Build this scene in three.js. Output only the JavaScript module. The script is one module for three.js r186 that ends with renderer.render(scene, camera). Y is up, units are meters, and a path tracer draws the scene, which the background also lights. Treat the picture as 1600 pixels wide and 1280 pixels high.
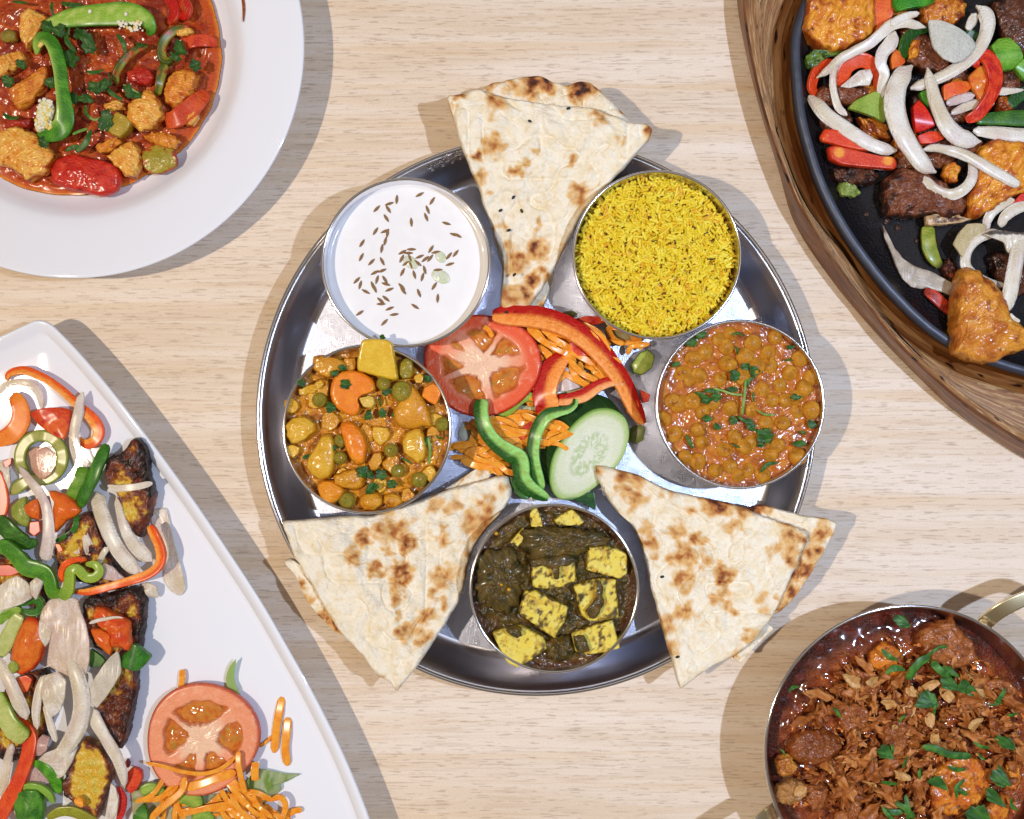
import * as THREE from 'three';
import { ImprovedNoise } from 'three/addons/math/ImprovedNoise.js';
import { mergeGeometries } from 'three/addons/utils/BufferGeometryUtils.js';
import { RectAreaLightUniformsLib } from 'three/addons/lights/RectAreaLightUniformsLib.js';

// ---------------------------------------------------------------- camera, light, exposure
const H = 0.75, S = 0.000375;                       // eye height over the table, metres per photo pixel on the table
const scene = new THREE.Scene();
const camera = new THREE.PerspectiveCamera(2 * Math.atan(640 * S / H) * 180 / Math.PI, 1.25, 0.05, 20);
camera.position.set(0, H, 0); camera.up.set(0, 0, -1); camera.lookAt(0, 0, 0);
const renderer = new THREE.WebGLRenderer({ antialias: true });
renderer.toneMapping = THREE.LinearToneMapping; renderer.toneMappingExposure = 1.0;
renderer.shadowMap.enabled = true;
RectAreaLightUniformsLib.init();
scene.background = new THREE.Color(0.165, 0.135, 0.115);
function lamp(color, intensity, x, y, z, r, tx, tz, half) {
  const l = new THREE.SpotLight(new THREE.Color(...color), intensity, 0, half * Math.PI / 180, 1, 2);
  l.position.set(x, y, z); l.target.position.set(tx, 0, tz); scene.add(l.target); l.castShadow = true; l.shadow.radius = r; l.shadow.mapSize.set(2048, 2048); scene.add(l);
}
function panel(color, intensity, w, h, x, y, z, tx, ty, tz) {
  const l = new THREE.RectAreaLight(new THREE.Color(...color), intensity, w, h);
  l.position.set(x, y, z); l.lookAt(tx, ty, tz); scene.add(l);
}
lamp([0.53, 0.66, 0.90], 3.7, 0.47, 1.15, -0.02, 0.5, 0.36, 0.0, 43);      // cool downlight over the right of the table
lamp([1.0, 0.86, 0.69], 9.6, -1.0, 2.1, 0.14, 1.0, -0.32, 0.0, 29);         // warmer downlight beyond the left of the table
panel([1.0, 0.95, 0.9], 0.36, 1.5, 1.0, 0.25, 1.9, -0.5, 0.1, 0, 0);
panel([1.0, 0.85, 0.7], 0.5, 0.7, 0.4, -0.9, 1.3, 0.8, 0, 0, 0);

// ---------------------------------------------------------------- helpers
const IN = new ImprovedNoise(), nz = (x, y, z) => IN.noise(x, y, z);
const fb = (x, y, z, o = 3) => { let s = 0, a = 0.5; for (let i = 0; i < o; i++) { s += a * IN.noise(x, y, z); x = x * 2.03 + 7.1; y = y * 2.03 + 3.3; z = z * 2.03 + 5.7; a *= 0.5; } return s; };
let seed = 12345;
const rnd = (a = 0, b = 1) => { seed = (seed + 0x6d2b79f5) | 0; let t = Math.imul(seed ^ (seed >>> 15), 1 | seed); t = (t + Math.imul(t ^ (t >>> 7), 61 | t)) ^ t; return a + (b - a) * (((t ^ (t >>> 14)) >>> 0) / 4294967296); };
const ss = (a, b, x) => { const t = Math.min(1, Math.max(0, (x - a) / (b - a))); return t * t * (3 - 2 * t); };
const cl = (x, a = 0, b = 1) => Math.min(b, Math.max(a, x));
const mx = (a, b, t) => [a[0] + (b[0] - a[0]) * t, a[1] + (b[1] - a[1]) * t, a[2] + (b[2] - a[2]) * t];
const K = (hex) => { const c = new THREE.Color().setHex(hex); return [c.r, c.g, c.b]; };
const V = (x, y, z) => new THREE.Vector3(x, y, z);
const P = (px, py, h = 0) => V((px - 800) * S * (H - h) / H, h, (py - 640) * S * (H - h) / H);
const L = (r, h = 0) => r * S * (H - h) / H;
const fr = (ox, oy, k) => { const f = (x, y) => [ox + x / k, oy + y / k]; f.k = k; return f; };
const F1 = fr(0, 0, 1);
const used = {};
const numbered = (n) => { const k = used[n] = (used[n] ?? -1) + 1; return k ? n + '_' + String(k).padStart(3, '0') : n; };
function mesh(geo, mat, name) { const m = new THREE.Mesh(geo, mat); m.name = name; m.castShadow = m.receiveShadow = true; return m; }
function tag(o, label, category, group, kind) {       // top-level object
  o.name = numbered(o.name); o.userData.label = label;
  if (category) o.userData.category = category;
  if (group) o.userData.group = group;
  if (kind) o.userData.kind = kind;
  scene.add(o); return o;
}
const thing = (name, x = 0, y = 0, z = 0) => { const g = new THREE.Group(); g.name = name; g.position.set(x, y, z); return g; };
function part(parent, geo, mat, name) { const m = mesh(geo, mat, name); m.position.sub(parent.position); parent.add(m); return m; }
// positions are world coordinates; the geometry is moved so that o is its origin
function geo(pos, idx, col, uvs = 20) {
  const g = new THREE.BufferGeometry(), n = pos.length / 3;
  g.setAttribute('position', new THREE.Float32BufferAttribute(pos, 3)); g.setIndex(idx); g.computeVertexNormals();
  const uv = new Float32Array(n * 2), N = g.attributes.normal;
  for (let i = 0; i < n; i++) { uv[2 * i] = (pos[3 * i] + pos[3 * i + 1] * 0.5) * uvs; uv[2 * i + 1] = (pos[3 * i + 2] + pos[3 * i + 1] * 0.5) * uvs; }
  g.setAttribute('uv', new THREE.BufferAttribute(uv, 2));
  if (col) {
    const c = new Float32Array(n * 3);
    for (let i = 0; i < n; i++) { const q = col(i, pos[3 * i] * 1000, pos[3 * i + 1] * 1000, pos[3 * i + 2] * 1000, N.getY(i)); c[3 * i] = q[0]; c[3 * i + 1] = q[1]; c[3 * i + 2] = q[2]; }
    g.setAttribute('color', new THREE.BufferAttribute(c, 3));
  }
  return g;
}
function displace(pos, idx, fn) {                      // push vertices along their normals by fn(mm coordinates) metres
  const g = new THREE.BufferGeometry(); g.setAttribute('position', new THREE.Float32BufferAttribute(pos, 3)); g.setIndex(idx); g.computeVertexNormals();
  const N = g.attributes.normal;
  for (let i = 0; i < pos.length / 3; i++) { const d = fn(pos[3 * i] * 1000, pos[3 * i + 1] * 1000, pos[3 * i + 2] * 1000, N.getY(i), i); pos[3 * i] += N.getX(i) * d; pos[3 * i + 1] += N.getY(i) * d; pos[3 * i + 2] += N.getZ(i) * d; }
}
function settle(m, origin) { m.geometry.translate(-origin.x, -origin.y, -origin.z); m.position.add(origin); return m; }

// closed outline -> n points at equal steps, softened sm times
function resample(pts, n, sm = 1, smooth = false) {
  let r;
  if (smooth) { r = new THREE.CatmullRomCurve3(pts, true, 'centripetal').getSpacedPoints(n).slice(0, n); }
  else {
    const q = [...pts, pts[0]], len = [0]; for (let i = 1; i < q.length; i++) len.push(len[i - 1] + q[i].distanceTo(q[i - 1]));
    r = []; let k = 1; for (let i = 0; i < n; i++) { const d = len.at(-1) * i / n; while (len[k] < d) k++; r.push(q[k - 1].clone().lerp(q[k], (d - len[k - 1]) / (len[k] - len[k - 1] || 1))); }
  }
  for (let s = 0; s < sm; s++) r = r.map((p, i) => p.clone().multiplyScalar(0.5).addScaledVector(r[(i + 1) % n], 0.25).addScaledVector(r[(i + n - 1) % n], 0.25));
  return r;
}
// A solid piece under a traced outline. o.y bottom height mm (number or fn of world mm), o.th thickness mm, o.dome mm, o.e edge rounding (share of the radius),
// o.na / o.nf surface lumps (mm high, mm wide), o.wave common bending fn(mm x, mm z) -> mm, o.skew [dx, dz] mm of the bottom against the top
function slab(F, arr, o) {
  const shell = o.m === M.skin || o.m === M.onion, ka = rnd(0, 3.14), yb = typeof o.y === 'function' ? o.y : () => o.y, th = typeof o.th === 'function' ? o.th : () => o.th, pts = [];
  for (let i = 0; i < arr.length; i += 2) {
    const [px, py] = F(arr[i], arr[i + 1]); let h = 0.02; for (let k = 0; k < 3; k++) { const p = P(px, py, h); h = (yb(p.x * 1000, p.z * 1000) + th(p.x * 1000, p.z * 1000) * 0.7) / 1000; }
    const p = P(px, py, h); p.y = 0; pts.push(p);
  }
  const n = o.n || 44, R = o.k || 9; let out = resample(pts, n, o.sm ?? 1, o.smooth);
  const c = o.c ? P(...F(...o.c), 0.03).setY(0) : out.reduce((a, p) => a.add(p), V(0, 0, 0)).multiplyScalar(1 / n), sd = o.seed ?? (seed % 977) * 1.37;
  if (o.rag) out = out.map((p) => { const f = 1 + o.rag * fb(p.x * 1000 / (o.ragf || 5), sd, p.z * 1000 / (o.ragf || 5), 3); return c.clone().addScaledVector(p.clone().sub(c), f); });
  const e = o.e ?? (shell ? 0.05 : 0.12), ev = o.ev ?? 0.4, prof = [], RR = Math.max(...out.map((p) => p.distanceTo(c)));
  for (let k = 1; k <= R; k++) prof.push([(1 - e) * k / R, 1]);
  for (let k = 1; k <= 4; k++) { const a = k / 4 * Math.PI / 2; prof.push([1 - e + e * Math.sin(a), 1 - ev + ev * Math.cos(a)]); }
  prof.push([1, (1 - ev) * 0.5]); prof.push([1 - e * 0.4, 0.06]); prof.push([1 - e, 0]); prof.push([0.5, 0]);
  const pos = [], idx = [], sv = [[0, 1]];
  const put = (x, z, s, v) => {
    const X = x * 1000, Z = z * 1000, w = o.wave ? o.wave(X, Z, s) : 0, y = yb(X, Z) + th(X, Z) * v + (shell ? (o.dome || 0) * 1.3 * (1 - ((Math.cos(ka) * (x - c.x) + Math.sin(ka) * (z - c.z)) / RR) ** 2) : (o.dome || 0) * (1 - s * s) * v) + w;
    const k = o.skew ? 1 - v : 0; pos.push(x + (k ? k * o.skew[0] / 1000 : 0), y / 1000, z + (k ? k * o.skew[1] / 1000 : 0));
  };
  put(c.x, c.z, 0, 1);
  for (const [s, v] of prof) for (let j = 0; j < n; j++) { put(c.x + (out[j].x - c.x) * s, c.z + (out[j].z - c.z) * s, s, v); sv.push([s, v]); }
  put(c.x, c.z, 0, 0); sv.push([0, 0]);
  const at = (r, j) => 1 + r * n + (j % n), last = pos.length / 3 - 1;
  for (let j = 0; j < n; j++) {
    idx.push(0, at(0, j + 1), at(0, j));
    for (let r = 0; r < prof.length - 1; r++) idx.push(at(r, j), at(r, j + 1), at(r + 1, j), at(r, j + 1), at(r + 1, j + 1), at(r + 1, j));
    idx.push(last, at(prof.length - 1, j), at(prof.length - 1, j + 1));
  }
  if (idx.length) { // face up?
    const a = V(pos[0], 0, pos[2]), b = V(pos[3 * at(0, 1)], 0, pos[3 * at(0, 1) + 2]).sub(a), d = V(pos[3 * at(0, 0)], 0, pos[3 * at(0, 0) + 2]).sub(a);
    if (b.z * d.x - b.x * d.z < 0) for (let i = 0; i < idx.length; i += 3) { const t = idx[i]; idx[i] = idx[i + 1]; idx[i + 1] = t; }
  }
  if (o.na) { const f = o.nf || 6; displace(pos, idx, (x, y, z) => (o.na / 1000) * (fb(x / f + sd, y / f, z / f, 4) * 2 + (o.fine || 0) * fb(x / 1.6, y / 1.6 + sd, z / 1.6, 2))); }
  if (o.fib) { const ca = Math.cos(ka), sa = Math.sin(ka); displace(pos, idx, (x, y, z) => (o.fib / 1000) * 2 * fb((x * ca + z * sa) / 1.5 + sd, y / 2.5, (z * ca - x * sa) / 8, 3)); }
  const g = geo(pos, idx, o.col && ((i, x, y, z, ny) => o.col(x, y, z, sv[i][0], sv[i][1], ny)));
  const m = mesh(g, o.m, o.name || 'piece'); return settle(m, V(c.x, yb(c.x * 1000, c.z * 1000) / 1000, c.z));
}
const list = (a, t) => Array.isArray(a) ? (() => { const f = t * (a.length - 1), i = Math.min(a.length - 2, Math.floor(f)); return a.length < 2 ? a[0] : a[i] + (a[i + 1] - a[i]) * (f - i); })() : a;
// A long piece along a traced line: o.w width in traced pixels (number or list), o.t thickness mm, o.h height mm (number or list), o.roll degrees (number or list), o.cup mm, o.tip [start, end] blunt shares
const FLATO = [[1, 0], [0.97, 0.8]]; for (let k = 0; k <= 12; k++) FLATO.push([0.92 - k * 1.84 / 12, 1]); FLATO.push([-0.97, 0.8], [-1, 0], [-0.97, -0.8], [-0.6, -1], [0, -1], [0.6, -1], [0.97, -0.8]);
const FLAT = [[1, 0], [1, 0.7], [0.95, 1], [0.6, 1], [0.2, 1], [-0.2, 1], [-0.6, 1], [-0.95, 1], [-1, 0.7], [-1, 0], [-1, -0.7], [-0.95, -1], [0, -1], [0.95, -1], [1, -0.7]];
function strip(F, arr, o) {
  const m = arr.length / 2, pts = []; let len0 = 0;
  for (let i = 0; i < m; i++) { const h = list(o.h, m > 1 ? i / (m - 1) : 0) / 1000, [px, py] = F(arr[2 * i], arr[2 * i + 1]); pts.push(P(px, py, h)); if (i) len0 += pts[i].distanceTo(pts[i - 1]); }
  const cv = new THREE.CatmullRomCurve3(pts, false, 'centripetal'), n = o.n || Math.max(12, Math.ceil(len0 * 1000 / 1.4)), flat = !o.box && (o.m === M.skin || o.m === M.onion || o.flat), SEC = o.m === M.onion ? FLATO : FLAT, ns = flat ? SEC.length : o.sec || 10, pos = [], idx = [], uv = [], sd = (seed % 991) * 1.7;
  cv.arcLengthDivisions = 60;
  const soft = o.m !== M.skin, tip = o.tip || (soft ? [0.5, 0.5] : [0.78, 0.78]), pw = o.box ?? (soft && o.m !== M.onion ? 0.5 : 0.28), te = soft ? 0.08 : 0.045;
  for (let i = 0; i <= n; i++) {
    const t = i / n, p = cv.getPointAt(t), T = cv.getTangentAt(t), B = V(0, 1, 0).cross(T).normalize(), N = T.clone().cross(B), r = list(o.roll || 0, t) * 0.6 * Math.PI / 180;
    const b = B.clone().multiplyScalar(Math.cos(r)).addScaledVector(N, Math.sin(r)), nn = N.clone().multiplyScalar(Math.cos(r)).addScaledVector(B, -Math.sin(r));
    const ends = (tip[0] + (1 - tip[0]) * ss(0, te, t)) * (tip[1] + (1 - tip[1]) * ss(0, te, 1 - t)) * (i === 0 || i === n ? 0.8 : 1);
    const w = L(list(o.w, t) / F.k, p.y) * ends * (o.m === M.skin ? 1.16 : o.m === M.onion ? 0.86 : 1) * (1 + 0.10 * nz(t * 5 + sd, sd, 0)), th = (o.m === M.skin ? 0.62 : o.m === M.onion ? 0.75 : 1) * (o.t / 1000) * (0.55 + 0.45 * ends), wob = (o.wob || 0) / 1000;
    p.y += wob * nz(t * 6, sd, 3);
    for (let j = 0; j < ns; j++) {
      const a = j / ns * Math.PI * 2, u = flat ? SEC[j][0] : Math.sign(Math.cos(a)) * Math.abs(Math.cos(a)) ** pw, v = flat ? SEC[j][1] : Math.sign(Math.sin(a)) * Math.abs(Math.sin(a)) ** pw;
      const q = p.clone().addScaledVector(b, u * w / 2).addScaledVector(nn, v * th / 2 + (o.m === M.skin ? 0.3 : 1) * (o.cup || 0) / 1000 * (0.5 - u * u) + (o.rib && v > 0 ? o.rib / 1000 * (nz(u * 3.2, sd, t * 1.5) + 0.5 * nz(u * 8, sd, t * 1.2)) : 0));
      pos.push(q.x, q.y, q.z); uv.push([t, u, v]);
    }
  }
  const st = pos.length / 3; for (const i of [0, n]) { const q = cv.getPointAt(i / n); pos.push(q.x, q.y + (o.cup || 0) / 2000, q.z); uv.push([i / n, 0, 0]); }
  for (let i = 0; i < n; i++) for (let j = 0; j < ns; j++) { const a = i * ns + j, b = i * ns + (j + 1) % ns; idx.push(a, a + ns, b, b, a + ns, b + ns); }
  for (let j = 0; j < ns; j++) { idx.push(st, j, (j + 1) % ns); idx.push(st + 1, n * ns + (j + 1) % ns, n * ns + j); }
  // outward?
  { const g0 = V(pos[0], pos[1], pos[2]), g1 = V(pos[3 * ns], pos[3 * ns + 1], pos[3 * ns + 2]), g2 = V(pos[3], pos[4], pos[5]), c = V(pos[3 * st], pos[3 * st + 1], pos[3 * st + 2]);
    if (g1.clone().sub(g0).cross(g2.sub(g0)).dot(g0.clone().sub(c)) < 0) for (let i = 0; i < idx.length; i += 3) { const t = idx[i]; idx[i] = idx[i + 1]; idx[i + 1] = t; } }
  if (o.na) displace(pos, idx, (x, y, z) => (o.na / 1000) * fb(x / (o.nf || 3) + sd, y / (o.nf || 3), z / (o.nf || 3), 3) * 2);
  const g = geo(pos, idx, o.col && ((i, x, y, z, ny) => o.col(uv[i][0], uv[i][1], uv[i][2], x, y, z)));
  const ms = mesh(g, o.m, o.name || 'strip'), mid = cv.getPointAt(0.5); return settle(ms, mid);
}
// A round heap or surface: centre c (world), radius fn of angle, height fn (mm x, mm z, share of radius) -> mm above c.y
function pool(c, rad, o) {
  const n = o.n || 180, R = o.k || 60, pos = [c.x, 0, c.z], idx = [], sv = [0], rf = typeof rad === 'function' ? rad : () => rad;
  for (let k = 1; k <= R; k++) for (let j = 0; j < n; j++) { const a = j / n * Math.PI * 2, r = rf(a) * k / R; pos.push(c.x + Math.cos(a) * r, 0, c.z + Math.sin(a) * r); sv.push(k / R); }
  for (let i = 0; i < sv.length; i++) pos[3 * i + 1] = c.y + o.f(pos[3 * i] * 1000, pos[3 * i + 2] * 1000, sv[i]) / 1000;
  for (let j = 0; j < n; j++) { pos.push(c.x + Math.cos(j / n * 6.283185) * rf(j / n * 6.283185) * 0.97, c.y - (o.deep || 0.006), c.z + Math.sin(j / n * 6.283185) * rf(j / n * 6.283185) * 0.97); sv.push(1); }
  pos.push(c.x, c.y - (o.deep || 0.006), c.z); sv.push(1);
  const at = (k, j) => 1 + (k - 1) * n + (j % n), last = pos.length / 3 - 1;
  for (let j = 0; j < n; j++) { idx.push(0, at(1, j + 1), at(1, j)); for (let k = 1; k <= R; k++) idx.push(at(k, j), at(k, j + 1), at(k + 1, j), at(k, j + 1), at(k + 1, j + 1), at(k + 1, j)); idx.push(last, at(R + 1, j), at(R + 1, j + 1)); }
  const g = geo(pos, idx, (i, x, y, z, ny) => o.col(x, y, z, sv[i], ny));
  return settle(mesh(g, o.m, o.name), V(c.x, c.y, c.z));
}
function lathe(prof, c, n = 128) { const g = new THREE.LatheGeometry(prof.map(([r, y]) => new THREE.Vector2(r, y)), n); g.translate(c.x, c.y, c.z); return g; }

// ---------------------------------------------------------------- textures and materials
function tex(w, h, fn, srgb, rep) {
  const d = new Uint8Array(w * h * 4);
  for (let y = 0; y < h; y++) for (let x = 0; x < w; x++) { const q = fn(x, y), i = (y * w + x) * 4; d[i] = cl(q[0]) * 255; d[i + 1] = cl(q[1]) * 255; d[i + 2] = cl(q[2]) * 255; d[i + 3] = 255; }
  const t = new THREE.DataTexture(d, w, h); t.wrapS = t.wrapT = THREE.MirroredRepeatWrapping; t.magFilter = t.minFilter = THREE.LinearFilter; if (srgb) t.colorSpace = THREE.SRGBColorSpace; t.needsUpdate = true; return t;
}
const g3 = (v) => [v, v, v];
const tGrain = tex(512, 512, (x, y) => g3(0.5 + fb(x / 14, y / 14, 1, 4) * 0.9));                                  // 50 mm a side
const tFine = tex(512, 512, (x, y) => g3(0.5 + fb(x / 5, y / 5, 9, 3) * 0.9));
const tScratch = tex(512, 512, (x, y) => g3(0.40 + 0.22 * fb(x / 90, y / 90, 2, 3) + 0.22 * fb(x / 3, y / 60, 5, 2) + 0.22 * fb(x / 60, y / 3, 8, 2) + 0.25 * fb(x / 4, y / 4, 3, 2)));
const MP = (o) => new THREE.MeshPhysicalMaterial({ ...(o.clearcoat ? { specularIntensity: 0.5 } : {}), ...o });
const M = {
  wet: MP({ name: 'wet food', vertexColors: true, roughness: 0.48, clearcoat: 0.5, clearcoatRoughness: 0.2, bumpMap: tGrain, bumpScale: 0.0006 }),
  gravy: MP({ name: 'gravy', vertexColors: true, roughness: 0.5, clearcoat: 0.5, clearcoatRoughness: 0.18, bumpMap: tGrain, bumpScale: 0.0006 }),
  oil: MP({ name: 'oily gravy', vertexColors: true, roughness: 0.3, clearcoat: 1, clearcoatRoughness: 0.1, bumpMap: tGrain, bumpScale: 0.0012 }),
  moist: MP({ name: 'moist food', vertexColors: true, roughness: 0.55, clearcoat: 0.35, clearcoatRoughness: 0.25, bumpMap: tGrain, bumpScale: 0.0005 }),
  skin: MP({ name: 'smooth pepper skin', vertexColors: true, roughness: 0.46, clearcoat: 0.4, clearcoatRoughness: 0.24, bumpMap: tGrain, bumpScale: 0.0006 }),
  veg: MP({ name: 'cut vegetable', vertexColors: true, roughness: 0.5, clearcoat: 0.4, clearcoatRoughness: 0.2, bumpMap: tFine, bumpScale: 0.0006 }),
  onion: MP({ name: 'cooked onion', vertexColors: true, roughness: 0.5, transparent: true, opacity: 0.74, clearcoat: 0.4, clearcoatRoughness: 0.25, bumpMap: tGrain, bumpScale: 0.0007 }),
  leaf: MP({ name: 'leaf', vertexColors: true, roughness: 0.55, transmission: 0.2, clearcoat: 0.2, clearcoatRoughness: 0.3, side: THREE.DoubleSide }),
  lettuce: MP({ name: 'lettuce', vertexColors: true, roughness: 0.6, transmission: 0.45, clearcoat: 0.3, side: THREE.DoubleSide }),
  bread: MP({ name: 'bread', vertexColors: true, roughness: 0.72, bumpMap: tGrain, bumpScale: 0.00045 }),
  crisp: MP({ name: 'crisp fried onion', vertexColors: true, roughness: 0.6, clearcoat: 0.25, clearcoatRoughness: 0.3, side: THREE.DoubleSide }),
  dry: MP({ name: 'dry seed', vertexColors: true, roughness: 0.7 }),
  char: MP({ name: 'charred crust', vertexColors: true, roughness: 0.5, clearcoat: 0.35, clearcoatRoughness: 0.3, bumpMap: tGrain, bumpScale: 0.0012 }),
  jelly: MP({ name: 'tomato jelly', vertexColors: true, roughness: 0.12, transmission: 0.3, clearcoat: 1, clearcoatRoughness: 0.04 }),
  steel: MP({ name: 'stainless steel', color: new THREE.Color(0.76, 0.75, 0.79), metalness: 1, roughness: 0.27 }),
  brushed: MP({ name: 'worn stainless steel', color: new THREE.Color(0.43, 0.45, 0.55), metalness: 1, roughness: 0.92, roughnessMap: tScratch, bumpMap: tScratch, bumpScale: 0.00025 }),
  rim: MP({ name: 'polished steel rim', color: new THREE.Color(0.8, 0.79, 0.8), metalness: 1, roughness: 0.12 }),
  china: MP({ name: 'white glazed china', color: new THREE.Color(0.85, 0.875, 0.95), roughness: 0.6, specularIntensity: 0.1, clearcoat: 1, clearcoatRoughness: 0.04 }),
  pulse: MP({ name: 'cooked chickpea', vertexColors: true, roughness: 0.6, clearcoat: 0.3, clearcoatRoughness: 0.3, bumpMap: tGrain, bumpScale: 0.0008 }),
  yog: MP({ name: 'yoghurt', vertexColors: true, roughness: 0.3, clearcoat: 0.7, clearcoatRoughness: 0.12 }),
  copper: MP({ name: 'brown steel pan wall', color: new THREE.Color(0.50, 0.40, 0.37), metalness: 1, roughness: 0.24, roughnessMap: null }),
  brass: MP({ name: 'brass', color: new THREE.Color(0.86, 0.74, 0.46), metalness: 1, roughness: 0.25 }),
  iron: MP({ name: 'oiled cast iron', color: new THREE.Color(0.012, 0.010, 0.012), metalness: 0.0, roughness: 0.6, specularIntensity: 0.3, clearcoat: 0.5, clearcoatRoughness: 0.16, bumpMap: tGrain, bumpScale: 0.0022 }),
  ironRim: MP({ name: 'bare cast iron', color: new THREE.Color(0.05, 0.055, 0.075), metalness: 0.35, roughness: 0.42, bumpMap: tFine, bumpScale: 0.0006 }),
};

// ---------------------------------------------------------------- table
{
  const W = 2048, mm = 900 / W, A = K(0xe6cfae), hex = (h) => [(h >> 16 & 255) / 255, (h >> 8 & 255) / 255, (h & 255) / 255];
  const base = hex(0xdec9b0), pale = hex(0xe9dac9), warm = hex(0xd8b68a), line = hex(0xb89c80), dark = hex(0x8c7058);
  const wood = tex(W, W, (px, py) => {
    const x = px * mm, y = py * mm, yw = y + 2.2 * fb(x / 90, y / 60, 3, 2) + 0.5 * nz(x / 16, y / 9, 11);
    let c = mx(base, pale, ss(-0.3, 0.35, fb(x / 260, yw / 16, 7, 3)));
    c = mx(c, warm, 0.36 * ss(0.02, 0.40, fb(x / 320, yw / 12, 21, 3)));
    c = mx(c, pale, 0.5 * ss(0.1, 0.5, nz(x / 60, yw / 2.2, 41)));
    c = mx(c, line, 0.24 * ss(0.0, 0.55, nz(x / 40, yw / 1.2, 31)));
    const d = nz(x / 13, yw / 0.85, 51) + 0.45 * nz(x / 5, yw / 0.7, 57) + 0.15 * nz(x / 120, yw / 7, 71);
    c = mx(c, dark, 0.33 * ss(0.24, 0.56, d));
    const f = 1 + 0.05 * nz(x / 0.9, y / 0.6, 61); return [c[0] * f, c[1] * f, c[2] * f];
  }, true);
  const woodBump = tex(1024, 1024, (px, py) => { const x = px * mm * 2, y = py * mm * 2, yw = y + 2.2 * fb(x / 90, y / 60, 3, 2) + 0.5 * nz(x / 16, y / 9, 11); return g3(0.7 - 0.6 * ss(0.3, 0.65, nz(x / 11, yw / 1.15, 51) + 0.5 * nz(x / 5, yw / 0.9, 57))); });
  const g = new THREE.BoxGeometry(1.7, 0.03, 1.5); g.translate(0, -0.015, 0);
  const p = g.attributes.position, uv = g.attributes.uv; for (let i = 0; i < p.count; i++) uv.setXY(i, (p.getX(i) + 0.62) / 0.9, (p.getZ(i) + 0.58) / 0.9);
  const t = mesh(g, MP({ name: 'pale oak laminate', map: wood, roughness: 0.58, bumpMap: woodBump, bumpScale: 0.0002, specularIntensity: 0.6 }), 'table_top');
  tag(t, 'pale oak laminate table top with fine dark grain flecks', 'table', null, 'structure');
}
// closed rings -> skin; each ring [[x, y, z] ...] of equal count; uv in metres along and across
function loft(rings, mat, name, { fill = false, col, flip = false } = {}) {
  const n = rings[0].length, pos = [], idx = [], uv = []; let vacc = 0;
  const len = [0]; for (let j = 1; j <= n; j++) len.push(len[j - 1] + rings[0][j % n].distanceTo(rings[0][j - 1]));
  rings.forEach((r, k) => { if (k) vacc += r[0].distanceTo(rings[k - 1][0]) * 0.5 + r[n >> 1].distanceTo(rings[k - 1][n >> 1]) * 0.5; for (let j = 0; j <= n; j++) { const p = r[j % n]; pos.push(p.x, p.y, p.z); uv.push(len[j], vacc); } });
  const w = n + 1;
  for (let k = 0; k < rings.length - 1; k++) for (let j = 0; j < n; j++) { const a = k * w + j, b = a + w; idx.push(a, a + 1, b, a + 1, b + 1, b); }
  if (fill) { const r = rings.at(-1), c = r.reduce((s, p) => s.add(p), V(0, 0, 0)).multiplyScalar(1 / n), q = pos.length / 3, b = (rings.length - 1) * w; pos.push(c.x, c.y, c.z); uv.push(0, 0); for (let j = 0; j < n; j++) idx.push(b + j, b + j + 1, q); }
  if (flip) for (let i = 0; i < idx.length; i += 3) { const t = idx[i]; idx[i] = idx[i + 1]; idx[i + 1] = t; }
  const g = new THREE.BufferGeometry(); g.setAttribute('position', new THREE.Float32BufferAttribute(pos, 3)); g.setAttribute('uv', new THREE.Float32BufferAttribute(uv, 2)); g.setIndex(idx); g.computeVertexNormals();
  const N = g.attributes.normal; for (let k = 0; k < rings.length; k++) { const a = k * w, b = a + n, v = V(N.getX(a) + N.getX(b), N.getY(a) + N.getY(b), N.getZ(a) + N.getZ(b)).normalize(); N.setXYZ(a, v.x, v.y, v.z); N.setXYZ(b, v.x, v.y, v.z); }
  return mesh(g, mat, name);
}
const ringOf = (arr, h, n) => { const q = []; for (let i = 0; i < arr.length; i += 2) q.push(P(arr[i], arr[i + 1], h)); return resample(q, n, 0, true); };
const inset = (ring, d, y) => ring.map((p, j) => { const a = ring[(j + 1) % ring.length], b = ring[(j + ring.length - 1) % ring.length], t = a.clone().sub(b).setY(0).normalize(); return V(p.x - t.z * d, y, p.z + t.x * d); });
const toward = (ring, f, y) => { const c = ring.reduce((a, p) => a.add(p), V(0, 0, 0)).multiplyScalar(1 / ring.length); return ring.map((p) => V(p.x + (c.x - p.x) * f, y, p.z + (c.z - p.z) * f)); };
const clockwise = (ring) => { let s = 0; ring.forEach((p, i) => { const q = ring[(i + 1) % ring.length]; s += p.x * q.z - q.x * p.z; }); return s > 0 ? ring : [...ring].reverse(); };
const lay = (o, x, y, z) => { o.position.set(x, y, z); o.children.forEach((c) => c.position.sub(o.position)); return o; };

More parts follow.
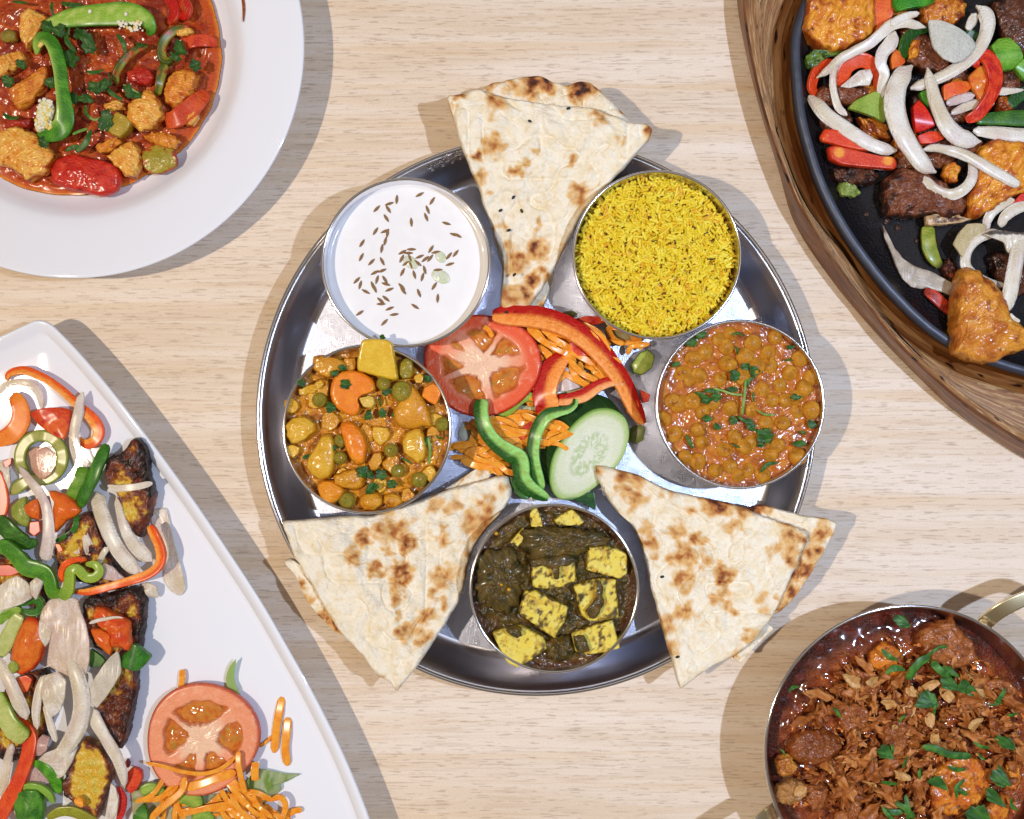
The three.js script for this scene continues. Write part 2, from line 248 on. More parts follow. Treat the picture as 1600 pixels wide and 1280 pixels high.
// ---------------------------------------------------------------- wooden board with cast iron plate
{
  const n = 420;
  const outer0 = clockwise(ringOf([1150, 0, 1163, 80, 1185, 170, 1214, 265, 1240, 350, 1301, 443, 1362, 516, 1423, 580, 1484, 638, 1545, 683, 1600, 717, 1700, 765, 1830, 800, 1980, 790, 2110, 720, 2180, 600, 2170, 450, 2100, 250, 1980, 60, 1820, -110, 1640, -230, 1450, -290, 1290, -270, 1190, -180, 1152, -80], 0, n));
  const outer1 = clockwise(ringOf([1161, 0, 1172, 85, 1193, 175, 1223, 264, 1256, 336, 1303, 396, 1342, 458, 1392, 525, 1453, 586, 1514, 638, 1600, 692, 1700, 740, 1830, 770, 1980, 762, 2100, 700, 2160, 590, 2150, 450, 2085, 260, 1970, 75, 1815, -90, 1635, -210, 1450, -268, 1300, -250, 1205, -170, 1166, -80], 0.024, n));
  const rimO = clockwise(ringOf([1254, 0, 1239, 45, 1236, 74, 1238, 119, 1244, 178, 1259, 238, 1280, 297, 1318, 368, 1386, 458, 1453, 522, 1500, 552, 1554, 573, 1610, 590, 1710, 610, 1830, 612, 1940, 570, 1990, 480, 1980, 360, 1920, 210, 1820, 60, 1690, -70, 1550, -150, 1420, -160, 1320, -100, 1275, -45], 0.032, n));
  const lipO = inset(rimO, -0.003, 0.026), wallTop = lipO.map((p, j) => { const k = 0.5 + 0.5 * Math.sin(j / n * Math.PI * 2 + 0.0); return p.clone(); });
  const W = 2048, hex = (h) => [(h >> 16 & 255) / 255, (h >> 8 & 255) / 255, (h & 255) / 255];
  const wood = tex(W, 384, (px, py) => {
    const u = px * 0.4, v = py * 0.16, vw = v + 2.5 * fb(u / 50, v / 30, 4, 2) + u * 0.03, fine = fb(u / 7, vw / 0.7, 73, 3);
    let c = mx(hex(0x8a6038), hex(0xb89468), ss(-0.25, 0.3, fb(u / 30, vw / 3, 3, 4) + 0.5 * fine));
    c = mx(c, hex(0x54321c), 0.68 * ss(0.02, 0.32, fb(u / 22, vw / 2.4, 13, 4) + 0.35 * fine));
    c = mx(c, hex(0x7a4822), 0.6 * ss(0.05, 0.4, fb(u / 40, vw / 6, 23, 3)));
    c = mx(c, hex(0x24140c), 0.9 * ss(0.24, 0.42, fb(u / 7, vw / 1.8, 33, 3) + 0.3 * nz(u / 50, v / 14, 5)));
    c = mx(c, hex(0xd2bc9c), 0.6 * ss(0.12, 0.4, fb(u / 11, vw / 0.8, 43, 2)));
    return c;
  }, true);
  wood.repeat.set(1 / (W * 0.0004), 1 / (384 * 0.00016));
  const side = wood.clone(); side.repeat.set(1 / (W * 0.0008), 1 / (384 * 0.0004)); side.needsUpdate = true;
  const mTop = MP({ name: 'scorched board wood', map: wood, roughness: 0.55, clearcoat: 0.25, clearcoatRoughness: 0.35, bumpMap: wood, bumpScale: 0.0006 });
  const mSide = MP({ name: 'oiled board edge', map: side, color: new THREE.Color(0.62, 0.42, 0.27), roughness: 0.45, clearcoat: 0.3, clearcoatRoughness: 0.3 });
  const b = thing('sizzler_board');
  const edge = inset(outer1, 0.0012, 0.0246);
  b.add(loft([inset(outer0, 0.012, 0.0005), inset(outer0, 0.002, 0.0005), outer0.map((p) => p.clone().setY(0.003)), outer0.map((p, j) => p.clone().lerp(outer1[j], 0.55)), outer1.map((p) => p.clone().setY(0.0232)), edge], mSide, 'board_edge'));
  const inner = inset(rimO, -0.009, 0.0240);
  b.add(loft([edge, inset(outer1, 0.004, 0.0256), outer1.map((p, j) => p.clone().lerp(inner[j], 0.5).setY(0.0258)), inset(rimO, -0.0105, 0.0255), inner], mTop, 'board_top'));
  b.add(loft([inner, inset(rimO, -0.004, 0.0195), inset(rimO, 0.004, 0.014)], mSide, 'recess', { fill: true }));
  tag(lay(b, 0.31, 0, -0.15), 'oval dark wooden board holding the black iron sizzler plate', 'serving board');
  const q = thing('sizzler_plate');
  q.add(loft([inset(rimO, 0.012, 0.0155), inset(rimO, 0.002, 0.019), rimO.map((p) => p.clone().setY(0.0295)), inset(rimO, 0.0008, 0.0322), inset(rimO, 0.0035, 0.0326), inset(rimO, 0.0052, 0.0318)], M.ironRim, 'plate_rim'));
  q.add(loft([inset(rimO, 0.0052, 0.0318), inset(rimO, 0.0075, 0.0285), inset(rimO, 0.0125, 0.0225), inset(rimO, 0.018, 0.0208), toward(rimO, 0.22, 0.0202), toward(rimO, 0.4, 0.020)], M.iron, 'plate_floor', { fill: true }));
  { const fg = q.children[1].geometry, fp = fg.attributes.position; for (let i = 0; i < fp.count; i++) fg.attributes.uv.setXY(i, fp.getX(i) * 20, fp.getZ(i) * 20); }
  tag(lay(q, 0.31, 0.015, -0.15), 'black cast iron oval sizzler plate with raised rim', 'sizzler plate');
}
// ---------------------------------------------------------------- white china
const PL = P(112, 72, 0.03);
{
  const p = thing('dinner_plate', PL.x, 0, PL.z);
  const g = lathe([[0.0001, 0.0075], [0.05, 0.0075], [0.076, 0.0085], [0.083, 0.011], [0.089, 0.017], [0.0935, 0.0212], [0.097, 0.0232], [0.103, 0.0245], [0.122, 0.0283], [0.1285, 0.0296], [0.1302, 0.0296], [0.1308, 0.0286], [0.1298, 0.0276], [0.12, 0.0245], [0.098, 0.018], [0.082, 0.004], [0.078, 0.0006], [0.074, 0.0006], [0.072, 0.004], [0.0001, 0.004]], V(PL.x, 0, PL.z), 200);
  part(p, g, M.china, 'plate_body');
  const smear = strip(F1, [379, -6, 381, 12, 380, 34], { w: [5, 5, 2], t: 0.8, h: 24, m: M.oil, col: () => K(0x9a4a14), name: 'sauce_smear' });
  smear.position.sub(p.position); p.add(smear);
  tag(p, 'round white china plate with wide rim holding chicken in red sauce', 'plate');
  const n = 360, out = clockwise(ringOf([-10, 530, 40, 507, 58, 500, 76, 504, 100, 525, 160, 592, 232, 684, 300, 777, 360, 865, 410, 942, 455, 1020, 490, 1083, 540, 1185, 578, 1280, 610, 1380, 600, 1460, 500, 1510, 250, 1525, 0, 1500, -200, 1430, -330, 1250, -360, 1000, -300, 780, -170, 630, -80, 560], 0.026, n));
  const t = thing('platter');
  t.add(loft([toward(out, 0.5, 0.0005), toward(out, 0.12, 0.0005), toward(out, 0.10, 0.004), inset(out, 0.004, 0.0205), inset(out, 0.0005, 0.0245), inset(out, 0, 0.0258), inset(out, 0.0006, 0.0266), inset(out, 0.0016, 0.0268), inset(out, 0.003, 0.0262), inset(out, 0.0065, 0.0243), toward(out, 0.045, 0.0226), toward(out, 0.09, 0.0215), toward(out, 0.18, 0.0205), toward(out, 0.3, 0.0201), toward(out, 0.5, 0.020)], M.china, 'platter_body', { fill: true }));
  tag(lay(t, -0.24, 0, 0.14), 'white glazed platter with a pointed corner under the grilled paneer and onions', 'platter');
}
// ---------------------------------------------------------------- steel tray and bowls
const TC = P(838, 650, 0.026);
{
  const t = thing('thali_tray', TC.x, 0, TC.z), c = V(TC.x, 0, TC.z);
  const fl = lathe([[0.0001, 0.004], [0.06, 0.004], [0.1385, 0.004]], c, 200), fp = fl.attributes.position; for (let i = 0; i < fp.count; i++) fl.attributes.uv.setXY(i, fp.getX(i) * 20 + 3, fp.getZ(i) * 20 + 3);
  part(t, fl, M.brushed, 'tray_floor');
  part(t, lathe([[0.1385, 0.004], [0.1405, 0.0044], [0.1435, 0.0066], [0.1470, 0.0125], [0.1520, 0.0215], [0.1555, 0.0248], [0.1570, 0.0254], [0.1560, 0.0240], [0.1500, 0.0150], [0.1450, 0.0060], [0.1420, 0.0028], [0.1385, 0.0008], [0.0001, 0.0008]], c, 200), M.steel, 'tray_wall');
  const ring = new THREE.TorusGeometry(0.1576, 0.0013, 10, 220); ring.rotateX(Math.PI / 2); ring.translate(c.x, 0.0252, c.z); part(t, ring, M.rim, 'tray_rim');
  tag(t, 'large round stainless steel thali tray holding five bowls and three breads', 'tray');
}
const mDrop = MP({ name: 'water', transmission: 1, thickness: 0.002, ior: 1.33, roughness: 0.02, color: new THREE.Color(1, 1, 1) });
{
  const spots = [672, 263, 679, 260, 684, 257, 689, 254, 694, 250, 700, 247, 705, 249, 711, 245, 716, 243, 699, 253, 707, 255, 692, 259, 718, 249, 676, 266];
  let first; for (let i = 0; i < spots.length; i += 2) {
    const p = P(spots[i], spots[i + 1], 0.018), d = first ? first.clone() : mesh(new THREE.SphereGeometry(0.0013, 14, 8), mDrop, 'water_droplet'); d.name = 'water_droplet';
    const r = Math.hypot(p.x - TC.x, p.z - TC.z), y = r < 0.147 ? 0.0125 - (0.147 - r) * 1.4 : r < 0.152 ? 0.0125 + (r - 0.147) * 1.8 : 0.0215 + (r - 0.152) * 0.9;
    d.position.set(p.x, y + 0.0002, p.z); const s = rnd(0.6, 1.1); d.scale.set(s * 1.15, s * 0.6, s); tag(d, 'clear water droplet on the tray wall beside the big folded bread', 'droplet', 'water droplets on the steel tray'); first ??= d;
  }
}
const BOWL = {};
{
  const rows = [['raita', 634, 410, 'steel bowl filled with white raita dotted with cumin'], ['rice', 1027, 398, 'steel bowl heaped with yellow rice'], ['chana', 1157, 632, 'steel bowl of chickpea curry'], ['veg', 573, 671, 'steel bowl of mixed vegetable curry with potato and peas'], ['saag', 866, 920, 'steel bowl of dark spinach curry with paneer cubes']];
  let first;
  for (const [k, x, y, label] of rows) {
    const p = P(x, y, 0.05), c = V(p.x, 0, p.z); BOWL[k] = c; let o;
    if (!first) {
      o = thing('steel_bowl', 0, 0.0042, 0);
      part(o, lathe([[0.0001, 0.0042], [0.0385, 0.0042], [0.0408, 0.0052], [0.0425, 0.0085], [0.0458, 0.0484], [0.0451, 0.0484], [0.0418, 0.0092], [0.0400, 0.0064], [0.0380, 0.0056], [0.0001, 0.0056]], V(0, 0, 0), 144), M.steel, 'bowl_wall');
      const r = new THREE.TorusGeometry(0.0457, 0.00085, 10, 160); r.rotateX(Math.PI / 2); r.translate(0, 0.0488, 0); part(o, r, M.rim, 'bowl_rim'); first = o;
    } else o = first.clone();
    o.name = 'steel_bowl'; o.position.set(c.x, 0.0042, c.z); tag(o, label, 'bowl', 'steel bowls on the thali tray');
  }
}
// ---------------------------------------------------------------- pan
const PN = P(1424, 1175, 0.052);
{
  const t = thing('serving_pan', PN.x, 0, PN.z), c = V(PN.x, 0, PN.z), R = L(232, 0.052), k = R / 0.081;
  part(t, lathe([[0.0001, 0.0006], [0.060 * k, 0.0006], [0.066 * k, 0.004], [0.0795 * k, 0.0512], [0.0803 * k, 0.0512], [0.0786 * k, 0.0508], [0.0655 * k, 0.0055], [0.060 * k, 0.0022], [0.0001, 0.0022]].filter((q, i) => i !== 4), c, 200), M.copper, 'pan_wall');
  const r = new THREE.TorusGeometry(0.0795 * k, 0.0009, 10, 220); r.rotateX(Math.PI / 2); r.translate(c.x, 0.0516, c.z); part(t, r, M.rim, 'pan_rim');
  for (const a of [[1536, 976, 1562, 955, 1600, 936, 1650, 920, 1690, 935, 1712, 975, 1705, 1025, 1680, 1062, 1654, 1078], [1207, 1268, 1180, 1290, 1150, 1316, 1132, 1352, 1150, 1398, 1190, 1418, 1240, 1412, 1285, 1392, 1314, 1374]]) {
    const hd = strip(F1, a, { w: 24, t: 2.6, h: [45, 51, 54, 55, 56, 55, 54, 51, 45], m: M.brass, tip: [1, 1], box: 0.3, name: 'handle', sec: 16 }); hd.position.sub(t.position); t.add(hd);
  }
  tag(t, 'round brown steel serving pan with brass loop handles full of meat curry', 'pan');
}

// ---------------------------------------------------------------- colour recipes (linear base colours)
const C = {}; for (const [k, h] of Object.entries({ red: 0xb81008, redIn: 0xe65226, org: 0xe8560f, orgIn: 0xf58f2e, grn: 0x2f6b12, grnDk: 0x1c4a10, grnIn: 0xa2b84a, olive: 0x8a8a1c, oliveIn: 0xb0ae62, onion: 0xf0e9da, onion2: 0xe4d6c0, purple: 0xcfa6ae, carrot: 0xffae34, carrot2: 0xfa951e, cream: 0xf0e6d0, cream2: 0xe9d8b4, toast: 0xdcaa5e, brown: 0xa65a1a, burnt: 0x5e280e, black: 0x170e0a, paneer: 0xe6cc48, paneer2: 0xd8b23a, masala: 0x9c3c10, masala2: 0xc4621a, tikka: 0xe79a34, tikka2: 0xd2711c, herb: 0x2c5c1c, herb2: 0x528a2c, herbDk: 0x18360f, meat: 0x4a2618, meat2: 0x7a4630, crisp: 0xa8602a, crisp2: 0xd6a066, oil: 0x5a1206 })) C[k] = K(h);
const pepper = (skin, flesh) => (t, u, v, x, y, z) => { const e = ss(0.15, 0.5, v + 0.15 * nz(x / 3, y / 3, z / 3)), f = mx(flesh, [flesh[0] * 1.15, flesh[1] * 1.35, flesh[2] * 1.5], ss(0, 0.5, nz(x / 2.2, y / 2.2, z / 2.2))); return mx(f, mx(skin, [skin[0] * 1.4, skin[1] * 1.5, skin[2] * 1.3], ss(-0.1, 0.6, fb(x / 6, y / 6, z / 6, 2))), e); };
const pepE = (skin, flesh, side) => (t, u, v, x, y, z) => { const n1 = nz(x / 3, y / 3, z / 3), e = ss(-0.2, 0.2, side * u + 0.12 * n1 - 0.05), f = mx(flesh, [Math.min(1, flesh[0] * 1.1 + 0.02), flesh[1] * 1.35 + 0.02, flesh[2] * 1.6 + 0.03], ss(-0.2, 0.5, nz(x / 2, y / 2, z / 2) + 0.4 * ss(0.2, 0.9, -side * u))); return mx(f, mx(skin, [skin[0] * 1.35, skin[1] * 1.5, skin[2] * 1.3], ss(-0.1, 0.6, fb(x / 6, y / 6, z / 6, 2))), e); };
const redP = pepper(C.red, C.redIn), orgP = pepper(C.org, C.orgIn), grnP = pepper(C.grn, C.grnIn), grnDk = pepper(C.grnDk, K(0x74a034)), oliP = pepper(C.olive, C.oliveIn);
const plainP = (a, b, d) => (x, y, z, s, v) => { const k = mx(a, b, ss(-0.3, 0.4, fb(x / 5, y / 5, z / 5, 3))); return d ? mx(k, d, ss(0.86, 1, s + 0.05 * nz(x / 3, z / 3, 1))) : k; };
const onionC = (t, u, v, x, y, z) => { const st = nz(u * 5.5 + 7, t * 1.6, z / 40) + 0.6 * nz(u * 13, t * 2.4, x / 50); let c = mx(K(0xeadcc0), K(0xfdf8ee), ss(-0.35, 0.4, st + 0.35 * ss(0.6, 1, Math.abs(u)))); c = mx(c, K(0xcdb488), 0.35 * ss(0.0, 0.45, nz(x / 9, y / 9, z / 9))); c = mx(c, C.purple, 0.25 * ss(0.05, 0.4, nz(x / 12 + 9, y / 12, z / 12))); return mx(c, K(0xa07840), 0.7 * ss(0.85, 1, Math.abs(u)) * ss(0.0, 0.35, nz(x / 5, 7, z / 5))); };
const onionS = (x, y, z, s, v) => onionC(s, nz(x / 9, 3, z / 20) * 2, v, x, y, z);
const carrotC = (t, u, v, x, y, z) => mx(C.carrot, C.carrot2, ss(-0.3, 0.4, nz(x / 3, y / 3, z / 3)));
const herbC = (t, u, v, x, y, z) => mx(C.herb, C.herb2, ss(-0.3, 0.4, nz(x / 3, y / 3, z / 3)));
const crumbs = (c, col, x, y, z, f, lo, hi) => mx(c, col, ss(lo, hi, fb(x / f, y / f, z / f, 3)));

// ---------------------------------------------------------------- flat breads
// spots: traced [x, y, radius, strength] browned patches
function bread(F, arr, o, spots, label) {
  const sp = []; for (let i = 0; i < spots.length; i += 4) { const p = P(...F(spots[i], spots[i + 1]), 0.04); sp.push([p.x * 1000, p.z * 1000, L(spots[i + 2] / F.k, 0.04) * 1000, spots[i + 3]]); }
  const brown = (x, z) => { let b = 0; const wx = x + 9 * fb(x / 9, 3, z / 9, 3), wz = z + 9 * fb(x / 9, 9, z / 9, 3); for (const [a, c, r, k] of sp) { const d = Math.hypot(wx - a, wz - c) / r; if (d < 1.6) b = Math.max(b, k * (1 - ss(0.1, 1.6, d))) + (b > 0 ? 0.08 * k * (1 - d / 1.6) : 0); } return b; };
  const lump = (x, z) => 1.6 * nz(x / 24, o.seed || 1, z / 24) + 2.4 * fb(x / 15, o.seed || 1, z / 15, 2) + 1.5 * nz(x / 7 + (o.seed || 0), 5, z / 7) + 0.9 * Math.max(0, fb(x / 4.2, 3, z / 4.2, 2)) + 0.35 * nz(x / 1.8, 8, z / 1.8) - 0.9 * Math.exp(-((nz(x / 16, 31 + (o.seed || 0), z / 16) / 0.05) ** 2));
  return slab(F, arr, { n: 260, k: 90, e: 0.045, ev: 0.7, rag: 0.03, ragf: 8, sm: 2, name: 'naan_bread', m: M.bread, ...o,
    wave: (x, z, s) => (o.wave ? o.wave(x, z, s) : 0) + 1.25 * lump(x, z) + 0.8 * brown(x, z),
    col: (x, y, z, s, v, ny) => {
      let c = mx(C.cream, C.cream2, ss(-0.2, 0.45, fb(x / 9, 2, z / 9, 4)));
      c = mx(c, K(0xf6eedc), 0.7 * ss(0, 0.4, fb(x / 5, 12, z / 5, 3))); c = mx(c, K(0xe0c088), 0.55 * ss(0.05, 0.4, fb(x / 2.6, 17, z / 2.6, 3) + 0.4 * fb(x / 14, 2, z / 14, 2)));
      let b = brown(x, z) * (0.56 + 0.62 * ss(-0.3, 0.35, fb(x / 4.5, 21, z / 4.5, 3))) + 0.34 * (o.toast ?? 1) * ss(0.02, 0.45, fb(x / 8 + 31, 1, z / 8, 3)) + (o.edge ?? 0.3) * ss(0.955, 1, s) * ss(-0.2, 0.3, fb(x / 6, 5, z / 6, 2));
      c = mx(c, C.toast, 0.9 * ss(0.15, 0.55, b)); c = mx(c, C.brown, 0.9 * ss(0.5, 1.0, b)); c = mx(c, C.burnt, ss(0.95, 1.3, b)); c = mx(c, C.black, ss(1.25, 1.6, b));
      return v < 0.5 ? mx(c, K(0xd8b98a), 0.5) : c;
    } });
}
const nigella = (b, F, arr) => { for (let i = 0; i < arr.length; i += 3) { const p = P(...F(arr[i], arr[i + 1]), 0.046), g = new THREE.SphereGeometry(1, 10, 8); g.scale(0.0013, 0.0008, 0.0008); const m = mesh(g, MP({ color: new THREE.Color(0.012, 0.012, 0.014), roughness: 0.5 }), 'nigella_seed'); m.rotation.y = arr[i + 2]; m.position.set(p.x - b.position.x, 0, p.z - b.position.z); m.userData.w = p; b.add(m); } dropOn(b); };
function dropOn(b) { // set each seed on the bread's own surface: the nearest upper vertex
  const q = b.geometry.attributes.position; for (const m of b.children) { let best = 1, y = 0; for (let i = 0; i < q.count; i += 1) { const d = (q.getX(i) - m.position.x) ** 2 + (q.getZ(i) - m.position.z) ** 2 - (q.getY(i) > m.position.y ? 1e-7 : 0); if (d < best && q.getY(i) > 0.0015) { best = d; y = q.getY(i); } } m.position.y = y + 0.0004; }
}
const FT = fr(660, 100, 3.2), FLn = fr(420, 710, 3.2825), FR = fr(910, 700, 3.2);
const away = (x, z) => Math.hypot(x - TC.x * 1000, z - TC.z * 1000);
const leanT = (a, b, y0, y1) => (x, z) => y0 + (y1 - y0) * ss(a, b, away(x, z));
{
  // big folded bread at the top: under layer, sliver, folded flap
  const under = bread(FT, [270, 135, 330, 105, 380, 90, 440, 76, 500, 64, 545, 60, 580, 62, 620, 70, 645, 88, 690, 100, 730, 104, 770, 87, 805, 86, 840, 95, 890, 130, 925, 165, 960, 200, 990, 235, 1030, 270, 1060, 300, 1000, 420, 900, 560, 760, 760, 620, 960, 560, 1080, 470, 1080, 420, 960, 360, 760, 300, 520, 260, 330],
    { y: leanT(30, 170, 12, 32), th: 5, seed: 3, edge: 0.5 }, [545, 78, 75, 1.2, 600, 95, 50, 1.3, 440, 95, 50, 0.8, 340, 112, 30, 1, 800, 110, 62, 1.55, 770, 140, 45, 1.0, 860, 125, 40, 1.1, 760, 180, 40, 0.7, 985, 238, 22, 1, 700, 120, 40, 0.4], 'under');
  tag(under, 'blistered under layer of the top naan with two scorched bumps', 'naan bread');
  const sl = bread(FT, [660, 1020, 652, 1085, 630, 1150, 605, 1215, 590, 1250, 400, 1250, 388, 1180, 395, 1100, 400, 1020, 350, 860, 420, 800], { y: 9, th: 6, seed: 8, n: 140, k: 40 }, [590, 1200, 40, 0.7, 400, 1160, 30, 1, 560, 1230, 30, 0.6], 'sliver');
  tag(sl, 'pale naan piece peeping out beneath the point of the top naan', 'naan bread');
  const top = bread(FT, [118, 158, 170, 152, 225, 138, 275, 118, 340, 150, 420, 165, 490, 178, 560, 190, 640, 200, 700, 205, 770, 208, 830, 215, 890, 232, 940, 250, 1000, 275, 1060, 292, 1120, 300, 1158, 322, 1140, 372, 1080, 440, 1020, 508, 960, 572, 915, 615, 870, 662, 825, 715, 780, 775, 740, 860, 700, 945, 672, 1000, 648, 1052, 620, 1095, 590, 1140, 530, 1226, 460, 1236, 392, 1226, 388, 1180, 400, 1100, 404, 1030, 400, 960, 380, 905, 360, 860, 335, 790, 310, 720, 290, 650, 270, 600, 250, 550, 230, 500, 205, 435, 180, 370, 160, 300, 140, 240],
    { y: leanT(40, 170, 17, 39), th: 6, seed: 5, c: [560, 560] }, [360, 205, 60, 1.0, 200, 165, 28, 1, 150, 225, 34, 0.7, 885, 265, 55, 0.75, 355, 405, 62, 1.0, 270, 465, 36, 1.25, 490, 530, 48, 0.9, 790, 650, 52, 1.0, 1130, 345, 36, 1.15, 470, 980, 62, 1.15, 580, 930, 62, 1.1, 545, 1070, 46, 1.1, 620, 1040, 40, 1.0, 430, 1150, 60, 1.0, 520, 1150, 44, 1.2, 440, 880, 40, 0.75, 750, 490, 26, 0.7, 290, 570, 40, 0.7, 330, 650, 34, 0.6, 960, 405, 24, 0.6, 580, 775, 32, 0.6, 700, 900, 50, 0.5, 560, 440, 26, 0.5, 990, 385, 20, 0.5, 800, 730, 40, 0.6, 380, 800, 30, 0.7, 400, 1060, 30, 0.8], 'top');
  nigella(top, FT, [538, 284, -0.6, 730, 222, 0.3, 390, 720, 0.5, 455, 655, 0.9, 497, 722, -1.2, 432, 820, 0.4, 460, 1045, 0.8, 420, 1235, 0]);
  tag(top, 'folded pale naan triangle dotted with black seeds at the top of the tray', 'naan bread');
}
{
  const sl = bread(FLn, [640, 300, 720, 262, 800, 232, 860, 200, 930, 160, 1000, 115, 1060, 75, 1105, 50, 1130, 62, 1140, 105, 1120, 160, 1020, 220, 880, 270, 760, 310], { y: leanT(30, 150, 9, 22), th: 5, seed: 14, n: 140, k: 40, edge: 0.5 }, [1080, 80, 40, 0.8, 980, 140, 40, 0.8, 860, 205, 30, 1.3, 1130, 90, 30, 0.5, 760, 250, 40, 0.7], '');
  tag(sl, 'brown edge of a second naan under the left bread beside the grated carrot', 'naan bread');
  const under = bread(FLn, [72, 545, 95, 536, 122, 540, 160, 560, 300, 640, 480, 860, 560, 1000, 480, 1010, 430, 968, 385, 942, 330, 905, 300, 872, 270, 838, 235, 800, 200, 760, 172, 700, 150, 645, 112, 590], { y: leanT(60, 165, 22, 31), th: 6, seed: 18, n: 150, k: 40 }, [160, 660, 26, 0.9, 320, 870, 46, 1.3, 270, 840, 34, 1.1, 345, 905, 34, 1.2, 210, 740, 30, 0.7], '');
  tag(under, 'toasted lower layer showing along the outer edge of the left naan', 'naan bread');
  const top = bread(FLn, [62, 345, 130, 340, 200, 334, 310, 325, 420, 315, 475, 318, 520, 320, 610, 292, 700, 262, 775, 232, 850, 204, 925, 180, 1000, 158, 1065, 140, 1130, 124, 1180, 112, 1222, 110, 1240, 145, 1248, 215, 1225, 252, 1200, 290, 1165, 330, 1130, 370, 1080, 430, 1040, 500, 1022, 560, 1012, 620, 1000, 680, 980, 742, 950, 800, 920, 852, 885, 905, 850, 960, 815, 1010, 780, 1062, 740, 1115, 700, 1165, 655, 1230, 640, 1205, 630, 1180, 585, 1150, 540, 1126, 505, 1075, 480, 1030, 430, 980, 380, 930, 340, 875, 300, 820, 265, 750, 230, 680, 200, 640, 170, 600, 140, 540, 108, 480],
    { y: leanT(40, 175, 17, 37), th: 6, seed: 21, c: [650, 600], toast: 0.8, wave: (x, z) => 2.6 * Math.exp(-((((x + 103) * 0.82 - (z - 70) * 0.58) / 7) ** 2)) }, [630, 400, 72, 1.0, 700, 470, 52, 1.15, 560, 385, 48, 0.9, 480, 440, 45, 0.9, 430, 525, 58, 0.85, 545, 590, 46, 1.0, 600, 500, 36, 0.7, 670, 620, 66, 1.25, 730, 600, 36, 0.7, 860, 265, 42, 0.85, 945, 280, 44, 0.85, 885, 445, 42, 0.8, 880, 385, 32, 0.7, 1060, 380, 80, 1.0, 1110, 310, 60, 1.1, 1130, 235, 34, 0.75, 1210, 190, 36, 0.9, 880, 640, 66, 0.85, 790, 840, 52, 1.15, 700, 900, 52, 1.0, 780, 940, 46, 0.7, 820, 940, 34, 0.8, 655, 740, 48, 0.75, 650, 820, 30, 0.8, 885, 775, 34, 0.95, 850, 715, 32, 0.7, 1000, 610, 40, 0.5, 740, 340, 50, 0.4, 920, 600, 50, 0.6, 590, 320, 50, 0.5, 560, 1140, 30, 0.4, 660, 1180, 26, 0.4, 1020, 520, 40, 0.8], '');
  tag(top, 'blistered naan triangle lying between the mixed vegetable bowl and the spinach bowl', 'naan bread');
}
{
  const low = bread(FR, [750, 1050, 790, 1078, 835, 1015, 900, 960, 960, 900, 900, 850, 780, 950], { y: 26, th: 4, seed: 33, n: 90, k: 20 }, [785, 1060, 30, 0.8], '');
  tag(low, 'small corner of naan sticking out below the right hand bread', 'naan bread');
  const under = bread(FR, [790, 330, 830, 296, 862, 285, 900, 280, 970, 300, 1040, 322, 1095, 335, 1150, 345, 1220, 350, 1275, 375, 1250, 445, 1200, 525, 1160, 595, 1120, 662, 1080, 720, 1035, 768, 985, 826, 940, 840, 850, 700, 800, 500], { y: leanT(60, 175, 24, 32), th: 5, seed: 37, n: 180, k: 50, edge: 0.5 }, [870, 300, 60, 1.4, 940, 310, 40, 0.9, 1190, 430, 62, 0.95, 1160, 520, 60, 1.0, 1110, 610, 70, 1.05, 1050, 720, 60, 1.05, 1000, 800, 40, 0.9, 1080, 450, 40, 0.9, 1070, 640, 40, 1.2], '');
  tag(under, 'reddish toasted lower layer of the right naan reaching past the tray', 'naan bread');
  const top = bread(FR, [60, 86, 110, 90, 180, 106, 250, 125, 290, 140, 330, 158, 410, 200, 460, 218, 520, 230, 580, 245, 640, 254, 690, 264, 740, 275, 820, 304, 880, 328, 940, 352, 1000, 372, 1060, 390, 1130, 428, 1122, 480, 1100, 530, 1070, 582, 1052, 630, 1032, 682, 1000, 755, 960, 830, 915, 898, 870, 960, 825, 998, 780, 1030, 710, 1066, 640, 1098, 600, 1128, 560, 1158, 490, 1210, 478, 1180, 468, 1150, 450, 1075, 430, 1000, 410, 935, 390, 870, 370, 795, 350, 720, 330, 645, 310, 570, 300, 520, 286, 470, 265, 425, 240, 382, 210, 355, 180, 330, 145, 280, 112, 230, 92, 190, 74, 150],
    { y: leanT(40, 175, 18, 38), th: 6, seed: 41, c: [640, 600] }, [95, 110, 42, 1.0, 210, 140, 50, 0.9, 290, 160, 52, 1.1, 225, 200, 30, 1.1, 275, 260, 60, 0.95, 690, 285, 62, 1.45, 640, 268, 50, 1.1, 800, 310, 50, 0.9, 480, 430, 58, 0.7, 575, 470, 52, 1.0, 510, 540, 68, 0.95, 340, 490, 52, 1.05, 500, 670, 52, 0.95, 700, 640, 62, 1.1, 1020, 560, 42, 1.45, 1090, 470, 30, 1.35, 1040, 410, 62, 1.0, 1020, 490, 60, 0.8, 960, 520, 40, 0.6, 760, 395, 44, 0.8, 800, 320, 30, 0.8, 510, 810, 54, 1.0, 690, 735, 66, 0.75, 730, 800, 36, 0.7, 845, 910, 32, 0.95, 905, 820, 44, 0.6, 900, 740, 50, 0.55, 820, 960, 36, 0.8, 410, 890, 56, 0.9, 440, 1000, 36, 0.7, 980, 740, 30, 0.8, 540, 330, 44, 0.75, 410, 240, 30, 0.6, 330, 420, 40, 0.8, 360, 550, 40, 0.6, 470, 240, 40, 0.5, 760, 1030, 50, 0.6, 620, 560, 40, 0.7], '');
  nigella(top, FR, [410, 657, 0.2, 478, 1048, 0.3]);
  tag(top, 'browned naan triangle lying between the chickpea bowl and the spinach bowl', 'naan bread');
}
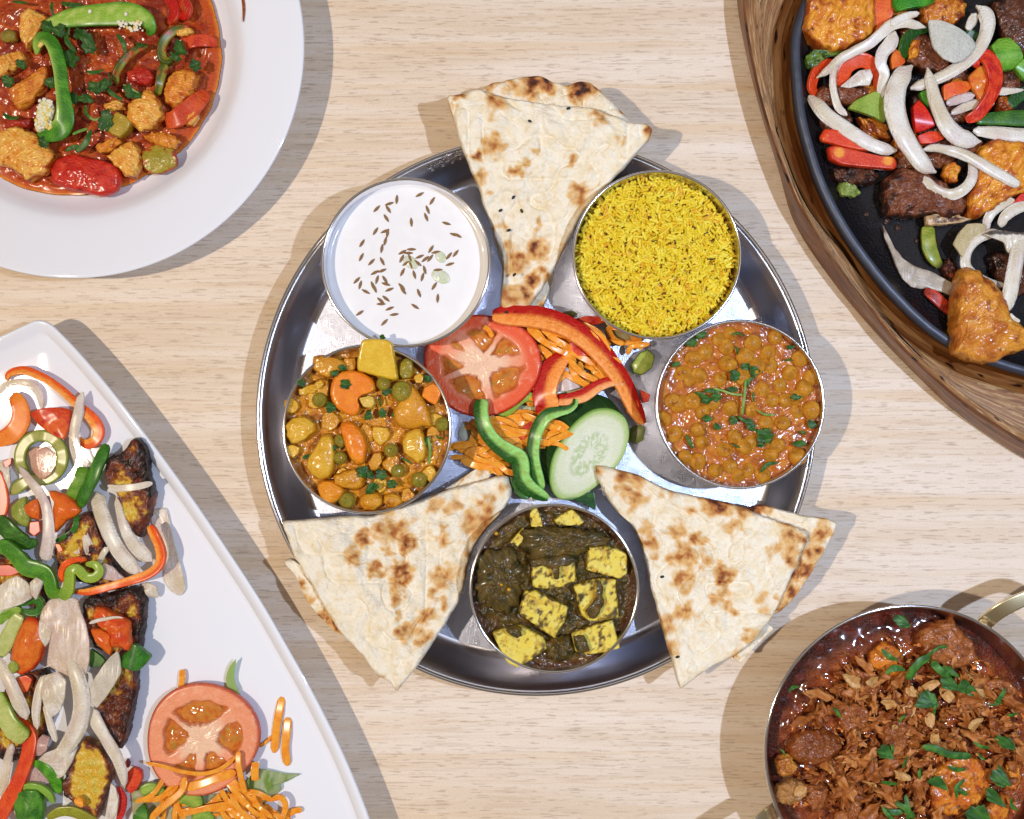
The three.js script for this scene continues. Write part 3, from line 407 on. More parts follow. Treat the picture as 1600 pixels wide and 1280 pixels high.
// ---------------------------------------------------------------- raita
const FA = fr(480, 260, 4.268);
{
  const c = BOWL.raita.clone().setY(0.0385), f = (x, z, s) => 0.5 * fb(x / 12, 1, z / 12, 2) + 0.12 * ss(0.1, 0.4, fb(x / 4, 4, z / 4, 2)) + 1.2 * ss(0.95, 1, s);
  const t = pool(c, 0.0449, { f, deep: 0.02, m: M.yog, name: 'raita', n: 160, k: 60, col: (x, y, z) => { let k = K(0xe6e4e4); k = mx(k, K(0xcfd8b0), 0.6 * ss(0.2, 0.5, fb(x / 9 + 3, 3, z / 9, 2))); return mx(k, K(0xf2f1f1), 0.75 + 0.25 * ss(-0.1, 0.3, fb(x / 9, 8, z / 9, 2))); } });
  tag(t, 'smooth white raita filling its steel bowl beside the top naan', 'raita');
  const g = new THREE.SphereGeometry(1, 14, 10), q = g.attributes.position, cc = new Float32Array(q.count * 3);
  for (let i = 0; i < q.count; i++) { const x = q.getX(i), r = (1 - 0.35 * Math.abs(x)) * (1 + 0.08 * Math.cos(6 * Math.atan2(q.getY(i), q.getZ(i)))); q.setXYZ(i, x * 0.0026, q.getY(i) * r * 0.0008, q.getZ(i) * r * 0.0008); const k = mx(K(0x6e4824), K(0xb48a54), ss(-0.2, 0.7, Math.cos(6 * Math.atan2(q.getY(i), q.getZ(i))))); cc.set(k, 3 * i); }
  g.setAttribute('color', new THREE.BufferAttribute(cc, 3)); g.computeVertexNormals();
  const at = [597, 220, 1.5, 548, 248, 0.3, 540, 285, -1, 463, 282, 0.8, 527, 345, -1, 750, 188, 0.5, 833, 230, 1, 803, 288, -1.2, 793, 338, -1.2, 694, 372, -1.5, 928, 380, -0.3, 980, 455, -0.3, 1003, 460, -0.5, 455, 432, 1, 518, 432, 0.4, 535, 445, 1.4, 520, 498, 1.3, 365, 512, 1, 497, 548, 1.4, 360, 605, 1.1, 428, 638, 0.8, 500, 633, -1.1, 695, 553, 0, 635, 572, 0.5, 675, 578, 0, 630, 615, 1.1, 686, 615, -1.2, 660, 645, 0.6, 690, 655, -1.2, 738, 645, -0.7, 750, 602, 0.4, 825, 552, 1, 858, 572, 0.2, 787, 618, 0.7, 820, 612, 0.9, 945, 597, 0.9, 990, 580, 0.9, 952, 652, 0.3, 783, 690, -1.3, 872, 690, 0.05, 635, 705, 1.1, 714, 722, -1.3, 768, 738, 1.3, 450, 708, 0.5, 500, 695, 0.4, 465, 755, 1.3, 330, 760, 0.8, 353, 790, 1.3, 437, 795, -1.2, 450, 815, -1.2, 390, 835, -0.5, 518, 755, -1, 525, 785, -0.3, 548, 822, 0.4, 630, 802, -0.8, 640, 830, -0.9, 745, 845, -1.2, 847, 798, 1, 870, 880, 1.5, 490, 895, -0.7, 525, 882, -0.7, 492, 918, 0, 550, 948, 0.4, 720, 935, -0.6, 350, 978, 0.6, 580, 988, 0.15, 515, 1040, 0.8];
  let first; for (let i = 0; i < at.length; i += 3) { const p = P(...FA(at[i], at[i + 1]), 0.0392), m = first ? first.clone() : mesh(g, M.dry, 'cumin_seed'); m.name = 'cumin_seed'; m.position.set(p.x, c.y + f(p.x * 1000, p.z * 1000, 0.3) / 1000 + 0.0005, p.z); m.rotation.y = at[i + 2]; tag(m, 'brown cumin seed floating on the white raita', 'seed', 'cumin seeds on the raita'); first ??= m; }
  const bits = [[690, 640, 60, 40, 0.6, 'pale green cucumber shred among the central cumin seeds in the raita'], [890, 605, 45, 34, 1, 'pale green cucumber shred near the right edge of the raita'], [890, 735, 70, 44, 0.4, 'largest pale cucumber shred sunk in the raita']];
  for (const [x, y, a, b, r, label] of bits) { const o = []; for (let k = 0; k < 14; k++) { const q = k / 14 * 6.283, d = 1 + 0.25 * nz(k, x, y); const u = Math.cos(q) * a * d, v = Math.sin(q) * b * d; o.push(x + u * Math.cos(r) - v * Math.sin(r), y + u * Math.sin(r) + v * Math.cos(r)); } tag(slab(FA, o, { y: 37.4, th: 1.5, dome: 0.5, na: 0.2, m: M.veg, col: plainP(K(0xd4dcb4), K(0xe4e6da)), name: 'cucumber_shred' }), label, 'cucumber'); }
}
// ---------------------------------------------------------------- yellow rice
{
  const c = BOWL.rice.clone().setY(0.040), t = thing('yellow_rice', c.x, c.y, c.z), hgt = (x, z, s) => 5.0 * (1 - s * s) + 1.6 * fb(x / 10, 1, z / 10, 3) - 4.5 * ss(0.93, 1, s);
  const base = pool(c, 0.0445, { f: (x, z, s) => hgt(x, z, s) - 1.2, deep: 0.02, m: M.moist, name: 'rice_mound', n: 120, k: 40, col: (x, y, z) => mx(K(0xc8980c), K(0xa87208), ss(0, 0.4, fb(x / 4, 2, z / 4, 2))) });
  base.position.sub(c); t.add(base);
  const g = new THREE.CapsuleGeometry(0.00088, 0.0037, 4, 8); g.rotateZ(Math.PI / 2); { const q = g.attributes.position; for (let i = 0; i < q.count; i++) { const x = q.getX(i) / 0.0028; q.setY(i, q.getY(i) * (1 - 0.25 * x * x) + 0.0004 * x * x); q.setZ(i, q.getZ(i) * (1 - 0.25 * x * x)); } }
  g.computeVertexNormals();
  const N = 3900, im = new THREE.InstancedMesh(g, MP({ name: 'rice', color: new THREE.Color(1, 1, 1), roughness: 0.5, clearcoat: 0.3, clearcoatRoughness: 0.3 }), N), D = new THREE.Object3D(), cc = new THREE.Color();
  for (let i = 0; i < N; i++) {
    const s = Math.sqrt(rnd()) * 0.985, a = rnd(0, 6.2832), x = c.x + Math.cos(a) * s * 0.0442, z = c.z + Math.sin(a) * s * 0.0442;
    D.position.set(Math.cos(a) * s * 0.0442, (hgt(x * 1000, z * 1000, s) + rnd(-1.6, 1.3)) / 1000, Math.sin(a) * s * 0.0442); D.rotation.set(rnd(-0.5, 0.5), rnd(0, 6.28), rnd(-0.45, 0.45)); const k = rnd(0.62, 1.15); D.scale.set(k, rnd(0.85, 1.2), rnd(0.85, 1.2)); D.updateMatrix(); im.setMatrixAt(i, D.matrix);
    const u = fb(x * 90, 4, z * 90, 2), w = rnd() + 0.5 * u; let q = mx(K(0xe2c21a), K(0xecd63e), rnd()); if (w > 0.85) q = mx(q, K(0xd88c10), rnd(0.2, 0.7)); else if (w < 0.1) q = mx(q, K(0xe8dc50), 0.6); if (rnd() < 0.085) { q = K(rnd() < 0.5 ? 0x4a2808 : 0x7a4a10); D.scale.multiplyScalar(rnd(0.35, 0.6)); D.position.y += 0.0006; D.updateMatrix(); im.setMatrixAt(i, D.matrix); } cc.setRGB(...q); im.setColorAt(i, cc);
  }
  im.name = 'rice_grains'; im.castShadow = im.receiveShadow = true; im.userData.kind = 'stuff'; t.add(im);
  tag(t, 'heap of yellow turmeric rice grains flecked with orange and brown', 'rice', null, 'stuff');
}

// ---------------------------------------------------------------- builders for food pieces
const put = (o, label, cat, group) => tag(o, label, cat, group);
function leafy(F, x, y, r, rot, h, o = {}) { // lobed coriander leaflet or a narrow shred of one
  if (rnd() < (o.shred ?? 0.3)) { const l = r * rnd(0.8, 1.15), k = rnd(-0.4, 0.4) * l, c = Math.cos(rot), s = Math.sin(rot), dk = o.dk ?? 0; return strip(F, [x - c * l, y - s * l, x - s * k, y + c * k, x + c * l, y + s * l], { w: [r * 0.3, r * rnd(0.4, 0.62), r * 0.25], t: 0.5, h: [h - 0.6, h + 0.5, h - 0.4], roll: rnd(-40, 40), wob: 0.6, m: M.leaf, sec: 8, n: 12, name: o.name || 'coriander_leaf', tip: [0.3, 0.3], col: (t, u, v, X, Y, Z) => mx(mx(C.herb, C.herb2, cl(ss(-0.3, 0.4, nz(X / 3, Y, Z / 3)) * (o.lt ?? 0.7) + 0.3 * Math.abs(u))), C.herbDk, dk) }); }
  const pts = [], n = 54, sd = rnd(0, 50), el = o.el ?? rnd(0.55, 0.95), lob = rnd() < 0.5 ? 3 : 5, ph = rnd(0, 6);
  for (let k = 0; k < n; k++) { const a = k / n * 6.2832, d = r * (0.6 + 0.34 * Math.abs(Math.cos(lob * a / 2 + ph)) ** 0.7 - 0.16 * Math.cos(a) + 0.09 * Math.cos(lob * 3 * a + ph) + 0.1 * nz(k * 0.5, sd, 2)); const u = Math.cos(a) * d, v = Math.sin(a) * d * el; pts.push(x + u * Math.cos(rot) - v * Math.sin(rot), y + u * Math.sin(rot) + v * Math.cos(rot)); }
  const c = [x, y], p0 = P(...F(x, y), h / 1000), tx = rnd(-0.2, 0.2), tz = rnd(-0.2, 0.2), dk = o.dk ?? 0;
  return slab(F, pts, { y: (X, Z) => h + (X - p0.x * 1000) * tx + (Z - p0.z * 1000) * tz, th: 0.45, e: 0.05, n, k: 4, c, sm: 0, wave: (X, Z) => 1.3 * nz(X / 3 + sd, 1, Z / 3), m: M.leaf, name: o.name || 'coriander_leaf', seed: sd,
    col: (X, Y, Z, s) => mx(mx(C.herb, C.herb2, cl(ss(-0.3, 0.4, nz(X / 3, sd, Z / 3)) * (o.lt ?? 0.7))), C.herbDk, dk + 0.3 * ss(0.5, 1, s)) });
}
const leaves = (F, arr, h, label, group, o) => { for (let i = 0; i < arr.length; i += 4) put(leafy(F, arr[i], arr[i + 1], arr[i + 2], arr[i + 3] + (o?.turn ? rnd(-o.turn, o.turn) : 0), typeof h === 'function' ? h() : h, o), label, 'herb', group); };
const stalk = (F, arr, w, h, label, cat = 'herb') => put(strip(F, arr, { w, t: 0.8, h, m: M.leaf, col: (t, u, v, x, y, z) => mx(K(0x6a9a34), K(0x9ab85a), ss(-0.3, 0.3, nz(x / 4, y, z / 4))), name: 'coriander_stalk', sec: 6 }), label, cat);
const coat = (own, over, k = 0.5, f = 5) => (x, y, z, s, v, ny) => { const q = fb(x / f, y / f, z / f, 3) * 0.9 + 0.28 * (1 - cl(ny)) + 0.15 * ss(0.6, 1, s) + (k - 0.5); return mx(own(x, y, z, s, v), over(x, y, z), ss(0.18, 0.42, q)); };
const tone = (a, b, f = 5, d, lo = 0.15, hi = 0.4) => (x, y, z) => { let c = mx(a, b, ss(-0.3, 0.35, fb(x / f, y / f, z / f, 3))); if (d) c = mx(c, d, ss(lo, hi, fb(x / (f * 0.6) + 17, y / (f * 0.6), z / (f * 0.6), 3))); return c; };

// ---------------------------------------------------------------- salad in the middle of the tray
const FS = fr(620, 460, 3.636);
// A slice across a tomato: wall, core with arms, wet seed pockets; o.arms angles, o.tilt mm over the width
function tomato(F, x, y, rx, ry, o) {
  const g = thing('tomato_slice'), h0 = o.h, c0 = P(...F(x, y), h0 / 1000), sx = L(rx / F.k, h0 / 1000), sz = L(ry / F.k, h0 / 1000), N = 200, R = 60, pos = [], idx = [], meta = [], sd = o.seed;
  g.position.copy(c0);
  const rim = (a) => 1 + 0.045 * Math.sin(a * 2 + sd) + 0.03 * Math.sin(a * 3 + sd * 2), lean = (X, Z) => (o.tx || 0) * X / sx + (o.tz || 0) * Z / sz;
  const aw = o.arms.map((_, i) => 1 + 0.5 * Math.sin(i * 2.7 + sd)), arm = (a) => { let best = 9; o.arms.forEach((k, i) => { const d = Math.abs(((a - k + 9.4248) % 6.2832) - 3.1416) / aw[i]; best = Math.min(best, d); }); return best; };
  const hole = (r, a) => { const d = arm(a) * r; return ss(0.065, 0.13, d + 0.045 * nz(a * 4, r * 7, sd)) * ss(0.24, 0.33, r + 0.08 * nz(a * 4, sd, 1)) * (1 - ss(0.64, 0.72, r + 0.09 * nz(a * 2.5, 4, sd))); };
  const at3 = (r, a, y2) => { const X = Math.cos(a) * r * rim(a) * sx, Z = Math.sin(a) * r * rim(a) * sz; return [c0.x + X, c0.y + (y2 + lean(X, Z)) / 1000, c0.z + Z]; };
  pos.push(...at3(0, 0, 0.2)); meta.push([0, 0, 0]);
  for (let k = 1; k <= R; k++) for (let j = 0; j < N; j++) { const r = k / R, a = j / N * 6.28319, d = hole(r, a); pos.push(...at3(r, a, -3.2 * d - 1.2 * ss(0.94, 1, r) ** 2 + 0.15 * nz(r * 8, a * 6, sd))); meta.push([r, a, d]); }
  for (const [r, y2] of [[1.0, -4], [0.97, -6.5], [0.5, -6.5]]) for (let j = 0; j < N; j++) { pos.push(...at3(r, j / N * 6.28319, y2)); meta.push([1.05, 0, 0]); }
  for (let k = 0; k < R + 3; k++) for (let j = 0; j < N; j++) { const q = (kk, jj) => 1 + (kk - 1) * N + (jj % N); if (k === 0) idx.push(0, q(1, j + 1), q(1, j)); else idx.push(q(k, j), q(k, j + 1), q(k + 1, j), q(k, j + 1), q(k + 1, j + 1), q(k + 1, j)); }
  const pk = o.pale ?? 0, flesh = geo(pos, idx, (i, X, Y, Z) => {
    const [r, a, d] = meta[i]; if (r > 1.01) return K(0xc8301a);
    let c = mx(K(0xf2c6a4), K(0xee9870), ss(0.22, 0.55, r + 0.2 * arm(a) - 0.08)); c = mx(c, K(0xe85c30), ss(0.62, 0.82, r) * (1 - pk * 0.7)); c = mx(c, K(0xf0a074), pk * 0.6 * ss(0.35, 0.65, r)); c = mx(c, K(0xc83018), ss(0.93, 0.99, r) * (1 - pk * 0.3));
    c = mx(c, K(0xf3d0b4), 0.3 * ss(0.1, 0.4, fb(X / 4, sd, Z / 4, 3))); return mx(c, K(0xc86a20), d);
  });
  part(g, flesh, M.wet, 'tomato_flesh');
  const arms = [...o.arms].sort((p, q) => p - q);
  for (let k = 0; k < arms.length; k++) {
    const a0 = arms[k], a1 = k + 1 < arms.length ? arms[k + 1] : arms[0] + 6.28319, am = (a0 + a1) / 2, da = (a1 - a0) / 2, q = [], id = [], n = 40, m = 16, js = rnd(0, 30);
    q.push(...at3(0.5, am, -0.8));
    for (let u = 1; u <= m; u++) for (let j = 0; j < n; j++) { const t = j / n * 6.28319, f = u / m, r = 0.49 + 0.215 * f * Math.sin(t), a = am + f * Math.cos(t) * Math.max(0.15, da - 0.06 / Math.max(0.3, r)); q.push(...at3(r, a, -0.9 - 1.9 * f * f + 0.55 * fb(r * 14, a * 7, js, 2))); }
    for (let j = 0; j < n; j++) { const t = j / n * 6.28319; q.push(...at3(0.49 + 0.2 * Math.sin(t), am + Math.cos(t) * Math.max(0.1, da - 0.1), -4)); }
    const Q = (u, j) => 1 + (u - 1) * n + (j % n); for (let j = 0; j < n; j++) { id.push(0, Q(1, j), Q(1, j + 1)); for (let u = 1; u <= m; u++) id.push(Q(u, j), Q(u + 1, j), Q(u, j + 1), Q(u, j + 1), Q(u + 1, j), Q(u + 1, j + 1)); }
    const jm = part(g, geo(q, id, (i, X, Y, Z) => mx(mx(K(0xea9a40), K(0xd8702a), ss(-0.2, 0.4, fb(X / 3, js, Z / 3, 2))), K(0xb0a040), 0.7 * ss(0.1, 0.4, fb(X / 3.5 + 7, js, Z / 3.5, 2)))), M.jelly, 'seed_pocket');
    for (let s = 0; s < 6; s++) { const sg = new THREE.SphereGeometry(1, 10, 8), r = 0.49 + rnd(-0.15, 0.15), a = am + rnd(-0.7, 0.7) * Math.max(0.1, da - 0.12), w = at3(r, a, -1.1); sg.scale(0.0014, 0.0006, 0.001); sg.rotateY(rnd(0, 6)); sg.translate(...w); const cc = new Float32Array(sg.attributes.position.count * 3); for (let i = 0; i < cc.length; i += 3) cc.set(K(0xd8b45a), i); sg.setAttribute('color', new THREE.BufferAttribute(cc, 3)); const sm = mesh(sg, M.wet, 'tomato_seed'); sm.position.sub(c0); jm.add(sm); jm.updateMatrix(); }
  }
  return g;
}
put(tomato(FS, 482, 398, 322, 304, { h: 20, seed: 1.3, tx: 3, tz: 0.5, arms: [-2.2, -1.05, -0.12, 1.35, 2.75, 3.55] }), 'ripe red tomato slice in the middle of the steel tray', 'tomato slice');
function shreds(F, rows, label, group, name = 'carrot_shred', m = M.veg, col = carrotC) {
  for (const [cx, cy, rx, ry, n, h0, h1, ang, spr, len, w] of rows) for (let i = 0; i < n; i++) {
    const a = rnd(0, 6.283), q = Math.sqrt(rnd()), x = cx + Math.cos(a) * q * rx, y = cy + Math.sin(a) * q * ry, d = ang + rnd(-spr, spr), l = len * rnd(0.6, 1.25) / 2, k = rnd(-0.35, 0.35) * l, h = rnd(h0, h1);
    put(strip(F, [x - Math.cos(d) * l, y - Math.sin(d) * l, x - Math.sin(d) * k, y + Math.cos(d) * k, x + Math.cos(d) * l, y + Math.sin(d) * l], { w: w * rnd(0.75, 1.2), t: 1.0, h: [h - rnd(0, 2.5), h + rnd(0, 1.5), h - rnd(0, 2.5)], roll: rnd(-30, 30), m, col, name, flat: true, tip: [0.45, 0.45], n: 10 }), label, 'carrot', group);
  }
}
shreds(FS, [[1000, 330, 200, 120, 32, 13, 23, 0.6, 0.35, 220, 36], [900, 260, 90, 90, 12, 13, 24, 0.5, 0.5, 200, 36], [1130, 430, 110, 60, 15, 14, 22, 0.7, 0.6, 170, 34], [660, 760, 200, 60, 32, 12, 21, 0.1, 0.35, 220, 34], [560, 840, 170, 60, 22, 12, 19, -0.15, 0.5, 200, 34], [480, 910, 130, 40, 15, 11, 17, 0.05, 0.3, 190, 36], [870, 800, 100, 90, 15, 13, 22, 0.3, 0.8, 150, 32], [560, 985, 80, 30, 8, 11, 16, 0.1, 0.4, 150, 36], [1240, 240, 130, 60, 10, 10, 16, 0.5, 0.8, 140, 32], [760, 560, 60, 60, 6, 13, 20, 0.8, 0.8, 130, 32]], 'thin orange grated carrot shred in the salad at the tray centre', 'grated carrot in the tray salad');
const sp = (F, name, label, cat, arr, o) => put(strip(F, arr, { name, m: M.skin, ...o }), label, cat);
const sl = (F, name, label, cat, arr, o) => put(slab(F, arr, { name, m: M.wet, ...o }), label, cat);
sp(FS, 'pepper_strip', 'long curved red pepper strip arching over the tomato slice and the grated carrot', 'red pepper', [545, 118, 620, 118, 700, 122, 780, 126, 860, 142, 960, 178, 1060, 240, 1160, 330, 1240, 430, 1300, 530, 1340, 620, 1375, 690, 1400, 735], { w: [80, 112, 118, 116, 112, 108, 104, 104, 100, 96, 92, 80, 46], t: 4, h: [25, 26, 27, 27, 27, 26, 25, 23, 21, 19, 18, 17, 16], roll: [-35, -40, -45, -45, -45, -40, -40, -35, -40, -45, -45, -45, -40], cup: 1, col: pepE(C.red, K(0xf58c34), 1), sec: 14 });
sp(FS, 'pepper_strip', 'hooked orange tip of red pepper beside the cucumber slice', 'red pepper', [1300, 560, 1330, 600, 1345, 645, 1310, 668], { w: [40, 46, 50, 30], t: 4, h: [15, 17, 17, 16], roll: -10, col: (t, u, v, x, y, z) => mx(C.orgIn, C.redIn, ss(-0.3, 0.4, nz(x / 3, y, z / 3))) });
sp(FS, 'pepper_strip', 'red pepper strip bent into a hook left of the pinkish onion piece', 'red pepper', [955, 345, 915, 385, 875, 440, 850, 510, 840, 580, 850, 640, 800, 680], { w: [74, 104, 112, 112, 116, 120, 50], t: 3.4, h: [19, 21, 22, 22, 22, 21, 18], roll: [30, 35, 35, 35, 25, 5, 0], col: pepE(C.red, K(0xf58c34), -1), sec: 14 });
sp(FS, 'pepper_strip', 'straight red pepper strip above the cucumber slice', 'red pepper', [900, 600, 960, 600, 1060, 575, 1150, 520, 1230, 495, 1290, 505], { w: [60, 60, 66, 56, 50, 40], t: 3.4, h: [19, 22, 23, 23, 22, 20], roll: -30, col: pepE(C.red, K(0xf49a54), 1), sec: 14 });
sl(FS, 'pepper_piece', 'small glossy red pepper piece half buried in carrot under the long red strip', 'red pepper', [950, 290, 1000, 265, 1060, 270, 1110, 300, 1118, 345, 1060, 352, 1000, 350], { y: 16, th: 4, dome: 1.5, m: M.skin, col: tone(C.red, C.redIn, 5) });
sl(FS, 'pepper_piece', 'red pepper corner beside the rim of the rice bowl', 'red pepper', [1010, 140, 1080, 122, 1150, 128, 1185, 160, 1120, 175, 1050, 168], { y: 14, th: 4, dome: 1, m: M.skin, col: tone(C.red, C.redIn, 5) });
sl(FS, 'pepper_piece', 'short red pepper chip between the two green pepper strips', 'red pepper', [678, 800, 720, 750, 790, 695, 818, 700, 800, 760, 712, 832], { y: 17, th: 3.5, m: M.skin, col: tone(C.red, C.redIn, 5) });
sl(FS, 'pepper_piece', 'red pepper scrap at the right end of the cucumber slice', 'red pepper', [1380, 540, 1440, 570, 1430, 610, 1390, 620], { y: 9, th: 3.5, m: M.skin, col: tone(C.red, C.redIn, 5) });
sp(FS, 'pepper_strip', 'bent green pepper strip running from the tomato down towards the spinach bowl', 'green pepper', [482, 600, 478, 660, 490, 730, 520, 795, 575, 855, 640, 900, 690, 930, 705, 980, 712, 1040, 745, 1090, 800, 1130, 860, 1160], { w: [72, 72, 74, 74, 76, 84, 92, 90, 84, 76, 66, 40], t: 4, h: [24, 27, 28, 28, 27, 26, 25, 24, 23, 22, 21, 19], roll: [20, 25, 25, 25, 25, 20, 25, 30, 30, 25, 25, 20], cup: 0.4, col: pepE(K(0x1f5210), K(0x92bc58), -1), sec: 14 });
sp(FS, 'pepper_strip', 'S curved green pepper strip beside the cucumber slice', 'green pepper', [1015, 585, 1012, 625, 975, 655, 915, 668, 860, 685, 815, 735, 788, 800, 775, 870, 780, 950, 800, 1040, 820, 1105], { w: [22, 34, 44, 60, 66, 66, 64, 60, 58, 60, 50], t: 3.6, h: [22, 25, 26, 26, 26, 25, 25, 24, 23, 21, 19], roll: [0, 10, 15, 20, 25, 25, 25, 25, 25, 25, 20], col: pepE(K(0x1f5210), K(0x92bc58), -1), sec: 14 });
sp(FS, 'pepper_strip', 'pale green pepper strip tucked under the lower edge of the tomato slice', 'green pepper', [585, 690, 630, 650, 690, 600, 745, 580, 785, 595], { w: [50, 62, 60, 50, 36], t: 4, h: [14, 17, 19, 19, 17], roll: 15, col: (t, u, v, x, y, z) => mx(K(0xa8c04a), K(0x88a83a), ss(0, 0.6, Math.abs(u))) });
sl(FS, 'pepper_piece', 'dark green pepper piece under the cucumber touching the spinach bowl', 'green pepper', [1000, 1165, 1060, 1130, 1120, 1120, 1132, 1180, 1130, 1230, 1060, 1190], { y: 12, th: 3, m: M.skin, col: tone(C.grn, C.grnDk, 5) });
sl(FS, 'pepper_piece', 'glossy dark green pepper corner under the bent green strip', 'green pepper', [640, 1030, 690, 1060, 740, 1120, 760, 1160, 720, 1165, 672, 1130, 650, 1090], { y: 10, th: 6, dome: 1.5, m: M.skin, col: tone(C.grn, C.grnDk, 5) });
sl(FS, 'pepper_piece', 'pale green pepper piece near the chickpea bowl rim', 'green pepper', [1330, 400, 1380, 330, 1430, 312, 1468, 350, 1450, 420, 1390, 462, 1345, 450], { y: 10, th: 4.5, dome: 1.5, m: M.veg, col: plainP(K(0xb2c05a), K(0x8ea43c), K(0x4a7020)) });
{
  const c0 = P(...FS(1095, 885), 0.022), ax = 0.55, rot = -1.0;
  const q = slab(FS, [1200, 652, 1260, 672, 1305, 715, 1322, 790, 1310, 860, 1285, 925, 1240, 990, 1170, 1060, 1095, 1120, 1010, 1165, 940, 1170, 895, 1140, 872, 1080, 872, 1000, 890, 925, 930, 850, 985, 765, 1045, 705, 1120, 660],
    { y: (X, Z) => 13 + (c0.z * 1000 - Z) * 0.12, th: 7, e: 0.02, ev: 0.10, n: 90, k: 34, smooth: true, sm: 0, skew: [-6, -9], name: 'cucumber_slice', m: M.veg, na: 0.06, nf: 3,
      col: (x, y, z, s, v, ny) => {
        const a = Math.atan2(z - c0.z * 1000, x - c0.x * 1000); let c = mx(K(0xeaeeda), K(0xe0e8c8), ss(0.45, 0.75, s)); c = mx(c, K(0xb8cf86), ss(0.80, 0.93, s)); c = mx(c, K(0x7ea94a), ss(0.94, 0.985, s));
        c = mx(c, K(0xb6cc92), 0.75 * ss(0.0, 0.35, nz(a * 5, s * 9, 2) + 0.3) * ss(0.10, 0.2, s) * (1 - ss(0.42, 0.56, s))); c = mx(c, K(0xeef0dc), 0.7 * ss(0.1, 0.4, nz(x / 1.2, z / 3, 4)) * (1 - ss(0.5, 0.8, s)));
        if (v < 0.97 && s > 0.9) c = mx(mx(K(0x163a0e), K(0x2c5a1a), ss(-0.1, 0.4, nz(a * 14, 1, 3))), K(0x4d7c2c), ss(0.9, 0.96, v)); return c;
      } });
  put(q, 'thick diagonal cucumber slice with dark green skin in the tray salad', 'cucumber slice');
}
sl(FS, 'onion_piece', 'pinkish white onion petal lying in the grated carrot', 'onion', [870, 490, 900, 430, 960, 412, 1020, 435, 1052, 490, 1045, 530, 960, 552, 900, 555], { y: 14, th: 1.6, dome: 3, m: M.onion, col: tone(K(0xe6d2c8), K(0xd8bcb2), 8), k: 10 });
sl(FS, 'lettuce_piece', 'pale white lettuce rib left of the carrot by the vegetable bowl', 'lettuce', [345, 800, 370, 725, 400, 720, 420, 790, 428, 850, 390, 865], { y: 9, th: 1.5, dome: 2, m: M.lettuce, col: tone(K(0xdfe0d0), K(0xc8d0ac), 8) });
sl(FS, 'lettuce_piece', 'curled pale lettuce leaf beside the rim of the rice bowl', 'lettuce', [1170, 190, 1240, 175, 1320, 205, 1340, 260, 1290, 285, 1210, 260], { y: 9, th: 1.2, dome: 3, wave: (x, z) => 1.5 * nz(x / 6, 2, z / 6), m: M.lettuce, col: tone(K(0xc8ce8a), K(0xdccfa4), 8) });
sl(FS, 'lettuce_piece', 'green leaf edge beneath the red pepper near the rice bowl', 'lettuce', [940, 100, 990, 92, 1030, 108, 1010, 128, 960, 122], { y: 9, th: 1, wave: (x, z) => 1.5 * nz(x / 4, 2, z / 4), m: M.lettuce, col: tone(K(0x8aa04a), K(0xb8b88a), 6) });
sl(FS, 'lettuce_piece', 'pale green lettuce bits between the cucumber and the chickpea bowl', 'lettuce', [1330, 760, 1380, 735, 1415, 760, 1400, 830, 1350, 850, 1320, 830], { y: 7, th: 1.2, dome: 2, wave: (x, z) => 1.2 * nz(x / 4, 2, z / 4), m: M.lettuce, col: tone(K(0xa8b866), K(0xd0d0a4), 6) });
sl(FS, 'lettuce_piece', 'bed of pale lettuce under the grated carrot', 'lettuce', [400, 860, 560, 700, 800, 560, 900, 300, 1180, 250, 1260, 480, 1000, 640, 840, 900, 700, 1000, 520, 1000], { y: 5, th: 1.5, dome: 6, wave: (x, z) => 2.8 * nz(x / 7, 2, z / 7), m: M.veg, n: 70, k: 20, col: tone(K(0xe4e4c4), K(0xd6d09c), 8) });
sp(FS, 'carrot_strip', 'short orange carrot curl over the upper seed pocket of the tray tomato', 'carrot', [490, 182, 520, 200, 545, 245], { w: 30, t: 1.6, h: [20.5, 21.5, 20.5], m: M.veg, col: carrotC });
sp(FS, 'carrot_strip', 'orange carrot strip across the pinkish onion petal', 'carrot', [868, 528, 920, 485, 975, 440], { w: 36, t: 1.6, h: [18.5, 20, 19.5], m: M.veg, col: carrotC });
sp(FS, 'carrot_strip', 'brownish curled carrot piece close to the chickpea bowl', 'carrot', [1310, 340, 1330, 300, 1380, 290, 1435, 282], { w: 30, t: 2, h: [11, 14, 15, 14], m: M.veg, col: carrotC });

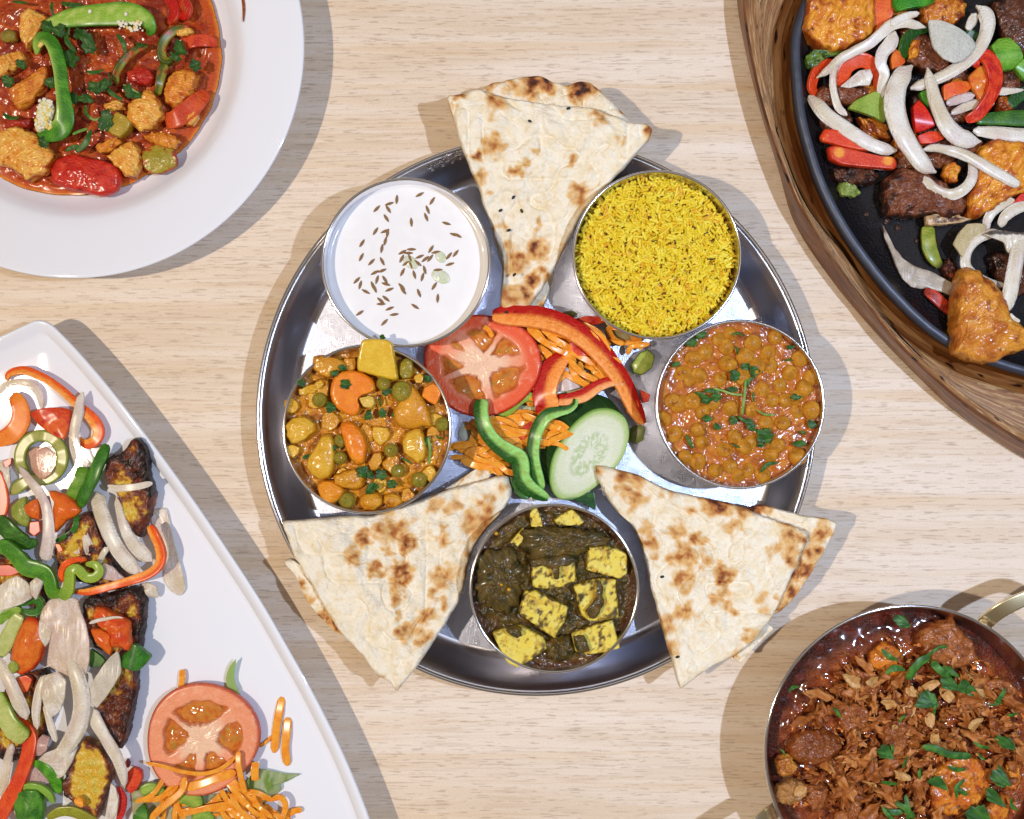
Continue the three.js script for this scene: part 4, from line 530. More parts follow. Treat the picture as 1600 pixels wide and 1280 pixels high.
// ---------------------------------------------------------------- chickpea curry
const FC = fr(1000, 480, 4.266);
{
  const c = BOWL.chana.clone().setY(0.0422), gr = (x, y, z) => { let k = mx(K(0xb25e08), K(0xc87e18), ss(-0.15, 0.35, fb(x / 4, 3, z / 4, 4))); k = mx(k, K(0x843c08), 0.85 * ss(-0.02, 0.3, fb(x / 9, 8, z / 9, 3))); k = mx(k, K(0xd49030), 0.4 * ss(0.15, 0.4, fb(x / 1.4, 3, z / 1.4, 2))); return mx(k, K(0x5a3a12), ss(0.3, 0.45, fb(x / 2.2, 13, z / 2.2, 2))); };
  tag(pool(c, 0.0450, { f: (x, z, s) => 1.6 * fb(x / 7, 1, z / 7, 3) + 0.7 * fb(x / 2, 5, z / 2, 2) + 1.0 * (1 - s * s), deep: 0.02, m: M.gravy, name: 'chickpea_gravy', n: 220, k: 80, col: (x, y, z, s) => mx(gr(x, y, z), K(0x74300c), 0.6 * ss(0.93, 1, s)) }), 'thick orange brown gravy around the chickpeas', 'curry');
  const at = [525, 215, 575, 268, 600, 180, 435, 300, 360, 345, 290, 440, 330, 480, 395, 455, 535, 482, 700, 325, 850, 310, 868, 392, 1065, 345, 1000, 440, 1095, 540, 820, 552, 780, 392, 215, 625, 255, 645, 350, 625, 415, 700, 880, 620, 968, 622, 1050, 695, 1140, 685, 745, 690, 580, 378, 838, 772, 950, 770, 410, 900, 385, 820, 630, 868, 500, 1090, 605, 1062, 655, 1122, 720, 1085, 870, 985, 910, 925, 1050, 995, 740, 900, 385, 1030, 230, 845, 600, 675, 820, 1120, 900, 200, 1140, 470, 690, 930, 160, 740, 480, 640, 680, 460, 1040, 600, 930, 520, 300, 1000, 560, 950, 750, 240];
  const shapes = []; for (let k = 0; k < 6; k++) { const g = new THREE.IcosahedronGeometry(0.0042, 5), q = g.attributes.position; for (let i = 0; i < q.count; i++) { const p = V(q.getX(i), q.getY(i), q.getZ(i)), d = p.clone().normalize(), f = 1 + 0.10 * ss(0.75, 1, d.x) - 0.06 * Math.exp(-((d.z / 0.16) ** 2)) * ss(0, 0.8, d.x + 0.3) + 0.05 * fb(d.x * 2 + k * 9, d.y * 2, d.z * 2, 2); q.setXYZ(i, p.x * f * 1.06, p.y * f * 0.9, p.z * f); }
    const cc = new Float32Array(q.count * 3); for (let i = 0; i < q.count; i++) { const x = q.getX(i) * 1000 + k * 20, y = q.getY(i) * 1000, z = q.getZ(i) * 1000; let m = mx(K(0xd98e1c), K(0xe8a83a), ss(-0.2, 0.4, fb(x / 3, y / 3, z / 3, 2))); m = mx(m, K(0xb0620f), 0.9 * ss(0.0, 0.28, fb(x / 2.6 + 4, y / 2.6, z / 2.6, 3) - y * 0.05 + 0.03)); cc.set(m, 3 * i); }
    g.setAttribute('color', new THREE.BufferAttribute(cc, 3)); g.computeVertexNormals(); shapes.push(g); }
  const mats = mesh(shapes[0], M.pulse, 'chickpea');
  for (let i = 0; i < at.length; i += 2) { const p = P(...FC(at[i], at[i + 1]), 0.043), m = mats.clone(); m.geometry = shapes[i / 2 % 6]; m.name = 'chickpea'; m.position.set(p.x, 0.0418 + rnd(-0.001, 0.0016), p.z); m.rotation.set(rnd(-0.4, 0.4), rnd(0, 6.28), rnd(-0.4, 0.4)); m.scale.setScalar(rnd(0.98, 1.2)); tag(m, 'plump yellow chickpea half sunk in orange gravy', 'chickpea', 'chickpeas in the curry bowl'); }
  leaves(FC, [640, 460, 46, 0.4, 700, 400, 44, 1.7, 765, 430, 40, 0.9, 740, 500, 44, 2.2, 680, 500, 40, 0.2, 620, 550, 40, 0.1, 480, 560, 62, 0.05, 410, 590, 55, 0.5, 510, 600, 42, -0.2, 440, 620, 40, 0.9, 690, 740, 50, 0.4, 735, 790, 52, 1.2, 840, 860, 66, 0.25, 770, 830, 46, 0.5, 620, 760, 36, 1.5, 450, 745, 34, 0.2, 510, 800, 30, 1.4, 330, 895, 54, 1.1, 860, 1070, 60, -0.5, 1065, 910, 44, -0.1, 1140, 785, 36, 1.3, 1080, 840, 34, 0.3, 650, 190, 38, 0.1, 1040, 600, 34, 0.2, 345, 230, 44, -0.5, 410, 180, 46, -0.3, 240, 380, 30, -0.4, 990, 360, 26, 0, 760, 600, 36, 1.4, 640, 290, 30, 1.3, 1000, 270, 26, 0.4, 640, 920, 34, 0.5, 800, 920, 24, 1.4], () => rnd(45.6, 47.6), 'chopped green coriander leaf on the chickpea curry', 'coriander leaves on the chickpea curry', { dk: 0.15 });
  stalk(FC, [490, 540, 560, 560, 620, 580, 690, 585], 16, [47, 48, 48, 47], 'pale coriander stalk across the middle of the chickpea curry'); stalk(FC, [705, 480, 700, 560, 690, 640, 680, 720], 18, [48, 48.5, 48, 47], 'upright coriander stem running down the chickpea curry'); stalk(FC, [785, 690, 830, 715, 900, 720], 14, [47, 47.5, 47], 'short coriander stalk beside a chickpea right of centre');
}
// ---------------------------------------------------------------- mixed vegetable curry
const FV = fr(420, 510, 4.129);
{
  const c = BOWL.veg.clone().setY(0.0405), gr = (x, y, z) => { let k = mx(K(0xc87e0c), K(0xdc9c1e), ss(-0.2, 0.35, fb(x / 4, 3, z / 4, 4))); k = mx(k, K(0x96500c), 0.8 * ss(0.02, 0.35, fb(x / 8, 8, z / 8, 3))); k = mx(k, K(0xe0a02c), 0.6 * ss(0.15, 0.4, fb(x / 1.6, 3, z / 1.6, 2))); return mx(k, K(0x3a2008), ss(0.28, 0.42, fb(x / 2.4, 13, z / 2.4, 2))); };
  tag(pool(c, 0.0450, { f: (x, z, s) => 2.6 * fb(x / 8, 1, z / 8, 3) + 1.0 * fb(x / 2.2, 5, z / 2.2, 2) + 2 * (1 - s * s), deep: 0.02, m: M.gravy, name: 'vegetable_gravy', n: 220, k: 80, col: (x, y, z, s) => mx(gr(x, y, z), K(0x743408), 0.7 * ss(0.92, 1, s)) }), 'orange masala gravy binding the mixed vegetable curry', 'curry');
  const pot = tone(K(0xd8a224), K(0xe2b23a), 6), potC = coat(pot, gr, 0.48), potD = coat(tone(K(0xcc8c1e), K(0xd89a2c), 6), gr, 0.62), car = coat(tone(K(0xe87c10), K(0xf08c1c), 6), gr, 0.42);
  const S5 = { na: 0.45, nf: 5, e: 0.18, k: 12, n: 56, m: M.wet };
  sl(FV, 'potato_chunk', 'large yellow potato chunk poking above the vegetable bowl rim', 'potato', [598, 88, 640, 82, 690, 78, 740, 82, 780, 88, 803, 112, 815, 190, 828, 270, 836, 345, 800, 352, 760, 338, 700, 326, 640, 305, 570, 290, 566, 250, 578, 180], { ...S5, y: (x, z) => 43 - (z - 4) * 0.12, th: 9, e: 0.12, na: 0.3, col: coat(tone(K(0xdcae20), K(0xe4bc34), 6), gr, 0.12) });
  sl(FV, 'carrot_slice', 'thick round orange carrot slice with a leaf on it in the vegetable curry', 'carrot', [400, 370, 430, 310, 480, 286, 540, 282, 600, 296, 660, 330, 690, 372, 694, 405, 660, 430, 600, 445, 574, 475, 592, 520, 585, 560, 550, 584, 500, 568, 450, 540, 410, 500, 392, 430], { ...S5, y: 44, th: 6, na: 0.2, col: car });
  sl(FV, 'carrot_slice', 'long wedge of orange carrot in the middle of the vegetable curry', 'carrot', [470, 622, 510, 608, 545, 612, 590, 660, 625, 720, 637, 780, 628, 850, 612, 890, 560, 896, 520, 850, 495, 790, 480, 720, 455, 660], { ...S5, y: 42, th: 8, dome: 2, na: 0.25, col: car });
  sl(FV, 'potato_chunk', 'bright yellow potato chunk left of the carrot wedge', 'potato', [350, 690, 400, 695, 425, 750, 432, 830, 425, 920, 395, 980, 330, 992, 270, 960, 240, 905, 248, 850, 290, 790, 325, 735], { ...S5, y: 41, th: 9, dome: 2.5, col: potC });
  sl(FV, 'potato_chunk', 'browned potato chunk touching the upper left wall of the vegetable bowl', 'potato', [290, 192, 350, 188, 430, 196, 495, 225, 508, 262, 470, 290, 430, 315, 390, 335, 330, 320, 285, 280, 280, 230], { ...S5, y: 42, th: 7, dome: 1.5, col: potD });
  sl(FV, 'potato_chunk', 'big smooth orange potato chunk right of the carrot slice', 'potato', [850, 470, 870, 400, 900, 362, 945, 390, 985, 450, 1020, 510, 1048, 580, 1058, 650, 1000, 645, 940, 662, 880, 665, 830, 640, 802, 600, 800, 540], { ...S5, y: 43, th: 8, dome: 2, na: 0.3, col: coat(tone(K(0xd08a1a), K(0xdb981f), 8), gr, 0.36) });
  sl(FV, 'potato_chunk', 'golden potato wedge below the big orange chunk', 'potato', [880, 690, 930, 665, 980, 655, 1008, 720, 1020, 800, 1010, 860, 965, 890, 910, 850, 868, 820, 858, 750], { ...S5, y: 42, th: 8, dome: 2, col: potC });
  sl(FV, 'carrot_piece', 'small orange carrot block near the right wall of the vegetable bowl', 'carrot', [1000, 392, 1060, 360, 1120, 402, 1105, 460, 1080, 515, 1030, 490, 985, 455], { ...S5, y: 42, th: 7, na: 0.3, col: car });
  sl(FV, 'potato_chunk', 'orange chunk at the lower left wall of the vegetable bowl', 'potato', [310, 1015, 350, 990, 410, 990, 470, 1030, 495, 1060, 465, 1105, 430, 1145, 385, 1148, 340, 1110, 315, 1060], { ...S5, y: 40, th: 8, dome: 2, col: coat(tone(K(0xe28a16), K(0xe89a2a), 6), gr, 0.38) });
  sl(FV, 'potato_chunk', 'crumbly yellow potato against the left wall of the vegetable bowl', 'potato', [108, 640, 150, 590, 200, 570, 260, 590, 308, 630, 300, 690, 250, 730, 200, 750, 150, 760, 112, 710], { ...S5, y: 41, th: 8, dome: 2, na: 0.8, col: potC });
  sl(FV, 'potato_chunk', 'small potato piece under the crumbly one by the left wall', 'potato', [118, 770, 160, 760, 205, 780, 195, 820, 160, 855, 130, 830], { ...S5, y: 40, th: 7, n: 36, col: potC });
  sl(FV, 'potato_chunk', 'gravy coated chunk at the bottom edge of the vegetable bowl', 'potato', [590, 1100, 640, 1070, 705, 1070, 740, 1110, 735, 1150, 680, 1190, 620, 1185, 580, 1150], { ...S5, y: 40, th: 7, dome: 2, col: potD });
  sl(FV, 'potato_chunk', 'rounded chunk beside the bottom one under the peas', 'potato', [740, 1090, 800, 1070, 850, 1090, 870, 1135, 830, 1165, 770, 1170, 735, 1140], { ...S5, y: 40, th: 7, dome: 2, col: potD });
  sl(FV, 'potato_chunk', 'soft brown potato lump below the carrot wedge', 'potato', [410, 960, 480, 930, 560, 920, 620, 960, 620, 1020, 560, 1060, 480, 1040, 420, 1010], { ...S5, y: 40.5, th: 7, dome: 2, na: 0.8, col: potD });
  sl(FV, 'cauliflower_piece', 'pale yellow vegetable piece between the carrot slice and the peas', 'vegetable', [580, 465, 640, 442, 682, 450, 690, 500, 660, 535, 610, 520], { ...S5, y: 47, th: 5, n: 36, na: 0.7, col: coat(tone(K(0xd8b040), K(0xe0be5a), 4), gr, 0.25) });
  sl(FV, 'cauliflower_piece', 'yellow floret piece along the upper left of the vegetable curry', 'vegetable', [190, 410, 240, 390, 300, 370, 340, 335, 368, 355, 350, 400, 290, 430, 230, 450, 195, 445], { ...S5, y: 43, th: 6, na: 1.0, nf: 3, col: potC });
  sl(FV, 'pepper_piece', 'olive green pepper piece right of the potato cube', 'green pepper', [840, 240, 880, 205, 925, 225, 940, 290, 920, 335, 870, 345, 840, 310], { ...S5, y: 43, th: 5, dome: 2, n: 36, m: M.skin, col: coat(tone(K(0x8a7a16), K(0xa08a20), 5), gr, 0.3) });
  sl(FV, 'potato_chunk', 'thin yellow sliver by the right edge of the vegetable curry', 'potato', [935, 325, 975, 300, 1005, 330, 990, 370, 950, 370], { ...S5, y: 44, th: 5, n: 30, col: potC });
  sl(FV, 'potato_chunk', 'small diced potato to the right of the pea with the hollow', 'potato', [640, 880, 680, 810, 725, 810, 735, 870, 700, 930, 660, 935], { ...S5, y: 41, th: 7, n: 36, col: potD });
  const fill = [['cauliflower crumb between the crumbly potato and the carrot slice', 400, 610, 60], ['small potato dice left of the carrot wedge', 300, 470, 55], ['yellow vegetable crumb below the carrot slice', 620, 690, 60], ['mashed potato bit near the middle of the vegetable curry', 720, 700, 62], ['soft potato bit beside the golden wedge', 800, 880, 60], ['yellow cube left of the bottom peas', 720, 1010, 55], ['small orange dice at the right wall below the block', 1060, 700, 50], ['orange crumb above the green stalk', 1080, 600, 50], ['potato crumb under the browned chunk', 330, 400, 58], ['mashed piece at the lower right wall of the vegetable bowl', 1040, 950, 58], ['yellow crumb beside the large yellow chunk', 520, 240, 45], ['potato crumb at the left wall above the lower piece', 150, 520, 50], ['small potato lump near the lower right peas', 900, 1090, 50], ['mashed yellow lump left of the carrot wedge foot', 480, 950, 50]];
  fill.forEach(([l, x, y, r], i) => { const q2 = []; for (let j = 0; j < 8; j++) { const a = j / 8 * 6.283, d = r * rnd(0.75, 1.3); q2.push(x + Math.cos(a) * d, y + Math.sin(a) * d); } sl(FV, i % 3 ? 'potato_piece' : 'vegetable_piece', l, i % 3 ? 'potato' : 'vegetable', q2, { ...S5, y: rnd(40, 42), th: rnd(4, 6), n: 40, na: 0.7, col: i % 2 ? potC : potD }); });
  const pg = new THREE.IcosahedronGeometry(0.0041, 5), q = pg.attributes.position, cc = new Float32Array(q.count * 3); for (let i = 0; i < q.count; i++) { const p = V(q.getX(i), q.getY(i), q.getZ(i)), d = p.clone().normalize(), f = 1 + 0.07 * fb(d.x * 2.5, d.y * 2.5, d.z * 2.5, 3) - 0.12 * Math.exp(-((Math.hypot(d.x - 0.4, d.z - 0.2) / 0.2) ** 2)); q.setXYZ(i, p.x * f, p.y * f * 0.92, p.z * f); cc.set(mx(mx(K(0xa49a30), K(0x8c8020), ss(-0.2, 0.4, fb(d.x * 3, d.y * 3, d.z * 3, 2))), K(0xb4741c), 0.7 * ss(0.05, 0.3, fb(d.x * 2 + 5, d.y * 2, d.z * 2, 2))), 3 * i); }
  pg.setAttribute('color', new THREE.BufferAttribute(cc, 3)); pg.computeVertexNormals(); const pea = mesh(pg, M.wet, 'pea');
  const at = [742, 370, 50, 862, 420, 49, 330, 475, 46, 462, 850, 46, 790, 800, 46, 832, 930, 45, 970, 990, 45, 505, 1122, 43, 1118, 630, 45, 460, 740, 44];
  for (let i = 0; i < at.length; i += 3) { const h = at[i + 2] / 1000, p = P(...FV(at[i], at[i + 1]), h), m = pea.clone(); m.name = 'pea'; m.position.set(p.x, h + 0.001, p.z); m.rotation.set(rnd(-0.6, 0.6), rnd(0, 6), rnd(-0.6, 0.6)); m.scale.setScalar(rnd(0.92, 1.15) * (i === 3 ? 1.25 : 1)); tag(m, 'wrinkled olive green pea in the vegetable curry', 'pea', 'peas in the vegetable curry'); }
  leaves(FV, [500, 375, 40, 0.2, 545, 415, 38, 1.3, 630, 235, 22, 0.2, 735, 75, 22, 1.2, 705, 92, 16, 0.4, 825, 575, 34, 0.2, 715, 490, 30, 1.3, 765, 415, 40, 0.05, 640, 580, 42, 1.9, 735, 565, 36, 1.4, 400, 530, 40, 1.4, 980, 645, 28, 0, 1030, 340, 34, 0.3, 218, 370, 36, 1.1, 480, 268, 30, 0.2, 430, 300, 30, -0.8, 620, 940, 56, 0.1, 660, 965, 36, 0.9, 730, 960, 44, 0.4, 670, 1040, 56, -0.6, 800, 1020, 40, 0.3, 250, 840, 26, -0.5, 420, 785, 34, 0, 1025, 750, 40, 1.5, 300, 615, 18, 0, 890, 870, 36, 0.5, 1100, 712, 28, 0.4], () => rnd(48, 51), 'chopped coriander leaf on the vegetable curry', 'coriander leaves on the vegetable curry', { dk: 0.25 });
  stalk(FV, [1028, 715, 1040, 790, 1035, 890], 18, [49, 50, 48], 'green coriander stalk lying upright by the right side of the vegetable curry');
}
// ---------------------------------------------------------------- spinach and paneer
const FP = fr(710, 770, 4);
{
  const c = BOWL.saag.clone().setY(0.0395), gr = (x, y, z) => { let k = mx(K(0x4a3a14), K(0x6c5622), ss(-0.25, 0.35, fb(x / 4, 3, z / 4, 4))); k = mx(k, K(0x262c10), 0.8 * ss(0.0, 0.35, fb(x / 6, 8, z / 6, 3))); k = mx(k, K(0x6a4012), 0.6 * ss(0.12, 0.4, fb(x / 5, 18, z / 5, 3))); return mx(k, K(0x9a6a24), 0.7 * ss(0.28, 0.46, fb(x / 1.6, 23, z / 1.6, 2))); };
  const hgt = (x, z, s) => 2.4 * fb(x / 7, 1, z / 7, 3) + 2.4 * fb(x / 2.6, 5, z / 2.6, 3) + 2.0 * (1 - s * s) + 1.6 * ss(-0.05, 0.2, fb(x / 12, 31, z / 12, 2));
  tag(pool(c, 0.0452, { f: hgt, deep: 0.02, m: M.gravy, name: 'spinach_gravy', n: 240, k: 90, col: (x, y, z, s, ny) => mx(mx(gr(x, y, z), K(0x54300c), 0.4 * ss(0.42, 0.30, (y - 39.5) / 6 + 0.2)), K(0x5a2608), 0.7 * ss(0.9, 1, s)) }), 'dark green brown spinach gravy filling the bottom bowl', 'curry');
  const pn = tone(C.paneer, K(0xe4d466), 6, K(0xd0a024), 0.12, 0.4), smear = (k) => (x, y, z, s, v, ny) => { let c = mx(pn(x, y, z), K(0xb07c1c), 0.6 * ss(0.0, 0.35, fb(x / 6 + 3, y / 6, z / 6, 3))); const q = fb((x + 0.7 * z) / 2.6, y / 3, (z - 0.7 * x) / 4.2, 4) + 0.5 * fb(x / 9, 3, z / 9, 2) + 0.12 * ss(0.6, 1, s) + k; c = mx(c, K(0x8a6a1c), 0.7 * ss(0.08, 0.26, q)); return mx(c, gr(x, y, z), ss(0.22, 0.4, q)); }, sp1 = smear(0.0), sp2 = smear(0.08);
  const S6 = { na: 0.22, nf: 4, e: 0.10, ev: 0.25, k: 22, n: 90, m: M.moist, sm: 1 };
  const rows = [['paneer cube with a spinach lump on its upper half near the bowl centre', [480, 455, 560, 440, 650, 425, 742, 402, 756, 480, 766, 552, 690, 580, 620, 602, 545, 600, 488, 590, 482, 520], sp2, 44], ['yellow paneer cube at the right wall of the spinach bowl', [838, 335, 920, 332, 1000, 340, 1076, 380, 1080, 440, 1078, 505, 1035, 540, 930, 512, 822, 482, 830, 400], sp1, 43], ['tilted paneer slab streaked with spinach in the centre left', [440, 612, 480, 604, 520, 610, 620, 670, 712, 708, 704, 760, 688, 812, 660, 860, 630, 912, 540, 850, 400, 752, 418, 680], sp2, 45], ['paneer cube split by a dark spinach streak', [742, 580, 810, 555, 880, 532, 950, 532, 1010, 540, 1020, 660, 1027, 780, 960, 790, 900, 802, 840, 800, 790, 762, 765, 670], sp2, 45], ['smooth yellow paneer cube at the lower right wall of the spinach bowl', [730, 880, 800, 850, 880, 822, 990, 790, 1012, 880, 1037, 970, 940, 995, 840, 1010, 755, 992, 740, 930], sp1, 43.5], ['paneer cube leaning on the lower left rim of the spinach bowl', [235, 872, 310, 845, 400, 822, 480, 860, 560, 900, 582, 978, 490, 1040, 392, 1090, 330, 1062, 280, 970], sp1, 44.5], ['half sunken paneer piece at the top of the spinach bowl', [620, 172, 670, 130, 735, 102, 780, 140, 812, 182, 780, 206, 700, 205, 640, 198], sp1, 43], ['narrow paneer sliver standing near the top left of the spinach bowl', [470, 122, 495, 98, 515, 95, 540, 150, 552, 212, 515, 215, 478, 212], sp1, 43], ['small paneer corner showing through spinach at the upper left', [348, 312, 380, 270, 432, 215, 438, 270, 424, 328, 390, 332], sp1, 43]];
  for (const [label, a, col, y] of rows) sl(FP, 'paneer_cube', label, 'paneer', a, { ...S6, y: y - 4, th: 8.5, col });
  const lump = gr, S7 = { na: 1.5, nf: 2.6, fine: 0.3, e: 0.4, k: 18, n: 80, m: M.gravy, dome: 2.2, rag: 0.45, ragf: 5, col: lump };
  sl(FP, 'spinach_clump', 'large spinach clump across the upper middle of the spinach bowl', 'spinach', [430, 260, 520, 215, 640, 215, 760, 205, 860, 230, 980, 290, 960, 330, 860, 340, 770, 390, 700, 420, 600, 445, 490, 440, 450, 370], { ...S7, y: 44, th: 6 });
  sl(FP, 'spinach_clump', 'spinach clump on the left wall side of the paneer', 'spinach', [150, 400, 240, 340, 360, 350, 430, 420, 430, 520, 420, 620, 380, 720, 260, 760, 150, 660, 130, 520], { ...S7, y: 41, th: 5 });
  sl(FP, 'spinach_clump', 'spinach blob resting on the lower left paneer cube', 'spinach', [310, 845, 370, 828, 410, 850, 425, 895, 380, 908, 335, 885], { ...S7, y: 52, th: 2.5, dome: 2, na: 0.7, n: 40 });
  sl(FP, 'spinach_clump', 'dark spinach streak lying across the split paneer cube', 'spinach', [890, 540, 925, 540, 925, 640, 940, 700, 910, 740, 890, 790, 840, 790, 810, 740, 860, 690, 900, 640], { ...S7, y: 52, th: 1.6, dome: 1.2, na: 0.5, n: 50 });
  sl(FP, 'spinach_clump', 'spinach drip hanging over the paneer nearest the bowl centre', 'spinach', [470, 430, 560, 400, 690, 390, 745, 420, 720, 460, 660, 455, 655, 540, 625, 540, 610, 470, 540, 455, 490, 470], { ...S7, y: 51.5, th: 1.6, dome: 1.2, na: 0.6, n: 60 });
  sl(FP, 'spinach_clump', 'spinach patch between the two lower paneer cubes', 'spinach', [560, 930, 640, 900, 730, 900, 760, 970, 720, 1040, 620, 1060, 560, 1020], { ...S7, y: 42, th: 4 });
  sl(FP, 'spinach_clump', 'spinach smear on the left corner of the smooth lower right cube', 'spinach', [745, 900, 800, 890, 830, 930, 850, 990, 780, 1000, 750, 960], { ...S7, y: 50.5, th: 1.5, dome: 1, na: 0.6, n: 40 });
  const sg = new THREE.SphereGeometry(0.0011, 12, 8); for (const [x, y, l] of [[292, 577, 'yellow mustard seed speck on the spinach at left'], [262, 255, 'yellow seed speck near the upper left wall of the spinach bowl'], [340, 605, 'pale seed speck beside the mustard seed on the spinach']]) { const p = P(...FP(x, y), 0.0475), m = mesh(sg, MP({ color: new THREE.Color(...K(0xd09a24)), roughness: 0.4, clearcoat: 0.6 }), 'mustard_seed'); m.position.copy(p); put(m, l, 'seed'); }
}

